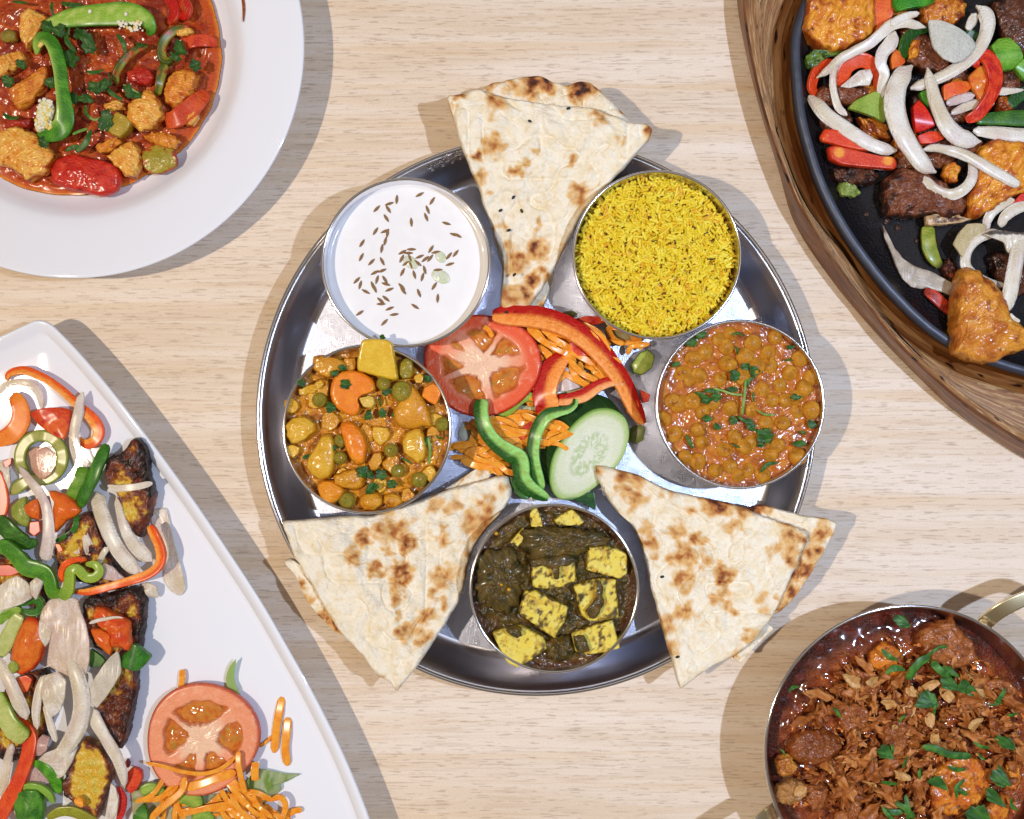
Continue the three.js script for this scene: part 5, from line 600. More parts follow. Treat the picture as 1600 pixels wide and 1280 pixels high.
// ---------------------------------------------------------------- chicken in red sauce on the round plate
const FD = fr(0, 0, 2.909);
const sauceC = (x, y, z) => { let k = mx(K(0xa4340a), K(0xc85a16), ss(-0.2, 0.3, fb(x / 6, 3, z / 6, 4))); k = mx(k, K(0x841c08), 0.85 * ss(-0.05, 0.3, fb(x / 14, 8, z / 14, 3))); k = mx(k, K(0xdc8030), 0.6 * ss(0.15, 0.4, fb(x / 2.2, 3, z / 2.2, 3))); return mx(k, K(0x4a1008), 0.8 * ss(0.26, 0.42, fb(x / 3, 13, z / 3, 2))); };
{
  const c = PL.clone().setY(0.0135), q = P(115, 78, 0.016); c.x = q.x; c.z = q.z;
  const rad = (a) => 0.0835 * (1 + 0.012 * Math.sin(a * 3 + 1) + 0.012 * nz(Math.cos(a) * 3, Math.sin(a) * 3, 4) + 0.012 * nz(Math.cos(a) * 7, Math.sin(a) * 7, 7));
  tag(pool(c, rad, { f: (x, z, s) => 3.0 * fb(x / 13, 1, z / 13, 3) * (1 - ss(0.9, 1, s)) + 1.1 * fb(x / 3, 5, z / 3, 3) * (1 - ss(0.93, 1, s)) + 3.2 * (1 - s * s) - 0.6 * ss(0.95, 1, s), deep: 0.004, m: M.gravy, name: 'red_sauce', n: 300, k: 130,
    col: (x, y, z, s) => mx(mx(sauceC(x, y, z), K(0xc04a06), 0.8 * ss(0.90, 0.95, s)), K(0xe08a1e), 0.85 * ss(0.965, 1, s + 0.012 * nz(x / 5, 3, z / 5))) }), 'glossy red tomato sauce pooled in the white round plate', 'curry');
  const ck = coat(tone(C.tikka, C.tikka2, 5, K(0xb8561a), 0.1, 0.4), sauceC, 0.34), ck2 = coat(tone(K(0xf0bc58), K(0xe4922c), 4, K(0xc05a18), 0.15, 0.4), sauceC, 0.34), S8 = { na: 0.8, nf: 6, fine: 0.1, fib: 0.8, e: 0.13, k: 20, n: 90, dome: 2.4, m: M.wet, rag: 0.05 };
  const rows = [
    ['chicken_chunk', 'large shredded looking chicken chunk at the lower left of the red curry', 'chicken', [-20, 600, 80, 572, 160, 608, 210, 650, 255, 705, 220, 785, 170, 800, 130, 832, 60, 770, -20, 740], { ...S8, y: 15, th: 9, col: ck2 }],
    ['tomato_piece', 'big bright red cooked tomato piece at the bottom of the plate', 'tomato', [258, 722, 330, 698, 400, 712, 470, 732, 520, 745, 552, 785, 548, 850, 515, 885, 460, 890, 400, 880, 340, 870, 285, 850, 240, 835, 232, 780], { ...S8, fib: 0, y: 15, th: 8, na: 0.7, col: tone(K(0xc01c10), K(0xd83a1c), 6, K(0x8e1408), 0.1, 0.4) }],
    ['chicken_chunk', 'square yellow chicken cube right of the chopped coriander', 'chicken', [585, 482, 625, 440, 672, 402, 705, 425, 725, 455, 748, 532, 715, 565, 680, 592, 640, 602, 610, 575, 575, 540], { ...S8, y: 17, th: 9, dome: 2.5, na: 0.6, col: ck2 }],
    ['chicken_chunk', 'chicken chunk between the red tomato and the olive pepper', 'chicken', [480, 712, 540, 672, 605, 638, 640, 680, 645, 735, 632, 775, 612, 812, 575, 800, 545, 770], { ...S8, y: 15, th: 8, col: ck2 }],
    ['pepper_piece', 'olive green pepper square near the lower right sauce edge', 'green pepper', [648, 690, 690, 668, 730, 660, 800, 688, 815, 725, 812, 755, 770, 780, 735, 796, 690, 792, 660, 765], { ...S8, fib: 0, y: 15, th: 4, e: 0.05, dome: 2.5, na: 0.5, m: M.skin, col: coat(tone(K(0x988a20), K(0xb09a38), 6), sauceC, 0.56) }],
    ['chicken_chunk', 'flat chicken strip above the olive pepper square', 'chicken', [640, 622, 690, 602, 750, 600, 800, 622, 822, 642, 795, 678, 750, 672, 700, 655], { ...S8, y: 16, th: 7, col: ck }],
    ['chicken_chunk', 'orange chicken chunk at the right side of the red curry', 'chicken', [770, 352, 800, 325, 842, 312, 885, 325, 902, 345, 885, 400, 870, 440, 835, 465, 795, 492, 755, 470, 745, 420], { ...S8, y: 16, th: 9, col: ck }],
    ['chicken_chunk', 'upper left chicken piece with a pale top', 'chicken', [92, 70, 140, 38, 180, 60, 225, 82, 205, 120, 180, 142, 160, 190, 125, 230, 100, 190, 90, 130], { ...S8, y: 16, th: 9, col: ck2 }],
    ['chicken_chunk', 'long chicken strip at the left edge of the picture in the red curry', 'chicken', [-20, 270, 40, 250, 100, 230, 122, 262, 110, 295, 60, 325, 25, 345, -20, 352], { ...S8, y: 16, th: 8, col: ck2 }],
    ['chicken_chunk', 'sauce covered chicken lump left of the curved green chilli', 'chicken', [40, 420, 80, 385, 130, 358, 210, 292, 228, 320, 215, 380, 180, 430, 140, 470, 95, 502, 60, 470], { ...S8, y: 15, th: 8, col: ck }],
    ['pepper_piece', 'mustard coloured pepper cube beside the chicken cube', 'green pepper', [490, 562, 512, 530, 540, 510, 578, 532, 606, 560, 590, 600, 552, 632, 520, 620, 495, 602], { ...S8, fib: 0, y: 17, th: 8, dome: 1.5, na: 0.3, m: M.skin, col: tone(K(0xa88c1c), K(0xb89a34), 6) }],
    ['chicken_chunk', 'small curled chicken piece under the mustard coloured cube', 'chicken', [440, 660, 490, 640, 550, 630, 560, 650, 520, 685, 470, 700, 445, 690], { ...S8, y: 14, th: 7, n: 44, col: ck }],
    ['chicken_chunk', 'small orange chicken fragment left of the chicken cube', 'chicken', [470, 478, 520, 462, 570, 470, 575, 500, 530, 505, 480, 500], { ...S8, y: 16, th: 5, n: 40, dome: 2, col: ck2 }],
    ['tomato_piece', 'soft red tomato chunk in the middle right of the sauce', 'tomato', [575, 330, 640, 305, 690, 320, 705, 360, 670, 395, 610, 385, 578, 362], { ...S8, fib: 0, y: 15, th: 6, na: 0.8, col: tone(K(0xb01c10), K(0xcc3c22), 6, K(0x80140a), 0.1, 0.4) }],
    ['tomato_piece', 'dark red tomato chunk at the left edge below the chicken lump', 'tomato', [30, 545, 90, 530, 150, 545, 140, 585, 80, 580, 40, 590], { ...S8, fib: 0, y: 14, th: 5, na: 0.8, n: 44, col: tone(K(0x98200c), K(0xb8381c), 6) }],
    ['pepper_piece', 'brownish green pepper piece at the top left of the red curry', 'green pepper', [5, 150, 40, 132, 80, 150, 78, 185, 40, 200, 8, 190], { ...S8, fib: 0, y: 16, th: 5, dome: 2, n: 40, na: 0.4, col: coat(tone(K(0x7c6a1a), K(0x94842c), 6), sauceC, 0.4) }],
    ['chicken_chunk', 'chicken bit with a cut face near the right red strip', 'chicken', [845, 520, 900, 495, 905, 540, 875, 575, 840, 570], { ...S8, y: 15, th: 6, n: 40, col: ck2 }],
    ['chicken_chunk', 'tiny orange chicken tip beside the right hand green ring', 'chicken', [800, 140, 860, 125, 880, 145, 850, 168, 805, 165], { ...S8, y: 20, th: 3, n: 30, dome: 1, na: 0.3, col: ck2 }]];
  for (const [nm, label, cat, a, o] of rows) sl(FD, nm, label, cat, a, o);
  const redS = (t, u, v, x, y, z) => mx(redP(t, u, v, x, y, z), sauceC(x, y, z), ss(0.05, 0.35, fb(x / 5, y / 5, z / 5, 3) + 0.05)), grnS = (t, u, v, x, y, z) => mx(mx(K(0x8a8a24), K(0x4e5a10), ss(-0.2, 0.3, u)), sauceC(x, y, z), ss(0.02, 0.3, fb(x / 5, y / 5, z / 5, 3)));
  sp(FD, 'pepper_strip', 'red pepper strip curling along the top right of the red curry', 'red pepper', [800, -20, 835, 10, 850, 50, 830, 90], { w: [40, 50, 46, 30], t: 4, h: [20, 22, 22, 20], roll: 30, col: redS });
  sp(FD, 'pepper_strip', 'second red pepper strip inside the first at the top right', 'red pepper', [755, -20, 790, 20, 795, 70, 770, 110], { w: [36, 44, 40, 26], t: 4, h: [19, 21, 21, 19], roll: 30, col: redS });
  sp(FD, 'pepper_strip', 'straight orange red pepper strip pointing at the right plate rim', 'red pepper', [830, 205, 880, 188, 940, 185, 985, 200], { w: [46, 50, 46, 30], t: 4, h: [20, 22, 21, 18], col: (t, u, v, x, y, z) => mx(K(0xd84a1c), K(0xc02c10), ss(-0.2, 0.4, nz(x / 5, y, z / 5))) });
  sp(FD, 'pepper_strip', 'wide orange red pepper strip rising along the right of the red curry', 'red pepper', [755, 552, 800, 540, 850, 505, 900, 460, 940, 420], { w: [60, 74, 76, 66, 40], t: 4, h: [20, 22, 22, 22, 19], roll: 10, col: (t, u, v, x, y, z) => mx(mx(K(0xd4501c), K(0xc43812), ss(-0.2, 0.4, nz(x / 5, y, z / 5))), sauceC(x, y, z), 0.6 * ss(0.05, 0.3, fb(x / 4, y, z / 4, 2))) });
  sp(FD, 'pepper_strip', 'sauce coated green pepper strip curving through the middle of the red curry', 'green pepper', [528, 385, 525, 340, 550, 290, 590, 245, 640, 215, 670, 205], { w: [26, 34, 36, 34, 30, 24], t: 4, h: [20, 22, 23, 22, 21, 19], roll: 50, m: M.moist, flat: true, col: grnS });
  sp(FD, 'pepper_strip', 'upright green pepper strip left of the right hand chicken chunk', 'green pepper', [715, 430, 722, 390, 735, 330, 750, 290], { w: [30, 40, 42, 34], t: 4, h: [19, 21, 21, 20], roll: 40, m: M.moist, flat: true, col: grnS });
  sp(FD, 'pepper_strip', 'curled green pepper ring at the upper right of the red curry', 'green pepper', [790, 280, 745, 275, 732, 230, 750, 175, 800, 135, 860, 125], { w: [34, 40, 42, 40, 36, 28], t: 4, h: [19, 21, 22, 22, 21, 20], roll: [20, 40, 45, 45, 40, 30], m: M.moist, flat: true, col: grnS });
  // split green chillies
  const chil = (t, u, v, x, y, z) => { const e = ss(0.1, 0.45, v + 0.1 * nz(x / 3, 2, z / 3)); return mx(mx(K(0xa4c24c), K(0xbcd06e), ss(-0.2, 0.4, nz(x / 2, y / 2, z / 2))), mx(K(0x3f8c12), K(0x62ac24), ss(-0.3, 0.5, fb(x / 7, 3, z / 7, 2))), u < 0.1 && v > -0.4 ? Math.max(e * 0.5, ss(-0.2, -0.7, u)) : ss(0.55, 0.95, u)); };
  const g1 = thing('green_chilli'), k1 = strip(FD, [195, 118, 250, 100, 320, 82, 400, 72, 480, 66, 560, 62, 620, 70, 665, 92, 685, 130, 678, 158], { w: [24, 52, 72, 82, 86, 88, 90, 84, 58, 32], t: 4, h: [23, 26, 27, 28, 28, 28, 28, 27, 25, 23], cup: 2.0, col: (t, u, v, x, y, z) => mx(mx(K(0x8fb83a), K(0xb4cc66), ss(-0.2, 0.4, nz(x / 5, y / 5, z / 1.5))), mx(K(0x46841a), K(0x5e9a2a), ss(-0.2, 0.3, nz(x / 5, 1, z / 5))), Math.max(ss(0.62, 0.95, Math.abs(u)), ss(0.86, 0.95, t))), m: M.skin, name: 'pod', sec: 18 });
  g1.add(k1); const seedsOn = (g, F, rows, y) => { for (const [x, y2, r] of rows) { const p = P(...F(x, y2), y / 1000), s = new THREE.SphereGeometry(r / 1000, 12, 8); s.scale(1, 0.6, 0.9); const m = mesh(s, MP({ color: new THREE.Color(...K(rnd() < 0.3 ? 0xe8cf70 : 0xece6cf)), roughness: 0.45, clearcoat: 0.4 }), 'seed'); m.position.copy(p); m.rotation.y = rnd(0, 6); g.add(m); } };
  const cl1 = []; for (let i = 0; i < 44; i++) cl1.push([rnd(535, 650), rnd(92, 140), rnd(0.6, 1.15)]); seedsOn(g1, FD, [[408, 52, 1.3], [572, 64, 1.2], ...cl1], 30); tag(g1, 'horizontal halved green chilli showing its seeds at the top of the red curry', 'chilli');
  const g2 = thing('green_chilli'), k2 = strip(FD, [168, 245, 172, 200, 188, 172, 220, 180, 245, 215, 262, 270, 275, 330, 282, 400, 292, 470, 296, 530, 280, 580, 235, 605, 175, 608], { w: [18, 44, 46, 54, 56, 54, 54, 56, 62, 76, 84, 64, 24], t: 4.5, h: [21, 24, 27, 29, 30, 30, 30, 30, 30, 29, 28, 26, 23], roll: [0, -10, -20, -25, -25, -25, -25, -25, -20, -15, -10, 0, 0], cup: 1, col: (t, u, v, x, y, z) => mx(mx(K(0x387a12), K(0x559a20), ss(-0.2, 0.4, nz(x / 6, 1, z / 6))), K(0xa6c85a), Math.max(ss(0.45, 0.8, -u) * 0.9 * ss(0.05, 0.2, t), ss(0.16, 0.05, t) * 0.8)), m: M.skin, name: 'pod', sec: 16 });
  g2.add(k2); const cl2 = []; for (let i = 0; i < 70; i++) { const t = rnd(); cl2.push([170 + 70 * rnd() - 10 * t, 450 + 140 * t, rnd(0.7, 1.25)]); } seedsOn(g2, FD, [[190, 196, 1.7], [182, 206, 1.5], ...cl2], 28);
  const pith = slab(FD, [185, 460, 205, 435, 225, 460, 250, 480, 252, 510, 235, 550, 205, 590, 170, 602, 158, 580, 165, 520], { y: 23, th: 4, dome: 1.5, na: 0.6, nf: 2, m: M.moist, col: tone(K(0xe6e6c0), K(0xd8d8a0), 3), name: 'pith' }); g2.add(pith); tag(g2, 'bent green chilli with white pith and seeds on the left of the red curry', 'chilli');
  leaves(FD, ((q) => q.map((v, i) => i % 4 === 2 ? v * 0.85 : v))([220, 125, 46, 0.3, 270, 145, 44, 0.9, 310, 130, 46, 1.5, 320, 190, 60, 1.5, 375, 160, 50, 0.9, 405, 210, 66, 1.1, 320, 270, 62, 0.2, 290, 250, 40, 1.2, 550, 200, 60, 1.3, 430, 320, 46, -0.3, 500, 350, 22, 1.5, 440, 400, 56, 0.3, 480, 380, 50, -0.4, 520, 425, 60, 0.2, 590, 420, 50, 0.8, 620, 430, 40, 0.2, 395, 450, 50, 0.1, 340, 450, 44, 0.9, 480, 560, 70, 1.2, 395, 510, 40, 1.3, 340, 680, 56, -0.5, 380, 640, 66, -0.5, 820, 225, 54, 1.2, 800, 260, 40, 0.2, 890, 300, 40, 1.2, 40, 370, 40, 0.5, 50, 525, 50, 0.1, 100, 295, 40, 0.1, 240, 40, 46, 1.2, 325, 15, 60, 0.1, 90, 8, 40, 0.2, 230, 380, 36, 1.4, 200, 650, 40, 0.9, 640, 205, 26, 0.1]), () => rnd(25.5, 28), 'chopped coriander leaf on the red chicken curry', 'coriander leaves on the red chicken curry', { lt: 0.6, dk: 0.2, turn: 0.5 });
  stalk(FD, [330, 610, 365, 595, 398, 585], 14, [26, 27, 26], 'pale coriander stalk below the bent chilli'); stalk(FD, [390, 480, 395, 520, 430, 545, 460, 535], 12, [26, 27, 27, 26], 'thin coriander stem beside the mustard coloured pepper cube'); stalk(FD, [560, 385, 600, 405, 640, 430], 9, [27, 28, 27], 'thin dark stem above the chicken cube');
}

// ---------------------------------------------------------------- grilled paneer, peppers and onions on the platter
const FPa = fr(0, 560, 5.334), FPb = fr(0, 780, 5.334), FPc = fr(0, 1000, 4.572), FPd = fr(200, 1020, 4.924);
{
  const grill = (yel) => (x, y, z, s, v, ny) => { const q = fb(x / 9, y / 9, z / 9, 4) + 0.3 * fb(x / 3, y / 3, z / 3, 3) + 0.4 * ss(0.6, 1, s) - yel + 0.08; let c = mx(mx(K(0xe0b02c), K(0xd8c24c), ss(-0.2, 0.3, fb(x / 4, 1, z / 4, 2))), K(0xb06a1c), ss(0.0, 0.14, q)); c = mx(c, K(0x70321a), ss(0.12, 0.26, q)); return mx(c, K(0x26130e), ss(0.34, 0.56, q)); };
  const G = { na: 1.2, nf: 4, fine: 0.5, e: 0.12, k: 26, n: 110, m: M.char, rag: 0.06, ragf: 4 }, oo = { m: M.onion, name: 'onion_strip' };
  const on = (F, label, a, o) => put(strip(F, a, { m: M.onion, name: 'onion_strip', t: 1.0, cup: 0.8, rib: 0.7, col: onionC, sec: 18, box: 0.4, tip: [0.25, 0.25], ...o }), label, 'onion');
  const os = (F, label, a, o) => put(slab(F, a, { m: M.onion, name: 'onion_petal', th: 1.7, dome: 3, e: 0.06, k: 14, n: 64, col: onionS, wave: (x, z) => 0.9 * nz(x / 9, 2, z / 14) + 0.35 * nz(x / 1.6, 3, z / 9), ...o }), label, 'onion');
  sl(FPa, 'grilled_paneer', 'black crusted grilled paneer point nearest the platter edge', 'paneer', [890, 850, 930, 800, 1030, 780, 1085, 700, 1115, 655, 1165, 672, 1205, 710, 1235, 790, 1232, 900, 1255, 980, 1280, 1060, 1278, 1150, 1262, 1260, 1240, 1340, 1210, 1420, 1180, 1500, 1120, 1480, 1060, 1380, 1030, 1260, 1000, 1160, 930, 1060, 885, 990, 882, 920], { ...G, y: 21, th: 13, c: [1080, 1040], col: (x, y, z, s, v, ny) => { const p = P(...FPa(1100, 780), 0.034), d = ss(26, 8, Math.hypot(x - p.x * 1000, z - p.z * 1000)), e = P(...FPa(1230, 1180), 0.034); return grill(0.16 - 0.42 * d - 0.25 * ss(14, 3, Math.hypot(x - e.x * 1000, (z - e.z * 1000) * 0.5)))(x, y, z, s, v, ny); } });
  sl(FPb, 'grilled_paneer', 'dark grilled paneer slice beneath the orange cut pepper pieces', 'paneer', [690, 860, 760, 790, 860, 800, 1000, 760, 1100, 720, 1180, 740, 1215, 850, 1218, 1000, 1190, 1140, 1170, 1240, 1140, 1330, 1000, 1300, 800, 1240, 700, 1060], { ...G, y: 21, th: 11, col: grill(-0.10) });
  sl(FPc, 'grilled_paneer', 'long dark crusted paneer slab pointing to the tomato slice', 'paneer', [690, 470, 740, 330, 800, 160, 860, 60, 940, 40, 978, 130, 975, 340, 955, 450, 935, 560, 915, 660, 890, 740, 865, 785, 830, 740, 760, 620, 705, 520], { ...G, y: 21, th: 12, col: (x, y, z, s, v, ny) => mx(grill(-0.16)(x, y, z, s, v, ny), K(0x5a2412), 0.35) });
  sl(FPc, 'grilled_paneer', 'yellow grilled paneer square with brown edges near the bottom of the picture', 'paneer', [600, 700, 700, 740, 760, 820, 805, 900, 790, 1010, 760, 1100, 720, 1220, 700, 1290, 600, 1220, 540, 1150, 470, 1110, 440, 1040, 480, 960, 520, 880, 560, 800], { ...G, y: 21, th: 12, na: 0.7, e: 0.08, col: grill(0.22) });
  sl(FPb, 'grilled_paneer', 'hidden grilled paneer showing dark between the onions', 'paneer', [740, 100, 790, 140, 850, 280, 900, 460, 980, 560, 1060, 640, 1000, 760, 700, 700, 500, 600, 450, 420, 600, 200], { ...G, y: 20, th: 9, col: grill(-0.05) });
  sl(FPc, 'grilled_paneer', 'browned paneer bits under the onions at the lower left', 'paneer', [170, 250, 330, 200, 420, 420, 330, 640, 300, 800, 200, 900, 120, 850, 40, 900, -40, 800, -40, 500, 60, 300], { ...G, y: 20, th: 8, col: grill(-0.05) });
  sl(FPb, 'grilled_paneer', 'browned paneer under the green curls at the left picture edge', 'paneer', [-60, 460, 200, 440, 330, 600, 380, 860, 330, 960, 150, 760, -60, 700], { ...G, y: 20, th: 7, col: grill(-0.1) });
  // top group
  sp(FPa, 'pepper_strip', 'long thin orange pepper strip arching over the top of the platter salad', 'orange pepper', [62, 178, 70, 140, 130, 108, 210, 102, 310, 138, 410, 190, 500, 255, 580, 325, 660, 400, 740, 470, 800, 545, 825, 620, 790, 690, 720, 715, 660, 665], { w: [30, 52, 58, 62, 62, 58, 58, 60, 62, 66, 80, 84, 84, 74, 40], t: 3.4, h: [24, 26, 27, 27, 27, 27, 27, 27, 27, 27, 26, 26, 26, 25, 24], roll: [-20, -25, -25, -30, -30, -30, -35, -35, -30, -20, -10, 0, 0, 0, 0], col: pepE(C.org, C.orgIn, 1), sec: 14 });
  on(FPa, 'pale curved onion ring under the long orange strip at the top left', [-30, 300, 40, 225, 140, 200, 240, 215, 310, 270, 340, 350, 345, 430], { w: [50, 66, 70, 76, 84, 76, 50], h: [23, 24, 25, 25, 24, 23, 22] });
  sp(FPa, 'pepper_ring', 'U shaped orange pepper ring at the left picture edge', 'orange pepper', [100, 310, 140, 350, 175, 430, 170, 530, 110, 620, 30, 665, -40, 680], { w: [80, 110, 132, 132, 128, 124, 110], t: 3.6, h: [24, 26, 26, 26, 26, 25, 24], roll: -8, col: (t, u, v, x, y, z) => mx(mx(C.orgIn, K(0xf07a1c), ss(-0.2, 0.4, fb(x / 4, y, z / 4, 2))), C.org, ss(0.55, 0.95, -u)), sec: 14 });
  sl(FPa, 'pepper_piece', 'wide red orange pepper piece above the green pepper ring', 'red pepper', [262, 455, 330, 425, 420, 410, 520, 408, 600, 428, 605, 520, 585, 610, 560, 680, 480, 650, 400, 600, 320, 540], { y: 24, th: 4, dome: 3, m: M.skin, k: 14, n: 60, wave: (x, z) => 0.9 * nz(x / 8, 2, z / 8), col: tone(K(0xd4360e), K(0xe86a20), 9, K(0xc01c10), 0.1, 0.35) });
  on(FPa, 'upright translucent onion strip crossing the hooked orange strip', [690, 280, 665, 360, 650, 460, 625, 560, 615, 680, 640, 800, 700, 900, 760, 960], { w: [80, 96, 104, 110, 110, 120, 150, 130], h: [28, 29, 30, 30, 30, 28, 26, 25], cup: 1.6 });
  const ringPts = []; for (let k = 0; k <= 16; k++) { const a = -4.1 + k / 16 * 5.9; ringPts.push(345 + Math.cos(a) * 178, 830 + Math.sin(a) * 186); }
  os(FPa, 'pinkish onion disc inside the pale green pepper ring', [250, 780, 320, 735, 410, 740, 480, 800, 490, 880, 450, 960, 380, 1010, 330, 1000, 270, 920], { y: 23, col: tone(K(0xe0b49a), K(0xd89880), 6) });
  sp(FPa, 'pepper_ring', 'pale olive green pepper ring at the upper left of the platter', 'green pepper', [...ringPts, 260, 1010, 170, 1060, 100, 1130], { w: [60, 70, 78, 80, 82, 84, 86, 86, 86, 86, 84, 84, 82, 80, 80, 80, 80, 86, 90, 40], t: 4, h: [25, 27, 28, 28, 28, 28, 28, 27, 27, 27, 26, 26, 26, 25, 25, 25, 25, 25, 25, 24], col: (t, u, v, x, y, z) => mx(mx(K(0xb2b060), K(0x9a9a3a), ss(-0.3, 0.4, fb(x / 4, y, z / 4, 2))), K(0x788a1c), ss(0.5, 0.95, Math.abs(u))), sec: 14 });
  sp(FPa, 'pepper_strip', 'dark green pepper strip slanting next to the charred paneer', 'green pepper', [890, 720, 860, 790, 820, 880, 780, 980, 730, 1080, 690, 1170, 670, 1240], { w: [56, 84, 92, 96, 96, 90, 50], t: 4, h: [30, 32, 33, 33, 32, 31, 29], roll: 15, cup: 1.2, col: (t, u, v, x, y, z) => mx(K(0x2c6a10), K(0x4a8a1c), ss(-0.2, 0.4, nz(x / 6, y, z / 6))), sec: 14 });
  sp(FPa, 'pepper_strip', 'shorter mid green pepper strip beside the dark green one', 'green pepper', [690, 910, 680, 980, 650, 1050, 610, 1120, 580, 1190], { w: [80, 96, 96, 90, 60], t: 4, h: [28, 30, 30, 29, 27], roll: -10, col: (t, u, v, x, y, z) => mx(K(0x5c8c1c), K(0x7aa234), ss(-0.2, 0.4, nz(x / 6, y, z / 6))), sec: 14 });
  sp(FPa, 'onion_strip', 'narrow white onion strip across the charred paneer point', 'onion', [900, 1060, 960, 1082, 1060, 1080, 1160, 1066, 1270, 1040], { w: [40, 70, 72, 68, 56], t: 2, h: [35, 36, 37, 37, 36], m: M.onion, col: onionC, sec: 12 });
  os(FPa, 'onion piece under the red pepper at the left picture edge', [-20, 860, 40, 840, 100, 900, 110, 1050, 60, 1200, 0, 1100], { y: 22 });
  sl(FPa, 'pepper_piece', 'small red pepper corner left of the green ring', 'red pepper', [22, 860, 100, 828, 95, 880, 50, 920], { y: 24, th: 3, m: M.skin, col: tone(C.red, C.redIn, 5) });
  sp(FPa, 'pepper_strip', 'orange pepper strip cut off by the left picture edge', 'orange pepper', [-20, 940, 10, 1050, 30, 1180, 10, 1300, -30, 1380], { w: [60, 76, 80, 76, 60], t: 3.5, h: 27, col: (t, u, v, x, y, z) => mx(C.org, C.redIn, ss(-0.3, 0.3, nz(x / 6, y, z / 6))) });
  // middle group
  on(FPb, 'pinkish onion strip running straight down beside the orange chunk', [150, -280, 240, -160, 320, -60, 370, 40, 395, 160, 400, 300, 385, 420, 365, 540], { w: [50, 90, 100, 104, 110, 120, 130, 116], h: [29, 31, 32, 33, 33, 33, 32, 30], col: (t, u, v, x, y, z) => mx(onionC(t, u, v, x, y, z), C.purple, 0.3) });
  sl(FPb, 'pepper_piece', 'folded orange pepper chunk in the middle of the platter', 'orange pepper', [405, -70, 470, -70, 560, -40, 640, 30, 685, 95, 640, 140, 560, 180, 500, 240, 460, 290, 450, 180, 440, 80, 455, 20], { y: 26, th: 5, dome: 3, na: 0.5, m: M.veg, k: 14, n: 60, col: tone(K(0xf0761c), K(0xe65c14), 5) });
  sl(FPb, 'pepper_piece', 'orange pepper part left of the pinkish onion strip', 'orange pepper', [200, 60, 260, 10, 330, -20, 345, 80, 340, 180, 270, 160, 220, 120], { y: 25, th: 4, dome: 2, na: 0.4, m: M.veg, col: tone(K(0xee7a24), K(0xe06020), 4) });
  sl(FPb, 'pepper_piece', 'red pepper scrap below the left orange part', 'red pepper', [250, 190, 330, 180, 340, 270, 290, 310, 245, 280], { y: 24, th: 3.5, m: M.skin, col: tone(K(0xc8301a), C.redIn, 5) });
  sl(FPb, 'pepper_piece', 'pale green pepper flesh above the dark green curl', 'green pepper', [90, 60, 150, 0, 220, -30, 230, 60, 260, 160, 240, 240, 160, 220, 100, 160], { y: 24, th: 4, dome: 2, na: 0.4, m: M.veg, col: tone(K(0xa6ac50), K(0x8a9a34), 4) });
  sp(FPb, 'pepper_strip', 'dark green pepper curl at the left of the platter centre', 'green pepper', [-20, 200, 40, 230, 100, 290, 170, 340, 240, 370, 310, 355], { w: [130, 140, 130, 120, 100, 50], t: 4.5, h: [29, 31, 31, 30, 29, 27], roll: 20, cup: 1, col: (t, u, v, x, y, z) => mx(K(0x2c5c12), K(0x4c861e), ss(-0.2, 0.4, fb(x / 6, y, z / 6, 2))), sec: 14 });
  sp(FPb, 'pepper_strip', 'thin green pepper rib looping under the orange chunk', 'green pepper', [470, 345, 540, 315, 605, 270, 635, 200, 640, 130], { w: [30, 44, 46, 44, 34], t: 4, h: [27, 28, 28, 28, 26], roll: 30, col: grnP });
  os(FPb, 'broad pinkish onion petal under the green curl in the centre', [480, 440, 540, 380, 620, 280, 690, 200, 720, 320, 715, 450, 700, 560, 620, 600, 520, 560], { y: 23, col: (x, y, z, s, v) => mx(onionS(x, y, z, s, v), C.purple, 0.35) });
  os(FPb, 'slim onion petal right of the broad pinkish one', [690, 180, 740, 260, 790, 350, 820, 430, 800, 520, 740, 500, 715, 400], { y: 24 });
  on(FPb, 'large translucent onion strip sweeping from the green strips to the orange arc', [800, -60, 830, 80, 870, 200, 920, 320, 990, 440, 1080, 550, 1160, 640], { w: [150, 160, 160, 150, 150, 150, 90], h: [27, 31, 33, 34, 34, 33, 30], cup: 2 });
  on(FPb, 'second translucent onion strip inside the orange arc', [970, -20, 1000, 120, 1040, 250, 1100, 360, 1180, 450, 1270, 520], { w: [70, 90, 110, 130, 150, 90], h: [31, 33, 34, 33, 31, 28], cup: 1.5 });
  on(FPb, 'onion offshoot dropping towards the green pepper loop', [900, 400, 860, 450, 830, 520, 800, 600], { w: [60, 64, 56, 30], h: [33, 33, 31, 29] });
  os(FPb, 'pink tinged onion petal between the orange arc and the green loop', [880, 520, 960, 560, 1010, 620, 1060, 660, 1000, 680, 860, 660, 830, 640], { y: 29, col: (x, y, z, s, v) => mx(onionS(x, y, z, s, v), C.purple, 0.5) });
  os(FPb, 'flat pale onion slice lying alone right of the orange arc', [1240, 120, 1310, 75, 1390, 70, 1420, 200, 1450, 340, 1490, 480, 1530, 620, 1550, 760, 1500, 815, 1430, 770, 1370, 680, 1370, 500, 1340, 330, 1280, 220], { y: 21, th: 1.4, dome: 1, n: 80 });
  os(FPb, 'onion end lying below the orange arc', [1180, 700, 1260, 690, 1320, 720, 1330, 800, 1310, 825, 1240, 800], { y: 22 });
  sp(FPb, 'pepper_strip', 'orange pepper arc bending round the right end of the onions', 'orange pepper', [1250, 220, 1290, 300, 1330, 390, 1345, 480, 1320, 560, 1240, 625, 1120, 670, 980, 710, 840, 750, 720, 775, 635, 770], { w: [66, 76, 74, 70, 66, 62, 60, 58, 56, 50, 30], t: 4, h: [34, 35, 35, 35, 35, 35, 35, 34, 34, 33, 31], roll: [30, 30, 25, 20, 20, 15, 10, 10, 10, 10, 10], col: pepE(C.org, C.orgIn, 1), sec: 14 });
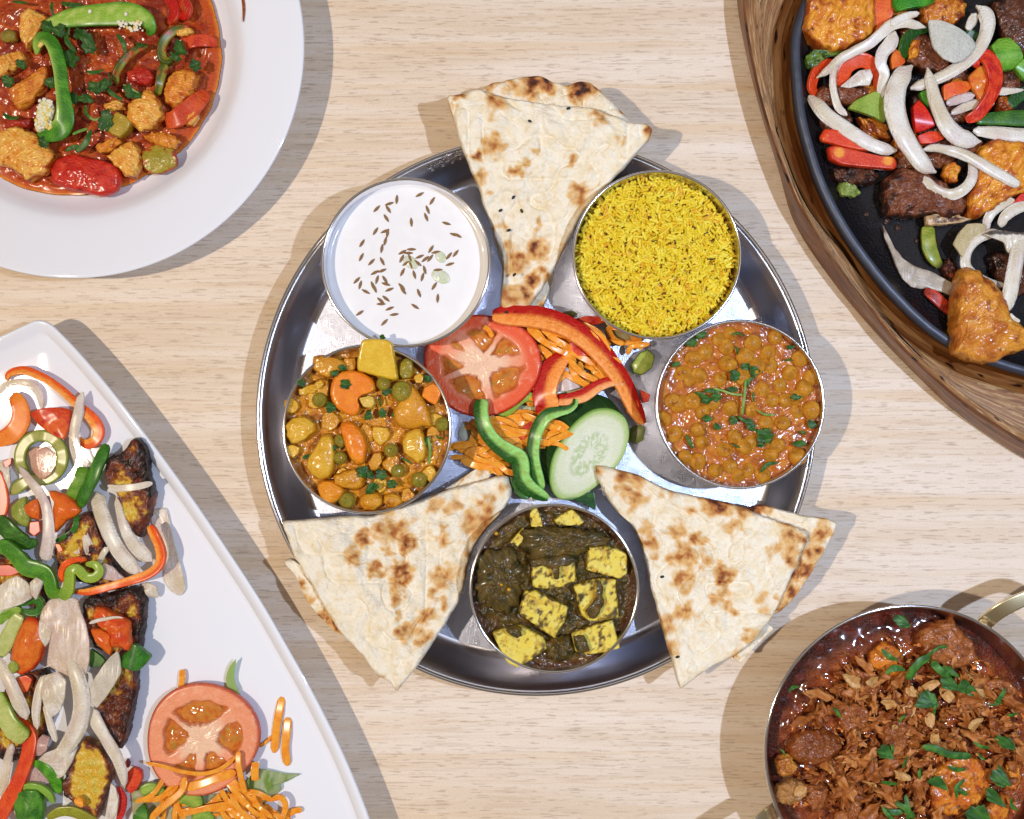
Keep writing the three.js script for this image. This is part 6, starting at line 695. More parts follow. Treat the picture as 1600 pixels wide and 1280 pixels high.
  sp(FPb, 'pepper_strip', 'twisted green pepper strip making a loop in the centre of the platter', 'green pepper', [-20, 380, 60, 410, 140, 480, 210, 560, 300, 590, 380, 620, 420, 690, 440, 770, 500, 800, 560, 770, 580, 680, 590, 600, 640, 580, 720, 650, 790, 650, 830, 600, 800, 550, 720, 540], { w: [110, 120, 124, 126, 128, 126, 120, 110, 100, 90, 84, 80, 76, 74, 70, 66, 60, 40], t: 4, h: [33, 34, 35, 36, 36, 36, 36, 36, 35, 36, 37, 38, 38, 37, 37, 37, 37, 36], roll: [20, 20, 20, 15, 10, 15, 25, 35, 30, 10, -10, -20, -10, 0, 10, 10, 0, 0], cup: 1, col: (t, u, v, x, y, z) => mx(mx(K(0x3c7a14), K(0x5a9a22), ss(-0.2, 0.4, fb(x / 6, y, z / 6, 2))), K(0x9cb63c), ss(0.42, 0.62, t) * 0.8 + ss(0.6, 0.9, -u) * 0.4), sec: 16, n: 70 });
  sp(FPb, 'pepper_strip', 'orange red pepper edge behind the green loop', 'orange pepper', [520, 690, 510, 620, 530, 560, 590, 515, 660, 500, 720, 505], { w: [36, 44, 46, 46, 40, 26], t: 3.5, h: [33, 34, 35, 35, 34, 33], roll: 20, col: orgP });
  sl(FPb, 'pepper_piece', 'red pepper slab at the left edge under the twisted green strip', 'red pepper', [-20, 550, 80, 545, 150, 580, 180, 610, 100, 640, -20, 640], { y: 28, th: 4, m: M.skin, col: tone(K(0xd43a1c), K(0xe05a2c), 5) });
  sl(FPb, 'pepper_piece', 'orange pepper tip between the onion petals', 'orange pepper', [460, 370, 500, 375, 530, 430, 490, 445], { y: 29, th: 3, m: M.skin, col: tone(C.org, C.orgIn, 5), n: 30 });
  os(FPb, 'large pale onion petal left of the small green ring', [-20, 740, 80, 660, 170, 630, 240, 680, 290, 760, 280, 820, 200, 870, 80, 910, -20, 930], { y: 31 });
  os(FPb, 'small ragged onion end below the twisted green strip', [260, 690, 330, 640, 380, 680, 350, 760, 320, 835, 280, 790], { y: 32 });
  sp(FPb, 'pepper_strip', 'small dark green pepper ring on the left under the onion petal', 'green pepper', [150, 870, 220, 850, 290, 830, 340, 870, 330, 930, 270, 950, 190, 930], { w: [40, 60, 66, 66, 60, 54, 40], t: 4, h: 29, roll: 20, col: grnP });
  sp(FPb, 'pepper_strip', 'pale green pepper strip at the left edge above the orange pepper', 'green pepper', [-20, 1030, 40, 970, 110, 930, 180, 920], { w: [60, 70, 70, 50], t: 4, h: 29, roll: 20, col: (t, u, v, x, y, z) => mx(K(0x6e9a26), K(0x92b244), ss(-0.2, 0.4, nz(x / 5, y, z / 5))) });
  sl(FPb, 'pepper_piece', 'cupped orange pepper piece at the lower left', 'orange pepper', [200, 1010, 230, 975, 300, 990, 350, 1030, 385, 1120, 380, 1230, 345, 1340, 280, 1420, 180, 1470, 120, 1440, 90, 1330, 110, 1220, 150, 1100], { y: 27, th: 5, dome: 4, na: 0.4, m: M.veg, k: 14, n: 60, col: (x, y, z, s, v) => mx(mx(K(0xee8024), K(0xe2641a), ss(-0.2, 0.3, fb(x / 4, y, z / 4, 3))), K(0xe0440e), ss(0.8, 0.95, s)) });
  sp(FPb, 'pepper_strip', 'pale green pepper flesh strip left of the cupped orange piece', 'green pepper', [170, 960, 130, 1030, 80, 1130, 30, 1230, -30, 1300], { w: [80, 110, 120, 110, 90], t: 4, h: 29, col: (t, u, v, x, y, z) => mx(K(0xb4bc6c), K(0x9aaa44), ss(-0.2, 0.4, fb(x / 4, y, z / 4, 2))), sec: 12 });
  os(FPb, 'huge translucent onion petal down the middle of the platter', [430, 830, 540, 800, 660, 830, 690, 930, 740, 1040, 770, 1180, 770, 1330, 740, 1450, 700, 1520, 600, 1480, 480, 1420, 400, 1380, 430, 1220, 470, 1050, 350, 990, 380, 900], { y: 31, dome: 4, n: 90, k: 20, col: (x, y, z, s, v) => mx(onionS(x, y, z, s, v), K(0xe2b4a4), 0.35) });
  os(FPb, 'onion petal with ribs left of the huge petal', [340, 1000, 420, 930, 480, 960, 470, 1060, 430, 1180, 390, 1230, 340, 1120], { y: 29 });
  sl(FPb, 'pepper_piece', 'orange red folded pepper on the dark paneer at the right', 'orange pepper', [765, 960, 800, 895, 870, 900, 960, 950, 1040, 990, 1090, 1020, 1085, 1130, 1100, 1220, 1080, 1275, 1000, 1230, 930, 1240, 940, 1150, 880, 1090, 820, 1050], { y: 33, th: 5, dome: 3, na: 0.5, m: M.veg, k: 14, n: 64, wave: (x, z) => 1.2 * nz(x / 6, 3, z / 6), col: tone(K(0xe8641c), K(0xdc4416), 5, K(0xf0a040), 0.15, 0.35) });
  sl(FPb, 'pepper_piece', 'pointed orange pepper flap below the folded pepper', 'orange pepper', [755, 1080, 840, 1080, 930, 1130, 940, 1240, 925, 1310, 860, 1260, 790, 1180], { y: 32, th: 4, dome: 2, na: 0.4, m: M.veg, col: tone(K(0xf07a20), K(0xe65c18), 4) });
  on(FPb, 'very thin white onion thread over the folded orange pepper', [745, 1035, 820, 1010, 900, 995, 970, 985, 1025, 990], { w: [36, 40, 36, 30, 16], t: 1.6, h: [39, 41, 42, 42, 41], cup: 0.4 });
  // lower group
  sl(FPc, 'pepper_piece', 'shiny dark green pepper piece at the right end of the dark paneer', 'green pepper', [860, 110, 920, 80, 970, 10, 1030, 50, 1085, 115, 1050, 170, 1000, 215, 930, 200, 870, 180], { y: 28, th: 5, dome: 3, m: M.skin, col: tone(K(0x235c14), K(0x3e8420), 6) });
  sl(FPc, 'pepper_piece', 'dark green pepper scrap beside the huge onion petal', 'green pepper', [650, 60, 720, 110, 760, 150, 720, 190, 640, 200], { y: 30, th: 3, m: M.skin, n: 34, col: tone(K(0x2a5a14), K(0x46741e), 6) });
  os(FPc, 'crisp white onion petal lying on the long dark paneer', [750, 170, 800, 110, 850, 70, 865, 130, 875, 230, 830, 310, 770, 400, 700, 485, 650, 440, 640, 340, 690, 260], { y: 34, dome: 2, col: tone(K(0xe4dccb), K(0xd6cbb8), 4) });
  on(FPc, 'wide ribbed onion strip curling down the lower centre', [480, 120, 520, 200, 560, 320, 580, 460, 560, 600, 500, 720, 430, 820, 360, 880], { w: [90, 130, 150, 150, 150, 140, 130, 70], h: [36, 38, 39, 39, 38, 36, 34, 31], cup: 2.4, rib: 0.9 });
  on(FPc, 'onion strip left of the wide ribbed one forming a loop', [330, 250, 290, 330, 265, 430, 255, 540, 265, 640], { w: [70, 80, 76, 70, 50], h: [34, 35, 35, 34, 32] });
  on(FPc, 'short onion finger inside the onion loop', [320, 460, 340, 540, 370, 640, 400, 730], { w: [50, 60, 64, 44], h: [35, 36, 35, 33], cup: 0.6 });
  os(FPc, 'glassy onion petal bridging the onion loop', [330, 250, 420, 220, 490, 280, 480, 400, 440, 500, 380, 560, 330, 470, 310, 370], { y: 33 });
  on(FPc, 'long onion strip beside the yellow paneer square', [640, 480, 690, 600, 760, 720, 830, 840, 870, 950, 890, 1060], { w: [110, 120, 110, 100, 86, 40], h: [34, 36, 36, 36, 34, 29], cup: 1.5 });
  os(FPc, 'striped onion petal left of the yellow paneer square', [250, 880, 330, 800, 430, 760, 520, 700, 560, 760, 530, 860, 480, 950, 430, 985, 370, 930], { y: 30 });
  os(FPc, 'pink onion wedge above the small green strip', [230, 830, 250, 740, 310, 670, 370, 690, 350, 780, 300, 820], { y: 29, col: tone(K(0xdcb8ae), K(0xcfa49c), 5) });
  os(FPc, 'pink striped onion patch at the lower left', [170, 1010, 200, 930, 270, 890, 330, 950, 380, 1010, 300, 1030], { y: 27, col: tone(K(0xdcbab0), K(0xcfa8a0), 5) });
  sp(FPc, 'pepper_strip', 'bright green pepper strip bending over the onions at the bottom', 'green pepper', [225, 870, 290, 890, 350, 940, 400, 1010, 420, 1090], { w: [30, 56, 70, 76, 50], t: 4, h: [31, 33, 34, 33, 31], roll: 15, col: (t, u, v, x, y, z) => mx(K(0x3c8416), K(0x62a82a), ss(-0.2, 0.4, nz(x / 6, y, z / 6))) });
  on(FPc, 'thick onion strip crossing the red strip at the left edge', [-40, 120, 30, 240, 90, 360, 140, 470, 190, 570], { w: [90, 110, 120, 124, 80], h: [33, 35, 36, 36, 34], cup: 1.8 });
  sp(FPc, 'pepper_strip', 'long red pepper strip slanting through the lower left corner', 'red pepper', [20, 380, 90, 500, 160, 600, 215, 690, 205, 800, 170, 920, 120, 1040, 60, 1150, 0, 1260, -40, 1330], { w: [60, 76, 84, 90, 92, 94, 94, 94, 94, 90], t: 4, h: [29, 30, 31, 33, 34, 34, 34, 33, 33, 32], roll: 20, col: (t, u, v, x, y, z) => mx(K(0xd8380e), K(0xe85a1c), ss(-0.3, 0.4, fb(x / 7, y, z / 7, 2))), sec: 14 });
  sp(FPc, 'pepper_strip', 'pale green pepper crescent at the left edge with a rounded end', 'green pepper', [-30, 380, 10, 480, 50, 570, 110, 650, 190, 705], { w: [90, 110, 120, 124, 90], t: 4.5, h: [34, 36, 37, 37, 35], roll: 5, tip: [0.5, 0.7], col: (t, u, v, x, y, z) => mx(mx(K(0xc0c878), K(0xa8b850), ss(-0.2, 0.4, fb(x / 3, y, z / 3, 2))), K(0x7ea02c), ss(0.5, 0.9, u)), sec: 14 });
  on(FPc, 'onion strip running up from the bottom at the far left', [90, 740, 60, 830, 40, 940, 20, 1050, 10, 1120], { w: [60, 76, 80, 76, 50], h: 29 });
  sl(FPc, 'pepper_piece', 'small red pepper bit hidden between onion strips', 'red pepper', [120, 270, 190, 250, 235, 280, 200, 370, 160, 380], { y: 29, th: 3, m: M.skin, n: 34, col: tone(K(0xd83c12), K(0xea6a2a), 5) });
  sl(FPc, 'pepper_piece', 'round pale green pepper end by the cupped orange piece', 'green pepper', [60, 170, 100, 140, 140, 170, 140, 210, 100, 245, 65, 215], { y: 31, th: 4, dome: 2, n: 34, m: M.veg, col: tone(K(0xb4bc58), K(0x96a83c), 4) });
  sl(FPc, 'pepper_piece', 'big glossy green pepper cap at the bottom of the picture', 'green pepper', [140, 1080, 210, 1045, 290, 1050, 330, 1110, 330, 1200, 320, 1300, 200, 1310, 130, 1240, 110, 1160], { y: 27, th: 6, dome: 4, na: 0.4, m: M.skin, k: 14, n: 56, col: tone(K(0x2f6c16), K(0x5a982c), 7) });
  sp(FPc, 'pepper_strip', 'light green pepper rim along the glossy cap', 'green pepper', [150, 1060, 220, 1040, 300, 1060, 350, 1100, 385, 1160], { w: [30, 40, 44, 44, 30], t: 4, h: [33, 35, 35, 34, 31], roll: 20, col: (t, u, v) => K(0x8ab446) });
  sp(FPc, 'pepper_strip', 'olive pepper strip lying at the foot of the yellow paneer', 'green pepper', [340, 1270, 430, 1225, 520, 1225, 610, 1260, 690, 1300], { w: [40, 60, 66, 60, 50], t: 4, h: 33, roll: 10, col: oliP });
  sl(FPc, 'carrot_piece', 'orange blob leaning on the lower edge of the yellow paneer', 'carrot', [540, 1130, 570, 1112, 605, 1140, 610, 1180, 580, 1195, 550, 1170], { y: 34, th: 3, dome: 2, n: 34, m: M.skin, col: tone(C.carrot, C.carrot2, 5) });
  os(FPc, 'curved onion rib right of the yellow paneer at the bottom edge', [800, 1010, 840, 1040, 860, 1120, 850, 1220, 800, 1310, 760, 1300, 775, 1200, 790, 1100], { y: 25 });
  on(FPc, 'white onion end at the bottom left corner', [90, 1200, 130, 1240, 180, 1290, 220, 1330], { w: [40, 60, 60, 40], h: 31 });
  sp(FPc, 'pepper_strip', 'thin red pepper sliver at the foot of the long onion strip', 'red pepper', [845, 1050, 880, 1130, 870, 1220, 840, 1310], { w: [30, 44, 44, 30], t: 3, h: 26, col: redP });
  sl(FPc, 'pepper_piece', 'shiny red pepper square between the onions and the tomato slice', 'red pepper', [905, 950, 960, 895, 1020, 925, 1025, 990, 985, 1060, 940, 1095, 905, 1040], { y: 22, th: 4, dome: 1.5, m: M.skin, n: 40, col: tone(K(0xd0260e), K(0xe04c1a), 5) });
  sl(FPc, 'pepper_piece', 'tiny dark red crumb above the shiny red square', 'crumb', [890, 880, 910, 845, 930, 880, 920, 915, 895, 910], { y: 21.5, th: 3, n: 26, m: M.char, col: tone(K(0x641408), K(0x8a2010), 3) });
  // platter salad
  put(tomato(FPd, 565, 668, 450, 418, { h: 29, seed: 4.1, pale: 1, tx: 0, tz: 0.5, arms: [-2.45, -0.72, 0.62, 1.62, 2.5] }), 'pale orange red tomato slice on the white platter', 'tomato slice');
  sl(FPd, 'lettuce_piece', 'pointed pale lettuce leaf at the right end of the platter salad', 'lettuce', [870, 1060, 930, 960, 1000, 890, 1080, 900, 1200, 930, 1330, 935, 1240, 985, 1170, 1010, 1185, 1050, 1110, 1120, 1060, 1160, 960, 1110], { y: 22, th: 0.9, dome: 4, n: 70, k: 14, e: 0.04, m: M.lettuce, wave: (x, z) => 1.8 * nz(x / 5, 2, z / 9), col: (x, y, z, s) => mx(mx(K(0xc8d8a0), K(0x8db04c), ss(-0.1, 0.35, nz(x / 4, 2, z / 9))), K(0xe2e6cc), 0.7 * ss(0.1, 0.4, nz(x / 2, 5, z / 7))) });
  sp(FPd, 'lettuce_piece', 'slender green lettuce blade standing behind the tomato slice', 'lettuce', [830, 50, 800, 120, 785, 210, 810, 290, 860, 360], { w: [10, 50, 70, 80, 40], t: 1, h: [26, 25, 24, 24, 23], m: M.lettuce, tip: [0.2, 0.5], col: (t, u, v) => mx(K(0x9cc25a), K(0xc0d890), Math.abs(u)) });
  sl(FPd, 'lettuce_piece', 'bed of pale lettuce under the carrot at the bottom of the picture', 'lettuce', [20, 1060, 160, 1020, 460, 1090, 760, 1090, 900, 1160, 1100, 1180, 1180, 1300, 900, 1420, 400, 1420, 40, 1320], { y: 21, th: 1.2, dome: 4, n: 80, k: 16, m: M.lettuce, wave: (x, z) => 2 * nz(x / 8, 2, z / 8), col: tone(K(0xd6dcb4), K(0xdccfae), 7, K(0xa2be60), 0.12, 0.35) });
  for (const [label, a, h, w] of [['upright carrot sliver just above the platter tomato slice', [420, 130, 415, 210, 405, 300], 23, 46], ['tall carrot stick standing apart right of the platter tomato', [1185, 340, 1165, 450, 1145, 560, 1125, 770], 22, 60], ['second carrot stick joined to the tall one', [1230, 500, 1220, 620, 1210, 740, 1228, 870], 22.5, 60], ['short carrot whisker touching the right side of the platter tomato', [1010, 720, 1060, 690, 1110, 640], 22, 24], ['long thin carrot thread draped across the platter tomato', [140, 848, 260, 870, 420, 915, 580, 930, 720, 890, 830, 800], 33, 30], ['broad carrot ribbon along the lower edge of the platter tomato', [440, 1040, 560, 1010, 700, 960, 830, 920], 32, 70], ['carrot ribbon hanging down the right of the platter tomato', [850, 760, 850, 860, 870, 960, 900, 1080], 33, 44], ['broad carrot piece below the hanging ribbon', [770, 970, 830, 1040, 900, 1130, 990, 1180], 29, 90], ['long carrot ribbon crossing the pale green pepper pieces', [440, 960, 420, 1050, 340, 1130, 250, 1200, 170, 1290], 33, 56], ['carrot shred from the pepper to the lettuce bed', [420, 1240, 540, 1210, 680, 1180, 800, 1160], 30, 46], ['carrot piece leaning against the right lettuce leaf', [985, 840, 975, 900, 980, 985], 28, 60], ['curved carrot ring near the bottom right of the platter salad', [1110, 1130, 1170, 1110, 1210, 1160, 1200, 1240, 1160, 1290], 27, 44], ['carrot end at the far right of the platter salad', [1190, 1300, 1240, 1240, 1290, 1215, 1340, 1210], 23, 46]])
    sp(FPd, 'carrot_strip', label, 'carrot', a, { w, t: 1.3, flat: true, h: [h - 1, h, h, h - 1], m: M.veg, col: carrotC, tip: [0.5, 0.4], roll: rnd(-20, 20) });
  shreds(FPd, [[900, 1180, 170, 110, 22, 24, 31, 0.7, 0.6, 280, 42], [640, 1190, 220, 80, 12, 24, 29, -0.3, 0.5, 260, 40], [260, 1080, 120, 100, 6, 26, 31, -0.6, 0.4, 240, 44], [330, 1200, 90, 90, 5, 26, 30, 1.4, 0.3, 240, 44], [1060, 1260, 120, 70, 9, 23, 28, 0.5, 0.7, 220, 40]], 'thin orange grated carrot shred in the platter salad by the bottom edge', 'grated carrot in the platter salad');
  sp(FPd, 'pepper_piece', 'pale green pepper half moon left under the carrot ribbon', 'green pepper', [105, 1075, 160, 1045, 230, 1065, 290, 1105], { w: [60, 90, 84, 60], t: 5, h: 27, m: M.skin, col: (t, u, v) => mx(K(0x9cba48), K(0x7a9c2c), ss(0.2, 0.9, Math.abs(u))) });
  sp(FPd, 'pepper_piece', 'darker green pepper half moon under the tomato slice', 'green pepper', [375, 1130, 440, 1100, 510, 1130, 550, 1190], { w: [70, 110, 110, 70], t: 5, h: 27, m: M.skin, col: (t, u, v) => mx(K(0x9ab23e), K(0x6e9426), ss(0.2, 0.9, Math.abs(u))) });
  sl(FPd, 'pepper_piece', 'dark green pepper wedge at the bottom left of the platter salad', 'green pepper', [45, 1250, 80, 1190, 125, 1155, 160, 1210, 170, 1300, 60, 1330], { y: 27, th: 4, dome: 2, m: M.skin, n: 36, col: tone(K(0x3c7418), K(0x5c942a), 6) });
  sp(FPd, 'pepper_piece', 'green pepper sliver at the bottom edge under the carrot shred', 'green pepper', [500, 1270, 580, 1240, 660, 1290], { w: [60, 80, 50], t: 5, h: 27, m: M.skin, col: (t, u, v) => mx(K(0x8cae3c), K(0x6a9226), ss(0.2, 0.9, Math.abs(u))) });
}

// ---------------------------------------------------------------- sizzler: chicken, lamb, onions and peppers on the iron plate
const FZ = fr(1230, 0, 4.267), FY = fr(1360, 280, 4.0);
{
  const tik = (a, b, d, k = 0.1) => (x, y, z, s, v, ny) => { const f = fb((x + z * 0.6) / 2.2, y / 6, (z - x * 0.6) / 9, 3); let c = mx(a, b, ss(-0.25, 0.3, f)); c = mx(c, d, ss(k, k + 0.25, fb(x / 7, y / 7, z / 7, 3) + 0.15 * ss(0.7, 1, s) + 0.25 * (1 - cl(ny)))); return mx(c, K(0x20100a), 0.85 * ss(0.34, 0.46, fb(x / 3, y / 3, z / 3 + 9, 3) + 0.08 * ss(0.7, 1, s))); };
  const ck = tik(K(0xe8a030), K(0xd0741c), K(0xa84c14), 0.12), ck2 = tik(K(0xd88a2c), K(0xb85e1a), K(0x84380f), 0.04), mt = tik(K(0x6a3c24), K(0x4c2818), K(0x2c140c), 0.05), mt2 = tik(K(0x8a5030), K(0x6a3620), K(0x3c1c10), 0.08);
  const G = { na: 1.0, nf: 5, fine: 0.25, fib: 0.6, e: 0.12, k: 26, n: 110, dome: 2.8, m: M.wet, rag: 0.05 };
  const on = (F, label, a, o) => put(strip(F, a, { m: M.onion, name: 'onion_strip', t: 1.2, cup: 0.9, rib: 0.7, col: onionC, sec: 18, box: 0.4, tip: [0.35, 0.35], ...o }), label, 'onion');
  const os = (F, label, a, o) => put(slab(F, a, { m: M.onion, name: 'onion_petal', th: 1.8, dome: 3, e: 0.06, k: 14, n: 64, col: onionS, wave: (x, z) => 0.8 * nz(x / 9, 2, z / 14) + 0.3 * nz(x / 1.6, 3, z / 9), ...o }), label, 'onion');
  sl(FZ, 'chicken_chunk', 'big orange charred chicken chunk at the upper left of the sizzler', 'chicken', [125, -40, 300, -60, 520, -40, 570, 20, 575, 130, 560, 240, 470, 290, 390, 330, 290, 348, 230, 330, 170, 280, 108, 210, 105, 180, 120, 90], { ...G, y: 21, th: 17, dome: 2.5, na: 1.1, e: 0.09, ev: 0.25, col: ck });
  sl(FZ, 'meat_chunk', 'dark brown meat chunk at the top right of the sizzler', 'meat', [1350, 20, 1480, -40, 1600, 0, 1640, 200, 1640, 420, 1560, 400, 1450, 300, 1380, 180], { ...G, y: 21, th: 13, col: mt });
  sl(FZ, 'meat_chunk', 'orange brown chicken piece at the top centre of the sizzler', 'chicken', [880, 60, 960, -20, 1120, -40, 1200, 30, 1170, 120, 1090, 190, 960, 180, 890, 140], { ...G, y: 21, th: 10, col: ck2 });
  sl(FZ, 'meat_chunk', 'dark meat below the white onion petal', 'meat', [740, 200, 830, 180, 950, 250, 1050, 350, 1090, 440, 1020, 500, 900, 480, 780, 420, 730, 320], { ...G, y: 21, th: 9, col: mt2 });
  sl(FZ, 'chicken_chunk', 'small orange chicken piece inside the green pepper curl', 'chicken', [800, 340, 840, 270, 890, 270, 885, 340, 850, 400, 810, 395], { ...G, y: 30, th: 4, dome: 2, n: 44, k: 12, col: ck });
  sl(FZ, 'meat_chunk', 'browned meat under the left red pepper ring', 'meat', [260, 560, 330, 580, 430, 590, 540, 590, 560, 680, 440, 720, 330, 700, 270, 640], { ...G, y: 21, th: 9, col: mt2 });
  sl(FZ, 'chicken_chunk', 'orange chicken sliver under the crossing onion strips', 'chicken', [460, 780, 540, 800, 650, 850, 690, 940, 600, 930, 520, 880], { ...G, y: 22, th: 7, n: 60, col: ck2 });
  sl(FZ, 'meat_chunk', 'dark crusted meat below the pair of red pepper sticks', 'meat', [290, 1130, 420, 1120, 560, 1140, 620, 1180, 560, 1240, 430, 1230, 300, 1200], { ...G, y: 21, th: 8, m: M.char, na: 1.4, col: mt });
  sl(FY, 'meat_chunk', 'large browned lamb chop with its rib bone in the middle of the sizzler', 'meat', [85, 0, 180, -70, 330, -60, 470, 40, 600, 120, 600, 210, 500, 260, 380, 220, 300, 240, 180, 240, 100, 235, 75, 120], { ...G, y: 21, th: 13, na: 1.3, m: M.char, col: mt2 });
  sl(FY, 'rib_bone', 'pale cut rib bone at the lower edge of the lamb chop', 'bone', [340, 228, 450, 215, 555, 205, 558, 235, 640, 250, 560, 275, 450, 290, 345, 292], { y: 26, th: 6, dome: 1, na: 0.5, nf: 3, e: 0.1, k: 12, n: 60, m: M.moist, col: (x, y, z, s, v) => mx(mx(K(0xd0b088), K(0xb08a58), ss(-0.2, 0.3, nz(x / 4, y, z / 4))), K(0x4c2416), ss(0.85, 0.45, s) * ss(-0.3, 0.2, nz(x / 3, 2, z / 3) + 0.15)) });
  sl(FY, 'chicken_chunk', 'wide orange grilled chicken piece at the right of the sizzler', 'chicken', [600, 120, 640, 40, 655, -80, 672, -190, 760, -250, 880, -240, 1010, -230, 1040, 60, 900, 110, 800, 160, 700, 230, 650, 252, 600, 230], { ...G, y: 22, th: 14, col: ck });
  sl(FY, 'chicken_chunk', 'golden brown chicken wing piece resting on the iron rim', 'chicken', [560, 560, 600, 543, 660, 570, 720, 620, 800, 680, 840, 760, 860, 850, 930, 920, 1000, 960, 1010, 1060, 900, 1095, 830, 1110, 760, 1145, 700, 1148, 620, 1130, 560, 1105, 508, 1085, 515, 980, 510, 880, 520, 760, 535, 640], { ...G, y: 26, th: 17, dome: 6, na: 1.2, nf: 8, fine: 0.12, n: 130, k: 34, col: (x, y, z, s, v, ny) => { let c = mx(K(0xd89030), K(0xb8641c), ss(-0.2, 0.3, fb(x / 10, y / 10, z / 10, 3))); c = mx(c, K(0x8a4216), ss(0.1, 0.35, fb(x / 6, y / 6 + 4, z / 6, 4))); return mx(c, K(0xe8b85a), 0.6 * ss(0.2, 0.4, fb(x / 5 + 9, y / 5, z / 5, 3))); } });
  sl(FY, 'meat_chunk', 'dark meat under the pale onion rings at the lower right', 'meat', [740, 480, 820, 450, 900, 500, 960, 560, 1000, 700, 900, 760, 780, 620], { ...G, y: 21, th: 8, n: 60, col: mt });
  sl(FZ, 'meat_chunk', 'brown meat lump beyond the speckled red pepper ring', 'meat', [1400, 490, 1480, 480, 1550, 520, 1560, 590, 1480, 630, 1400, 600], { ...G, y: 23, th: 9, n: 56, col: mt2 });
  sl(FZ, 'chicken_chunk', 'orange chicken under the right end of the red pepper ring', 'chicken', [1390, 640, 1470, 650, 1510, 730, 1450, 770, 1390, 740], { ...G, y: 22, th: 8, n: 50, col: ck2 });
  sl(FZ, 'meat_chunk', 'shadowed browned meat beneath the wide onion strip', 'meat', [820, 640, 900, 600, 1000, 640, 1040, 900, 1100, 1000, 1050, 1100, 900, 1000, 830, 850], { ...G, y: 20, th: 7, n: 60, col: mt });
  sl(FZ, 'chicken_chunk', 'small golden chicken bit framed by the lower onion loop', 'chicken', [1030, 1160, 1060, 1100, 1110, 1080, 1150, 1130, 1130, 1220, 1070, 1220], { ...G, y: 27, th: 5, dome: 2, n: 44, k: 12, col: ck });
  const extra = [['browned meat in the shadow behind the crossing onion strips', 560, 640, 90], ['dark meat chip between the arched onion and the red pepper', 1130, 520, 80], ['meat chunk peeping between the orange block and the dark green strip', 1150, 740, 95], ['dark meat beneath the pointed red pepper piece', 800, 960, 100], ['meat chip right of the lower red pepper stick', 800, 1090, 90], ['meat corner below the flat onion strip at the right', 1180, 960, 90], ['brown meat beside the wide pale green pepper piece', 560, 860, 80], ['meat piece under the white onion petal', 1090, 300, 90], ['charred meat bit behind the green pepper at the right edge', 1470, 560, 90], ['shadowed meat left of the upright red ring', 1150, 600, 80], ['dark meat chunk under the red pepper strip by the iron rim', 270, 640, 80], ['meat chip under the thick square ended onion strip', 330, 800, 85], ['meat scrap at the top beside the orange strip', 760, 130, 80], ['dark meat under the long square ended onion strip', 1010, 1060, 85]];
  extra.forEach(([l, x, y, r], i) => { const q = []; for (let j = 0; j < 9; j++) { const a = j / 9 * 6.283, d = r * rnd(0.75, 1.25); q.push(x + Math.cos(a) * d * 1.2, y + Math.sin(a) * d); } sl(FZ, 'meat_chunk', l, 'meat', q, { ...G, y: 20.5, th: rnd(5, 9), n: 60, k: 14, col: i % 3 ? mt2 : ck2 }); });
  // peppers
  sp(FZ, 'pepper_strip', 'orange pepper strip at the top beside the big chicken chunk', 'orange pepper', [650, -40, 645, 30, 625, 110, 590, 190, 570, 230], { w: [110, 120, 126, 110, 50], t: 4, h: [34, 34, 33, 31, 28], roll: 10, col: (t, u, v, x, y, z) => mx(K(0xe8701c), K(0xd8501a), ss(-0.3, 0.3, fb(x / 6, y, z / 6, 2))) });
  sl(FZ, 'pepper_piece', 'bright green pepper flap at the top of the sizzler', 'green pepper', [695, -30, 820, -60, 960, -40, 980, 20, 900, 60, 800, 75, 720, 95, 695, 50], { y: 33, th: 4, dome: 4, m: M.skin, k: 12, n: 56, col: tone(K(0x2f8018), K(0x52a02c), 8) });
  sl(FZ, 'pepper_piece', 'shrivelled dark green pepper under the big chicken chunk', 'green pepper', [115, 390, 160, 350, 240, 350, 330, 335, 385, 340, 380, 370, 300, 385, 230, 410, 180, 460, 140, 460, 115, 420], { y: 24, th: 5, dome: 3, na: 1, nf: 3, m: M.skin, k: 12, n: 64, col: tone(K(0x3c5a14), K(0x6e8c2c), 4, K(0x1c2c08), 0.1, 0.3) });
  sp(FZ, 'pepper_ring', 'glossy red orange pepper ring around a pale onion at the left', 'red pepper', [345, 600, 360, 530, 390, 450, 440, 410, 500, 400, 550, 420, 585, 470, 600, 540, 595, 590], { w: [60, 80, 90, 92, 90, 80, 70, 56, 30], t: 4, h: [28, 30, 32, 33, 33, 33, 32, 30, 28], roll: [20, 20, 20, 25, 30, 35, 40, 40, 40], col: (t, u, v, x, y, z) => mx(orgP(t, u, v, x, y, z), C.red, 0.35), sec: 14 });
  sp(FZ, 'pepper_strip', 'red pepper strip curving along the left near the iron rim', 'red pepper', [330, 425, 270, 425, 210, 455, 175, 520, 165, 590, 200, 640, 230, 660], { w: [40, 56, 60, 60, 56, 46, 30], t: 4, h: [27, 28, 29, 29, 28, 26, 24], roll: [-20, -30, -40, -40, -40, -30, -20], col: (t, u, v, x, y, z) => mx(redP(t, u, v, x, y, z), C.org, 0.5), sec: 14 });
  sl(FZ, 'pepper_piece', 'orange pepper piece behind the central onion crossing', 'orange pepper', [700, 330, 760, 370, 785, 420, 740, 460, 690, 470, 680, 400], { y: 29, th: 4, dome: 2, m: M.skin, n: 40, col: tone(K(0xe4751e), K(0xd85a1a), 5) });
  sp(FZ, 'pepper_strip', 'dark green pepper curl beside the white onion petal', 'green pepper', [780, 390, 775, 330, 790, 270, 830, 225, 880, 200, 935, 195], { w: [40, 56, 60, 60, 56, 40], t: 4, h: [33, 35, 36, 36, 35, 34], roll: [40, 40, 40, 35, 30, 25], col: grnDk, sec: 14 });
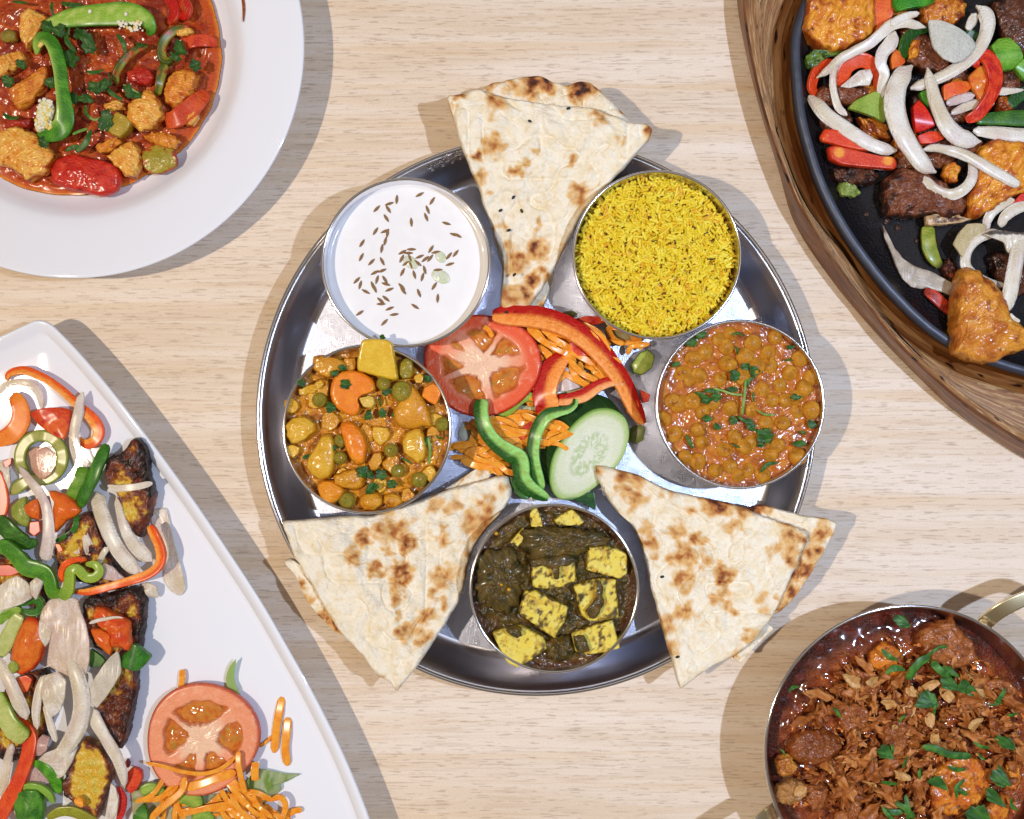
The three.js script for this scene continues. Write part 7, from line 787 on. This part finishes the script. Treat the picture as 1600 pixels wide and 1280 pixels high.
  sp(FZ, 'pepper_strip', 'green pepper strip behind the onion strip at the upper right', 'green pepper', [1190, 210, 1240, 240, 1290, 290], { w: [50, 60, 50], t: 4, h: 33, roll: 20, col: grnDk });
  sl(FZ, 'pepper_piece', 'wide pale green pepper piece left of the wide onion strip', 'green pepper', [400, 725, 440, 680, 500, 650, 570, 620, 620, 640, 650, 720, 660, 800, 640, 825, 560, 790, 480, 760], { y: 29, th: 4, dome: 3, m: M.skin, k: 12, n: 56, col: tone(K(0x94ac44), K(0x76962e), 8) });
  sl(FZ, 'pepper_piece', 'large green pepper piece at the upper right of the sizzler', 'green pepper', [1340, 320, 1400, 260, 1470, 250, 1530, 330, 1560, 400, 1500, 470, 1410, 480, 1380, 420], { y: 31, th: 5, dome: 3, m: M.skin, k: 12, n: 56, col: tone(K(0x4c8c1c), K(0x7cb03a), 7) });
  sl(FZ, 'pepper_piece', 'green pepper piece cut by the right picture edge', 'green pepper', [1500, 460, 1560, 400, 1640, 380, 1640, 540, 1570, 540], { y: 31, th: 5, dome: 2, m: M.skin, n: 44, col: tone(K(0x55962a), K(0x80b446), 7) });
  sp(FZ, 'pepper_strip', 'dark green strip below the red ring at the right edge', 'green pepper', [1480, 710, 1520, 660, 1580, 620, 1640, 590], { w: [60, 76, 70, 60], t: 4, h: 31, roll: 10, col: grnDk });
  sp(FZ, 'pepper_strip', 'long dark green pepper strip leading to the right picture edge', 'green pepper', [1260, 810, 1350, 795, 1450, 790, 1550, 790, 1640, 790], { w: [40, 76, 86, 90, 90], t: 5, h: 32, cup: 1.5, col: (t, u, v, x, y, z) => mx(K(0x2c5c14), K(0x4c7c22), ss(-0.2, 0.4, fb(x / 7, y, z / 7, 2))), sec: 14 });
  sp(FZ, 'pepper_ring', 'speckled red pepper ring standing on the onions at the right', 'red pepper', [1190, 800, 1260, 770, 1320, 700, 1365, 620, 1385, 530, 1370, 440, 1330, 380, 1285, 360, 1255, 400, 1265, 450], { w: [50, 70, 76, 80, 90, 96, 96, 80, 60, 40], t: 4, h: [34, 36, 37, 38, 38, 39, 39, 38, 37, 36], roll: [20, 25, 30, 30, 25, 20, 15, 10, 0, 0], col: (t, u, v, x, y, z) => mx(mx(C.red, K(0xe0421a), ss(-0.3, 0.3, nz(x / 5, y, z / 5))), K(0xec8a2c), ss(0.2, -0.5, v) * 0.8), sec: 14 });
  sl(FZ, 'pepper_piece', 'orange inner wall of the speckled red ring', 'red pepper', [1245, 470, 1290, 430, 1350, 460, 1370, 540, 1330, 620, 1280, 680, 1250, 620, 1215, 560, 1205, 510], { y: 33, th: 3.5, dome: 1, na: 0.4, m: M.veg, n: 48, col: tone(K(0xe88a2c), K(0xdc5a1c), 5, K(0xe8c878), 0.2, 0.4) });
  sl(FZ, 'pepper_piece', 'orange pepper block between the onions at centre right', 'orange pepper', [1030, 575, 1100, 550, 1200, 545, 1230, 590, 1180, 625, 1090, 650, 1040, 680], { y: 31, th: 4, dome: 1.5, m: M.skin, n: 44, col: tone(K(0xe0521a), K(0xe8782a), 5) });
  sl(FZ, 'pepper_piece', 'pointed bright red pepper piece beside the wide onion strip', 'red pepper', [825, 720, 870, 665, 910, 720, 945, 790, 975, 850, 900, 880, 850, 890, 828, 810], { y: 31, th: 5, dome: 2.5, m: M.skin, n: 48, col: tone(K(0xc8140c), K(0xe0301a), 6) });
  sl(FZ, 'pepper_piece', 'red pepper slab under the pointed red piece', 'red pepper', [860, 910, 940, 880, 1010, 880, 1045, 930, 970, 960, 880, 965], { y: 30, th: 4, dome: 1, m: M.skin, n: 40, col: tone(K(0xd4260f), K(0xe44a1c), 6) });
  sl(FZ, 'pepper_piece', 'small green pepper chip above the pointed red piece', 'green pepper', [880, 620, 920, 600, 945, 640, 940, 720, 905, 680], { y: 30, th: 4, m: M.skin, n: 32, col: tone(K(0x3c8a18), K(0x60a82c), 6) });
  sl(FZ, 'pepper_stick', 'upper of the two stacked red pepper sticks at the left', 'red pepper', [215, 915, 245, 860, 330, 860, 420, 900, 500, 970, 560, 1010, 480, 1005, 380, 985, 290, 960, 230, 945], { y: 29, th: 5, e: 0.2, m: M.skin, n: 60, k: 12, col: tone(K(0xe0501c), K(0xd83a14), 6, K(0xe88a30), 0.2, 0.4) });
  sl(FZ, 'pepper_stick', 'lower red pepper stick with two yellow inner spots', 'red pepper', [265, 985, 300, 970, 400, 990, 520, 1020, 640, 1045, 720, 1050, 735, 1100, 715, 1135, 600, 1125, 470, 1115, 350, 1100, 280, 1065], { y: 28, th: 7, e: 0.12, m: M.skin, n: 70, k: 12, col: (x, y, z, s, v) => { const a = P(...FZ(345, 1020), 0.034), b = P(...FZ(670, 1072), 0.034), d = Math.min(Math.hypot(x - a.x * 1000, z - a.z * 1000), Math.hypot(x - b.x * 1000, z - b.z * 1000)); return mx(tone(K(0xd8421a), K(0xc4300f), 6)(x, y, z), K(0xee9a34), ss(3.6, 2, d)); } });
  sl(FZ, 'pepper_piece', 'shrivelled green pepper bit below the dark crusted meat', 'green pepper', [335, 1240, 370, 1200, 430, 1230, 490, 1290, 440, 1320, 350, 1310], { y: 22, th: 5, dome: 2, na: 0.8, nf: 3, m: M.skin, n: 44, col: tone(K(0x6a7c2c), K(0x9aa858), 4) });
  sp(FY, 'pepper_strip', 'olive green pepper strip lying on the bare iron', 'green pepper', [360, 295, 360, 360, 370, 430, 400, 500, 440, 550], { w: [66, 76, 78, 66, 40], t: 4, h: [23, 24, 24, 24, 23], cup: 1, col: (t, u, v, x, y, z) => mx(mx(K(0x7c8a20), K(0x9aa038), ss(-0.3, 0.3, nz(x / 5, y, z / 5))), K(0x2c1c0a), ss(0.8, 1, t)) });
  sp(FY, 'pepper_strip', 'burnt red pepper strip near the golden chicken', 'red pepper', [345, 690, 385, 720, 440, 770, 500, 835], { w: [50, 64, 60, 40], t: 4, h: [23, 24, 24, 23], col: (t, u, v, x, y, z) => mx(mx(K(0xc43a1c), K(0x8e2410), ss(-0.2, 0.3, nz(x / 4, y, z / 4))), K(0x1c0c08), ss(0.15, 0.4, fb(x / 3, y, z / 3, 2))) });
  sl(FY, 'pepper_piece', 'red pepper strip above the pale onion rings at the right edge', 'red pepper', [830, 210, 880, 160, 940, 90, 1000, 80, 1000, 130, 940, 150, 880, 190], { y: 31, th: 3, m: M.skin, n: 44, col: tone(K(0xc01a14), K(0xd83a22), 5) });
  sl(FY, 'meat_chunk', 'burnt pepper skin next to the olive strip', 'burnt bit', [445, 560, 480, 490, 540, 560, 535, 640, 490, 640], { y: 21, th: 5, dome: 2, na: 1, nf: 3, m: M.char, n: 44, col: tone(K(0x50200e), K(0x2c100a), 4, K(0xa03c14), 0.15, 0.3) });
  const cg = new THREE.IcosahedronGeometry(0.0013, 2); { const q = cg.attributes.position; for (let i = 0; i < q.count; i++) { const f = 1 + 0.5 * fb(q.getX(i) * 900, q.getY(i) * 900, q.getZ(i) * 900, 2); q.setXYZ(i, q.getX(i) * f, q.getY(i) * f * 0.5, q.getZ(i) * f); } cg.computeVertexNormals(); }
  const cm = MP({ name: 'burnt crumb', color: new THREE.Color(0.05, 0.018, 0.008), roughness: 0.4, clearcoat: 0.8, clearcoatRoughness: 0.1 }); let c0;
  for (let i = 0; i < 46; i++) { const x = rnd(-30, 560), y = rnd(150, 760); if (y > 250 + x * 1.05 || (y < 250 && x > 90)) { continue; } const p = P(...FY(x, y), 0.0208), m = c0 ? c0.clone() : mesh(cg, cm, 'burnt_crumb'); m.name = 'burnt_crumb'; m.position.copy(p); m.rotation.y = rnd(0, 6); m.scale.setScalar(rnd(0.5, 1.5)); tag(m, 'tiny burnt crumb in the oil on the bare iron floor of the sizzler', 'crumb', 'burnt crumbs on the iron plate'); c0 ??= m; }
  // onions
  on(FZ, 'thick onion strip with a square end crossing the left of the sizzler', [150, 640, 190, 680, 270, 770, 370, 840, 460, 900, 540, 950, 640, 990, 730, 1005], { w: [70, 110, 120, 116, 112, 108, 100, 70], h: [28, 31, 33, 34, 35, 35, 35, 34], tip: [0.8, 0.4], cup: 1.8 });
  on(FZ, 'long onion strip stretching from the left red strip up to the white petal', [195, 520, 270, 470, 360, 390, 450, 340, 550, 290, 630, 220, 700, 165, 780, 150, 850, 165, 925, 185], { w: [40, 60, 70, 76, 80, 84, 90, 84, 66, 40], h: [33, 36, 38, 39, 40, 41, 41, 41, 40, 38], roll: 10 });
  on(FZ, 'onion branch rising to the upper picture edge from the crossing', [690, 170, 740, 130, 800, 105, 880, 90], { w: [60, 66, 60, 36], h: [42, 42, 42, 41] });
  on(FZ, 'narrow onion strip hanging inside the red pepper ring', [340, 410, 310, 480, 305, 570, 320, 650, 345, 720, 400, 770], { w: [44, 50, 54, 56, 60, 40], h: [36, 36, 35, 35, 35, 35], roll: 15 });
  on(FZ, 'onion strip dropping from the crossing to the wide onion strip', [720, 210, 690, 290, 640, 350, 625, 420, 650, 490, 630, 570, 625, 660], { w: [80, 110, 104, 90, 80, 70, 50], h: [40, 40, 39, 39, 38, 37, 36] });
  os(FZ, 'small pinkish onion piece inside the red pepper ring', [340, 590, 410, 530, 470, 480, 540, 470, 560, 520, 540, 580, 470, 580, 400, 600], { y: 29 });
  os(FZ, 'large white onion petal lying at the top of the sizzler', [930, 140, 1000, 150, 1080, 180, 1160, 220, 1230, 270, 1258, 310, 1210, 370, 1150, 420, 1090, 438, 1020, 410, 960, 330, 940, 240], { y: 39, dome: 4, n: 80, k: 20, col: tone(K(0xe2e0d4), K(0xd4d2c4), 7) });
  on(FZ, 'arched onion strip climbing to the upper right of the sizzler', [820, 590, 920, 555, 1030, 510, 1130, 455, 1220, 390, 1290, 310, 1330, 220, 1340, 140, 1310, 70, 1260, 40], { w: [80, 90, 94, 96, 100, 104, 100, 110, 120, 60], h: [35, 36, 37, 38, 39, 40, 41, 41, 40, 38], roll: -8, cup: 1.6 });
  on(FZ, 'short onion tail behind the arched onion strip', [1260, 90, 1230, 150, 1200, 200], { w: [70, 80, 50], h: 36 });
  on(FZ, 'wide pale onion strip running down the centre of the sizzler', [830, 440, 780, 490, 735, 580, 720, 690, 740, 800, 780, 900, 840, 1000, 910, 1090, 990, 1150], { w: [120, 160, 170, 170, 170, 160, 150, 140, 90], h: [39, 41, 42, 43, 43, 43, 42, 41, 39], cup: 2.6, rib: 0.7 });
  on(FZ, 'speckled onion strip right of the red pepper piece', [935, 455, 965, 560, 990, 660, 1030, 760, 1080, 850, 1150, 910, 1230, 935, 1290, 945], { w: [50, 100, 110, 120, 140, 150, 140, 60], h: [37, 39, 40, 40, 40, 39, 38, 36], cup: 2.2 });
  on(FZ, 'long onion strip with a square end at the lower right', [900, 1000, 980, 985, 1080, 1000, 1180, 1030, 1280, 1080, 1380, 1140, 1470, 1190, 1545, 1230], { w: [50, 70, 84, 90, 96, 96, 92, 80], h: [38, 39, 40, 40, 40, 40, 40, 39], tip: [0.4, 0.9], cup: 1.6 });
  on(FZ, 'onion loop hanging below the wide central strip', [900, 1170, 950, 1230, 1010, 1280, 1090, 1300, 1170, 1270, 1230, 1200, 1240, 1120, 1210, 1070], { w: [60, 90, 96, 96, 90, 84, 80, 50], h: [35, 36, 36, 36, 37, 37, 37, 37], roll: 10 });
  on(FZ, 'purple edged onion strip below the orange pepper block', [1060, 690, 1130, 665, 1200, 645, 1250, 635], { w: [60, 76, 76, 50], h: 35, col: (t, u, v, x, y, z) => mx(onionC(t, u, v, x, y, z), K(0xc79ab0), 0.35) });
  on(FZ, 'greyish onion strip under the purple edged one', [1090, 760, 1150, 730, 1220, 700, 1300, 690, 1380, 690], { w: [40, 70, 80, 86, 60], h: 33 });
  on(FZ, 'onion strip poking out right of the speckled red ring', [1380, 610, 1440, 608, 1500, 605, 1580, 598], { w: [60, 66, 50, 20], h: 36 });
  on(FZ, 'flat onion strip reaching the right picture edge', [1240, 870, 1340, 880, 1440, 890, 1540, 900, 1640, 900], { w: [70, 100, 110, 110, 100], h: 34 });
  os(FY, 'browned onion slice resting on the bare iron', [75, 280, 95, 340, 130, 420, 160, 440, 200, 500, 280, 550, 380, 580, 470, 630, 520, 660, 518, 740, 440, 710, 350, 680, 320, 690, 250, 680, 190, 620, 150, 540, 125, 460, 85, 370], { y: 22, th: 1.5, dome: 1.5, n: 90, c: [250, 590], col: (x, y, z, s, v) => mx(mx(K(0xbcae9c), K(0xd2c6b4), ss(-0.2, 0.3, nz(x / 5, 2, z / 5))), K(0x5a3418), ss(0.75, 1, s) * 0.8 * ss(-0.2, 0.3, nz(x / 5, 7, z / 5) + 0.1)) });
  on(FY, 'curled pale onion at the right edge above the ring stack', [900, 130, 820, 160, 760, 210, 730, 270, 735, 320], { w: [60, 76, 76, 72, 50], h: [33, 34, 34, 33, 31] });
  on(FY, 'second curled onion nested by the first at the right edge', [990, 160, 900, 190, 840, 240, 815, 300], { w: [70, 86, 86, 60], h: [34, 35, 35, 33] });
  os(FY, 'translucent yellowish onion petal left of the ring stack', [505, 410, 540, 340, 590, 285, 660, 280, 720, 290, 700, 350, 620, 390, 580, 450, 560, 500], { y: 30, col: tone(K(0xd8c698), K(0xcbb888), 6) });
  on(FY, 'pale curved onion ring circling dark meat at the lower right', [830, 330, 730, 345, 650, 390, 605, 460, 600, 540, 650, 600, 730, 640, 800, 660, 860, 660], { w: [60, 76, 80, 80, 80, 78, 70, 60, 40], h: [34, 35, 35, 35, 35, 34, 34, 33, 32], cup: 1.6 });
  os(FY, 'onion petal with a burnt crack at the right edge', [690, 350, 760, 320, 850, 330, 920, 340, 990, 330, 980, 420, 900, 490, 840, 460, 820, 400, 740, 370], { y: 35, n: 70, col: (x, y, z, s, v) => { const p = P(...FY(820, 338), 0.037); return mx(onionS(x, y, z, s, v), K(0x2c140a), ss(1.7, 0.8, Math.abs(z - p.z * 1000 + 1.2 * nz(x / 3, 2, 1))) * 0.9); } });
  on(FY, 'broad straight onion strip at the right edge over the golden chicken', [970, 350, 930, 440, 910, 540, 890, 640, 870, 740, 845, 820], { w: [90, 110, 116, 116, 112, 90], h: [39, 41, 42, 42, 42, 42], tip: [0.5, 0.8], cup: 1.8 });
  on(FY, 'thin bean shaped onion end below the broad strip', [875, 840, 900, 870, 935, 890], { w: [24, 30, 26], h: 46, cup: 0.4 });
  for (const [x, y, l] of [[660, 895, 'pale seed in the fold of the golden chicken'], [620, 890, 'seed left of the fold on the golden chicken'], [690, 755, 'seed near the upper ridge of the golden chicken'], [870, 885, 'round seed right of centre on the golden chicken'], [815, 940, 'broken seed on the lower part of the golden chicken'], [828, 1065, 'tiny seed at the foot of the golden chicken'], [685, 665, 'seed at the top of the golden chicken']]) { const p = P(...FY(x, y), 0.047), s = new THREE.SphereGeometry(0.0013, 12, 8); s.scale(1, 0.7, 0.8); const m = mesh(s, MP({ color: new THREE.Color(...K(0xd8a85a)), roughness: 0.45, clearcoat: 0.5 }), 'coriander_seed'); m.position.copy(p); m.position.y = 0.0475; put(m, l, 'seed'); }
}

// ---------------------------------------------------------------- meat curry in the pan
const FN = fr(1120, 900, 3.333);
{
  const c = PN.clone().setY(0.0335), R = L(232, 0.052) * 0.928, ctr = P(...FN(1010, 960), 0.036);
  const gr = (x, y, z) => { let k = mx(K(0x8a3a0c), K(0xae5a20), ss(-0.2, 0.3, fb(x / 6, 3, z / 6, 4))); k = mx(k, K(0x561808), 0.8 * ss(0.02, 0.35, fb(x / 12, 8, z / 12, 3))); return mx(k, K(0xb4622c), 0.7 * ss(0.15, 0.4, fb(x / 2.2, 3, z / 2.2, 3))); };
  const oily = (x, z) => { const d = Math.hypot(x - ctr.x * 1000, z - ctr.z * 1000 - 1); return ss(65, 78, d + 7 * fb(x / 14, 4, z / 14, 2)); };
  tag(pool(c, R, { f: (x, z, s) => (1 - oily(x, z)) * (2.2 * fb(x / 9, 1, z / 9, 3) + 1.1 * fb(x / 2.6, 5, z / 2.6, 3) + 3.0) + 1.1 * fb(x / 9, 9, z / 9, 2), deep: 0.006, m: M.oil, name: 'meat_gravy', n: 300, k: 130, col: (x, y, z, s) => mx(gr(x, y, z), mx(K(0x2c0604), K(0x581006), ss(-0.2, 0.3, fb(x / 7, 6, z / 7, 2))), oily(x, z) * 0.9) }), 'dark red oily gravy in the steel pan', 'curry');
  const meat = coat(tone(K(0xaa6430), K(0x8a4a20), 5, K(0x5c2a10), 0.12, 0.4), gr, 0.40), org = coat(tone(K(0xe08a26), K(0xc8661a), 6, K(0xa0481a), 0.1, 0.4), gr, 0.56), G = { na: 1.6, nf: 4.5, fine: 0.35, e: 0.16, k: 24, n: 100, dome: 2.5, m: M.wet, rag: 0.06 };
  for (const [label, a, o] of [
    ['large rough meat chunk at the top of the pan', [1040, 310, 1090, 260, 1150, 240, 1225, 220, 1285, 300, 1340, 340, 1350, 430, 1300, 470, 1230, 485, 1130, 455, 1055, 405], { col: meat, y: 35, th: 10 }],
    ['orange potato half with a herb strip across it', [785, 440, 800, 390, 860, 342, 910, 345, 955, 395, 990, 465, 985, 505, 955, 535, 880, 512, 830, 490, 795, 475], { col: org, y: 36, th: 7, na: 0.6 }],
    ['smooth brown meat lump at the left of the pan', [358, 885, 400, 830, 460, 800, 560, 800, 620, 830, 655, 870, 635, 935, 545, 985, 435, 985, 375, 935], { col: coat(tone(K(0x8a4a1c), K(0x74360f), 8), gr, 0.4), y: 35, th: 9 }],
    ['meat piece above the smooth brown lump', [630, 690, 690, 660, 745, 650, 800, 715, 785, 790, 730, 815, 680, 822, 630, 780], { col: meat, y: 35, th: 8 }],
    ['round meat piece at the centre of the pan', [850, 780, 900, 745, 960, 732, 1010, 800, 1000, 860, 975, 905, 920, 910, 870, 890, 848, 835], { col: meat, y: 36, th: 9 }],
    ['big bright orange potato at the lower right of the pan', [1100, 1110, 1110, 1050, 1180, 965, 1240, 930, 1310, 920, 1370, 955, 1412, 1005, 1415, 1100, 1380, 1160, 1335, 1205, 1260, 1240, 1195, 1250, 1120, 1205], { col: org, y: 35, th: 9, na: 0.9, dome: 1.5, e: 0.1 }],
    ['orange wedge at the bottom right of the pan', [1320, 1235, 1400, 1180, 1480, 1120, 1535, 1155, 1510, 1250, 1440, 1290, 1370, 1295], { col: org, y: 36, th: 8, na: 0.7 }],
    ['pale brown meat piece against the left pan wall', [290, 1120, 330, 1080, 385, 1055, 440, 1070, 475, 1095, 455, 1150, 420, 1180, 380, 1195, 310, 1165], { col: coat(tone(K(0xb48046), K(0x94602e), 5), gr, 0.22), y: 36, th: 9 }],
    ['small golden meat bit above the pale brown piece', [308, 960, 340, 935, 385, 932, 422, 985, 400, 1030, 355, 1045, 315, 1020], { col: coat(tone(K(0xc4802c), K(0xa4602a), 5), gr, 0.25), y: 36, th: 7 }],
    ['dark meat lump near the lower left wall', [470, 1090, 520, 1075, 575, 1085, 580, 1180, 540, 1230, 490, 1225, 460, 1160], { col: meat, y: 35, th: 8 }],
    ['meat lump at the bottom edge of the picture in the pan', [640, 1190, 700, 1160, 750, 1160, 785, 1230, 740, 1290, 670, 1290], { col: meat, y: 35, th: 8 }],
    ['meat piece beside the large rough chunk at the right', [1350, 560, 1430, 530, 1520, 540, 1560, 600, 1500, 660, 1410, 640], { col: meat, y: 35, th: 7 }],
    ['meat piece hidden under herbs at the right of the pan', [1380, 780, 1450, 760, 1500, 830, 1480, 930, 1400, 900], { col: meat, y: 35, th: 7 }],
    ['meat strip along the right side of the pan', [1490, 980, 1550, 960, 1580, 1040, 1550, 1120, 1490, 1110], { col: org, y: 35, th: 7 }],
    ['sauce covered meat left of the orange potato half', [700, 560, 720, 480, 790, 500, 850, 560, 830, 640, 750, 640], { col: meat, y: 35, th: 7 }]])
    sl(FN, /potato|wedge/.test(label) ? 'potato_piece' : 'meat_chunk', label, /potato|wedge/.test(label) ? 'potato' : 'meat', a, { ...G, ...o });
  // crisp fried onion: a few flake shapes, many flakes
  const shapes = []; for (let k = 0; k < 14; k++) {
    const n = 16, o = [], r = k < 7 ? 15 : 22, lx = rnd(1.2, 2.6); for (let j = 0; j < n; j++) { const a = j / n * 6.283, d = r * (0.45 + 0.8 * rnd()); o.push(1000 + Math.cos(a) * d * lx, 900 + Math.sin(a) * d); }
    const dark = k % 3, cu = rnd(0.03, 0.09), m = slab(FN, o, { y: 40, th: 0.8, dome: 0.1, e: 0.08, k: 6, n: 32, sm: 0, na: 0.35, nf: 1.6, wave: (x, z) => 2.2 * nz(x / 3 + k * 7, 1, z / 3) + cu * (z - 188) ** 2 * 0.4, m: M.crisp, seed: k * 5.1, col: tone(dark === 0 ? K(0x7e3c14) : dark === 1 ? K(0xb0682e) : K(0x94501c), dark === 1 ? K(0xcc8c4c) : K(0xac662a), 2.5, K(0x5a280e), 0.1, 0.35) });
    shapes.push(m.geometry);
  }
  const pale = []; for (let k = 0; k < 4; k++) { const n = 9, o = [], r = 42; for (let j = 0; j < n; j++) { const a = j / n * 6.283, d = r * (0.6 + 0.6 * rnd()); o.push(1000 + Math.cos(a) * d * 1.2, 900 + Math.sin(a) * d); } pale.push(slab(FN, o, { y: 40, th: 1.1, dome: 0.2, e: 0.08, k: 10, n: 44, sm: 0, na: 0.4, nf: 2, wave: (x, z) => 1.8 * nz(x / 6 + k * 7, 1, z / 6), m: M.moist, seed: k * 3.3, col: tone(K(0xd0a468), K(0xbe8644), 3, K(0x985a26), 0.15, 0.4) }).geometry); }
  const topAt = (x, z) => 38.5 + 2.2 * fb(x / 9, 1, z / 9, 3);
  const flake = (g, x, z, lift, s, nm, label, group) => { const m = mesh(g, M.crisp, nm); m.position.set(x / 1000, (topAt(x, z) + lift) / 1000, z / 1000); m.rotation.set(rnd(-0.7, 0.7), rnd(0, 6.28), rnd(-0.7, 0.7)); m.scale.set(s, s, s * rnd(0.55, 1)); put(m, label, 'fried onion', group); };
  let made = 0; while (made < 290) {
    const a = rnd(0, 6.283), r = Math.sqrt(rnd()), x = 960 + Math.cos(a) * r * 600 + 40, y = 880 + Math.sin(a) * r * 460; if (x > 1640 || y > 1330) { rnd(); if (x > 1700) continue; }
    const p = P(...FN(x, y), 0.041), X = p.x * 1000, Z = p.z * 1000; if (oily(X, Z) > 0.35 || Math.hypot(p.x - PN.x, p.z - PN.z) > R * 0.93) { continue; }
    const t = Math.hypot(x - 1250, y - 1080); if (t < 170 && rnd() < 0.9) continue; if (Math.hypot(x - 900, y - 820) < 70 || Math.hypot(x - 720, y - 740) < 80 || Math.hypot(x - 530, y - 1150) < 70) { if (rnd() < 0.8) continue; } const b = Math.hypot((x - 500), (y - 890)); if (b < 130 && rnd() < 0.75) continue;
    flake(shapes[made % 14], X, Z, rnd(1.5, 7.5), rnd(0.9, 2.3), 'fried_onion', 'crisp brown fried onion flake scattered on the pan curry', 'fried onion flakes on the pan curry'); made++;
  }
  { const N = 260, g = shapes[1].clone(); g.scale(0.55, 0.8, 0.5); const im = new THREE.InstancedMesh(g, M.crisp, N), D = new THREE.Object3D(), cc = new THREE.Color(); let i = 0; im.name = 'fried_onion_crumbs'; im.position.set(PN.x, 0, PN.z);
    while (i < N) { const a = rnd(0, 6.283), r = Math.sqrt(rnd()) * R * 0.95, x = PN.x + Math.cos(a) * r, z = PN.z + Math.sin(a) * r; if (oily(x * 1000, z * 1000) > 0.45) continue; D.position.set(x - PN.x, (topAt(x * 1000, z * 1000) + rnd(-1, 4.5)) / 1000, z - PN.z); D.rotation.set(rnd(-0.9, 0.9), rnd(0, 6.28), rnd(-0.9, 0.9)); D.scale.setScalar(rnd(0.5, 1.5)); D.updateMatrix(); im.setMatrixAt(i, D.matrix); const q = rnd(0.7, 1.6); cc.setRGB(q * 1.1, q, q * 0.85); im.setColorAt(i++, cc); }
    im.castShadow = im.receiveShadow = true; tag(im, 'fine crisp fried onion crumbs covering the pan curry', 'fried onion', null, 'stuff'); }
  [800, 545, 890, 660, 1110, 562, 1105, 745, 955, 1040, 1000, 690, 1340, 600, 1280, 525, 1335, 765, 920, 790, 1125, 830, 430, 1115, 700, 545, 1010, 600, 1190, 610, 790, 1070].forEach((x, i, q) => { if (i % 2) return; const p = P(...FN(x, q[i + 1]), 0.045); flake(pale[(i / 2) % 4], p.x * 1000, p.z * 1000, 8.5, i % 4 ? 0.8 : 1.05, 'fried_onion', 'pale golden fried onion or garlic flake on top of the pan curry', 'pale fried flakes on the pan curry'); });
  const small = (q) => q.map((v, i) => i % 4 === 2 ? v * 0.8 : v);
  leaves(FN, small([900, 410, 66, 1.0, 930, 500, 76, 1.2, 1200, 490, 50, 1.3, 1210, 560, 56, 0.4, 1290, 570, 50, -0.4, 1320, 600, 40, 0.2, 1090, 635, 80, -0.7, 958, 237, 54, 0.05, 625, 712, 50, 0.4, 870, 905, 50, 0.3, 910, 905, 40, 0.9, 1250, 1000, 66, 1.0, 1380, 880, 56, 0.4, 1150, 1070, 60, 0.1, 1440, 1150, 66, 0.5, 1360, 1240, 86, -0.4, 900, 1080, 64, 0.4, 930, 1220, 76, 0.9, 990, 1210, 80, 0.4, 900, 1240, 60, 1.2, 1500, 865, 60, 0.9, 1460, 1040, 62, 1.2, 1480, 1090, 40, 0.6, 1475, 625, 60, 0.5, 1450, 660, 40, -0.3, 1380, 940, 40, 0.3, 1060, 1030, 46, 1.2, 980, 970, 44, 0.2, 970, 745, 40, 0.2, 400, 590, 46, 1.3, 1540, 720, 40, 0.5, 1270, 1110, 60, 0.5, 1550, 1190, 50, 1.2, 1140, 690, 44, 0.1, 340, 920, 30, 0.6]), () => rnd(49, 52), 'chopped coriander leaf scattered on the pan curry', 'coriander leaves on the pan curry', { lt: 0.9, turn: 1.5, shred: 0.5 });
  const hs = (a, w, label) => put(strip(FN, a, { w, t: 0.8, h: [50, 52, 52, 51], m: M.leaf, col: herbC, name: 'coriander_stalk', sec: 8, tip: [0.4, 0.4] }), label, 'herb');
  hs([995, 540, 1030, 480, 1070, 440, 1110, 425], 44, 'wide green herb ribbon below the large rough meat chunk'); hs([1080, 430, 1120, 400, 1160, 372, 1200, 370], 18, 'thin dark herb stem across the large rough meat chunk'); hs([1120, 445, 1150, 480, 1180, 505, 1212, 520], 40, 'green herb ribbon slanting down from the herb stem'); hs([1070, 890, 1140, 900, 1210, 930, 1325, 940], 40, 'long green herb ribbon over the bright orange potato'); hs([1240, 1090, 1270, 1120, 1305, 1140], 24, 'pale herb stalk lying on the bright orange potato'); hs([930, 1180, 980, 1210, 1030, 1260], 30, 'herb stalk in the bundle at the bottom of the pan');
}
renderer.render(scene, camera);
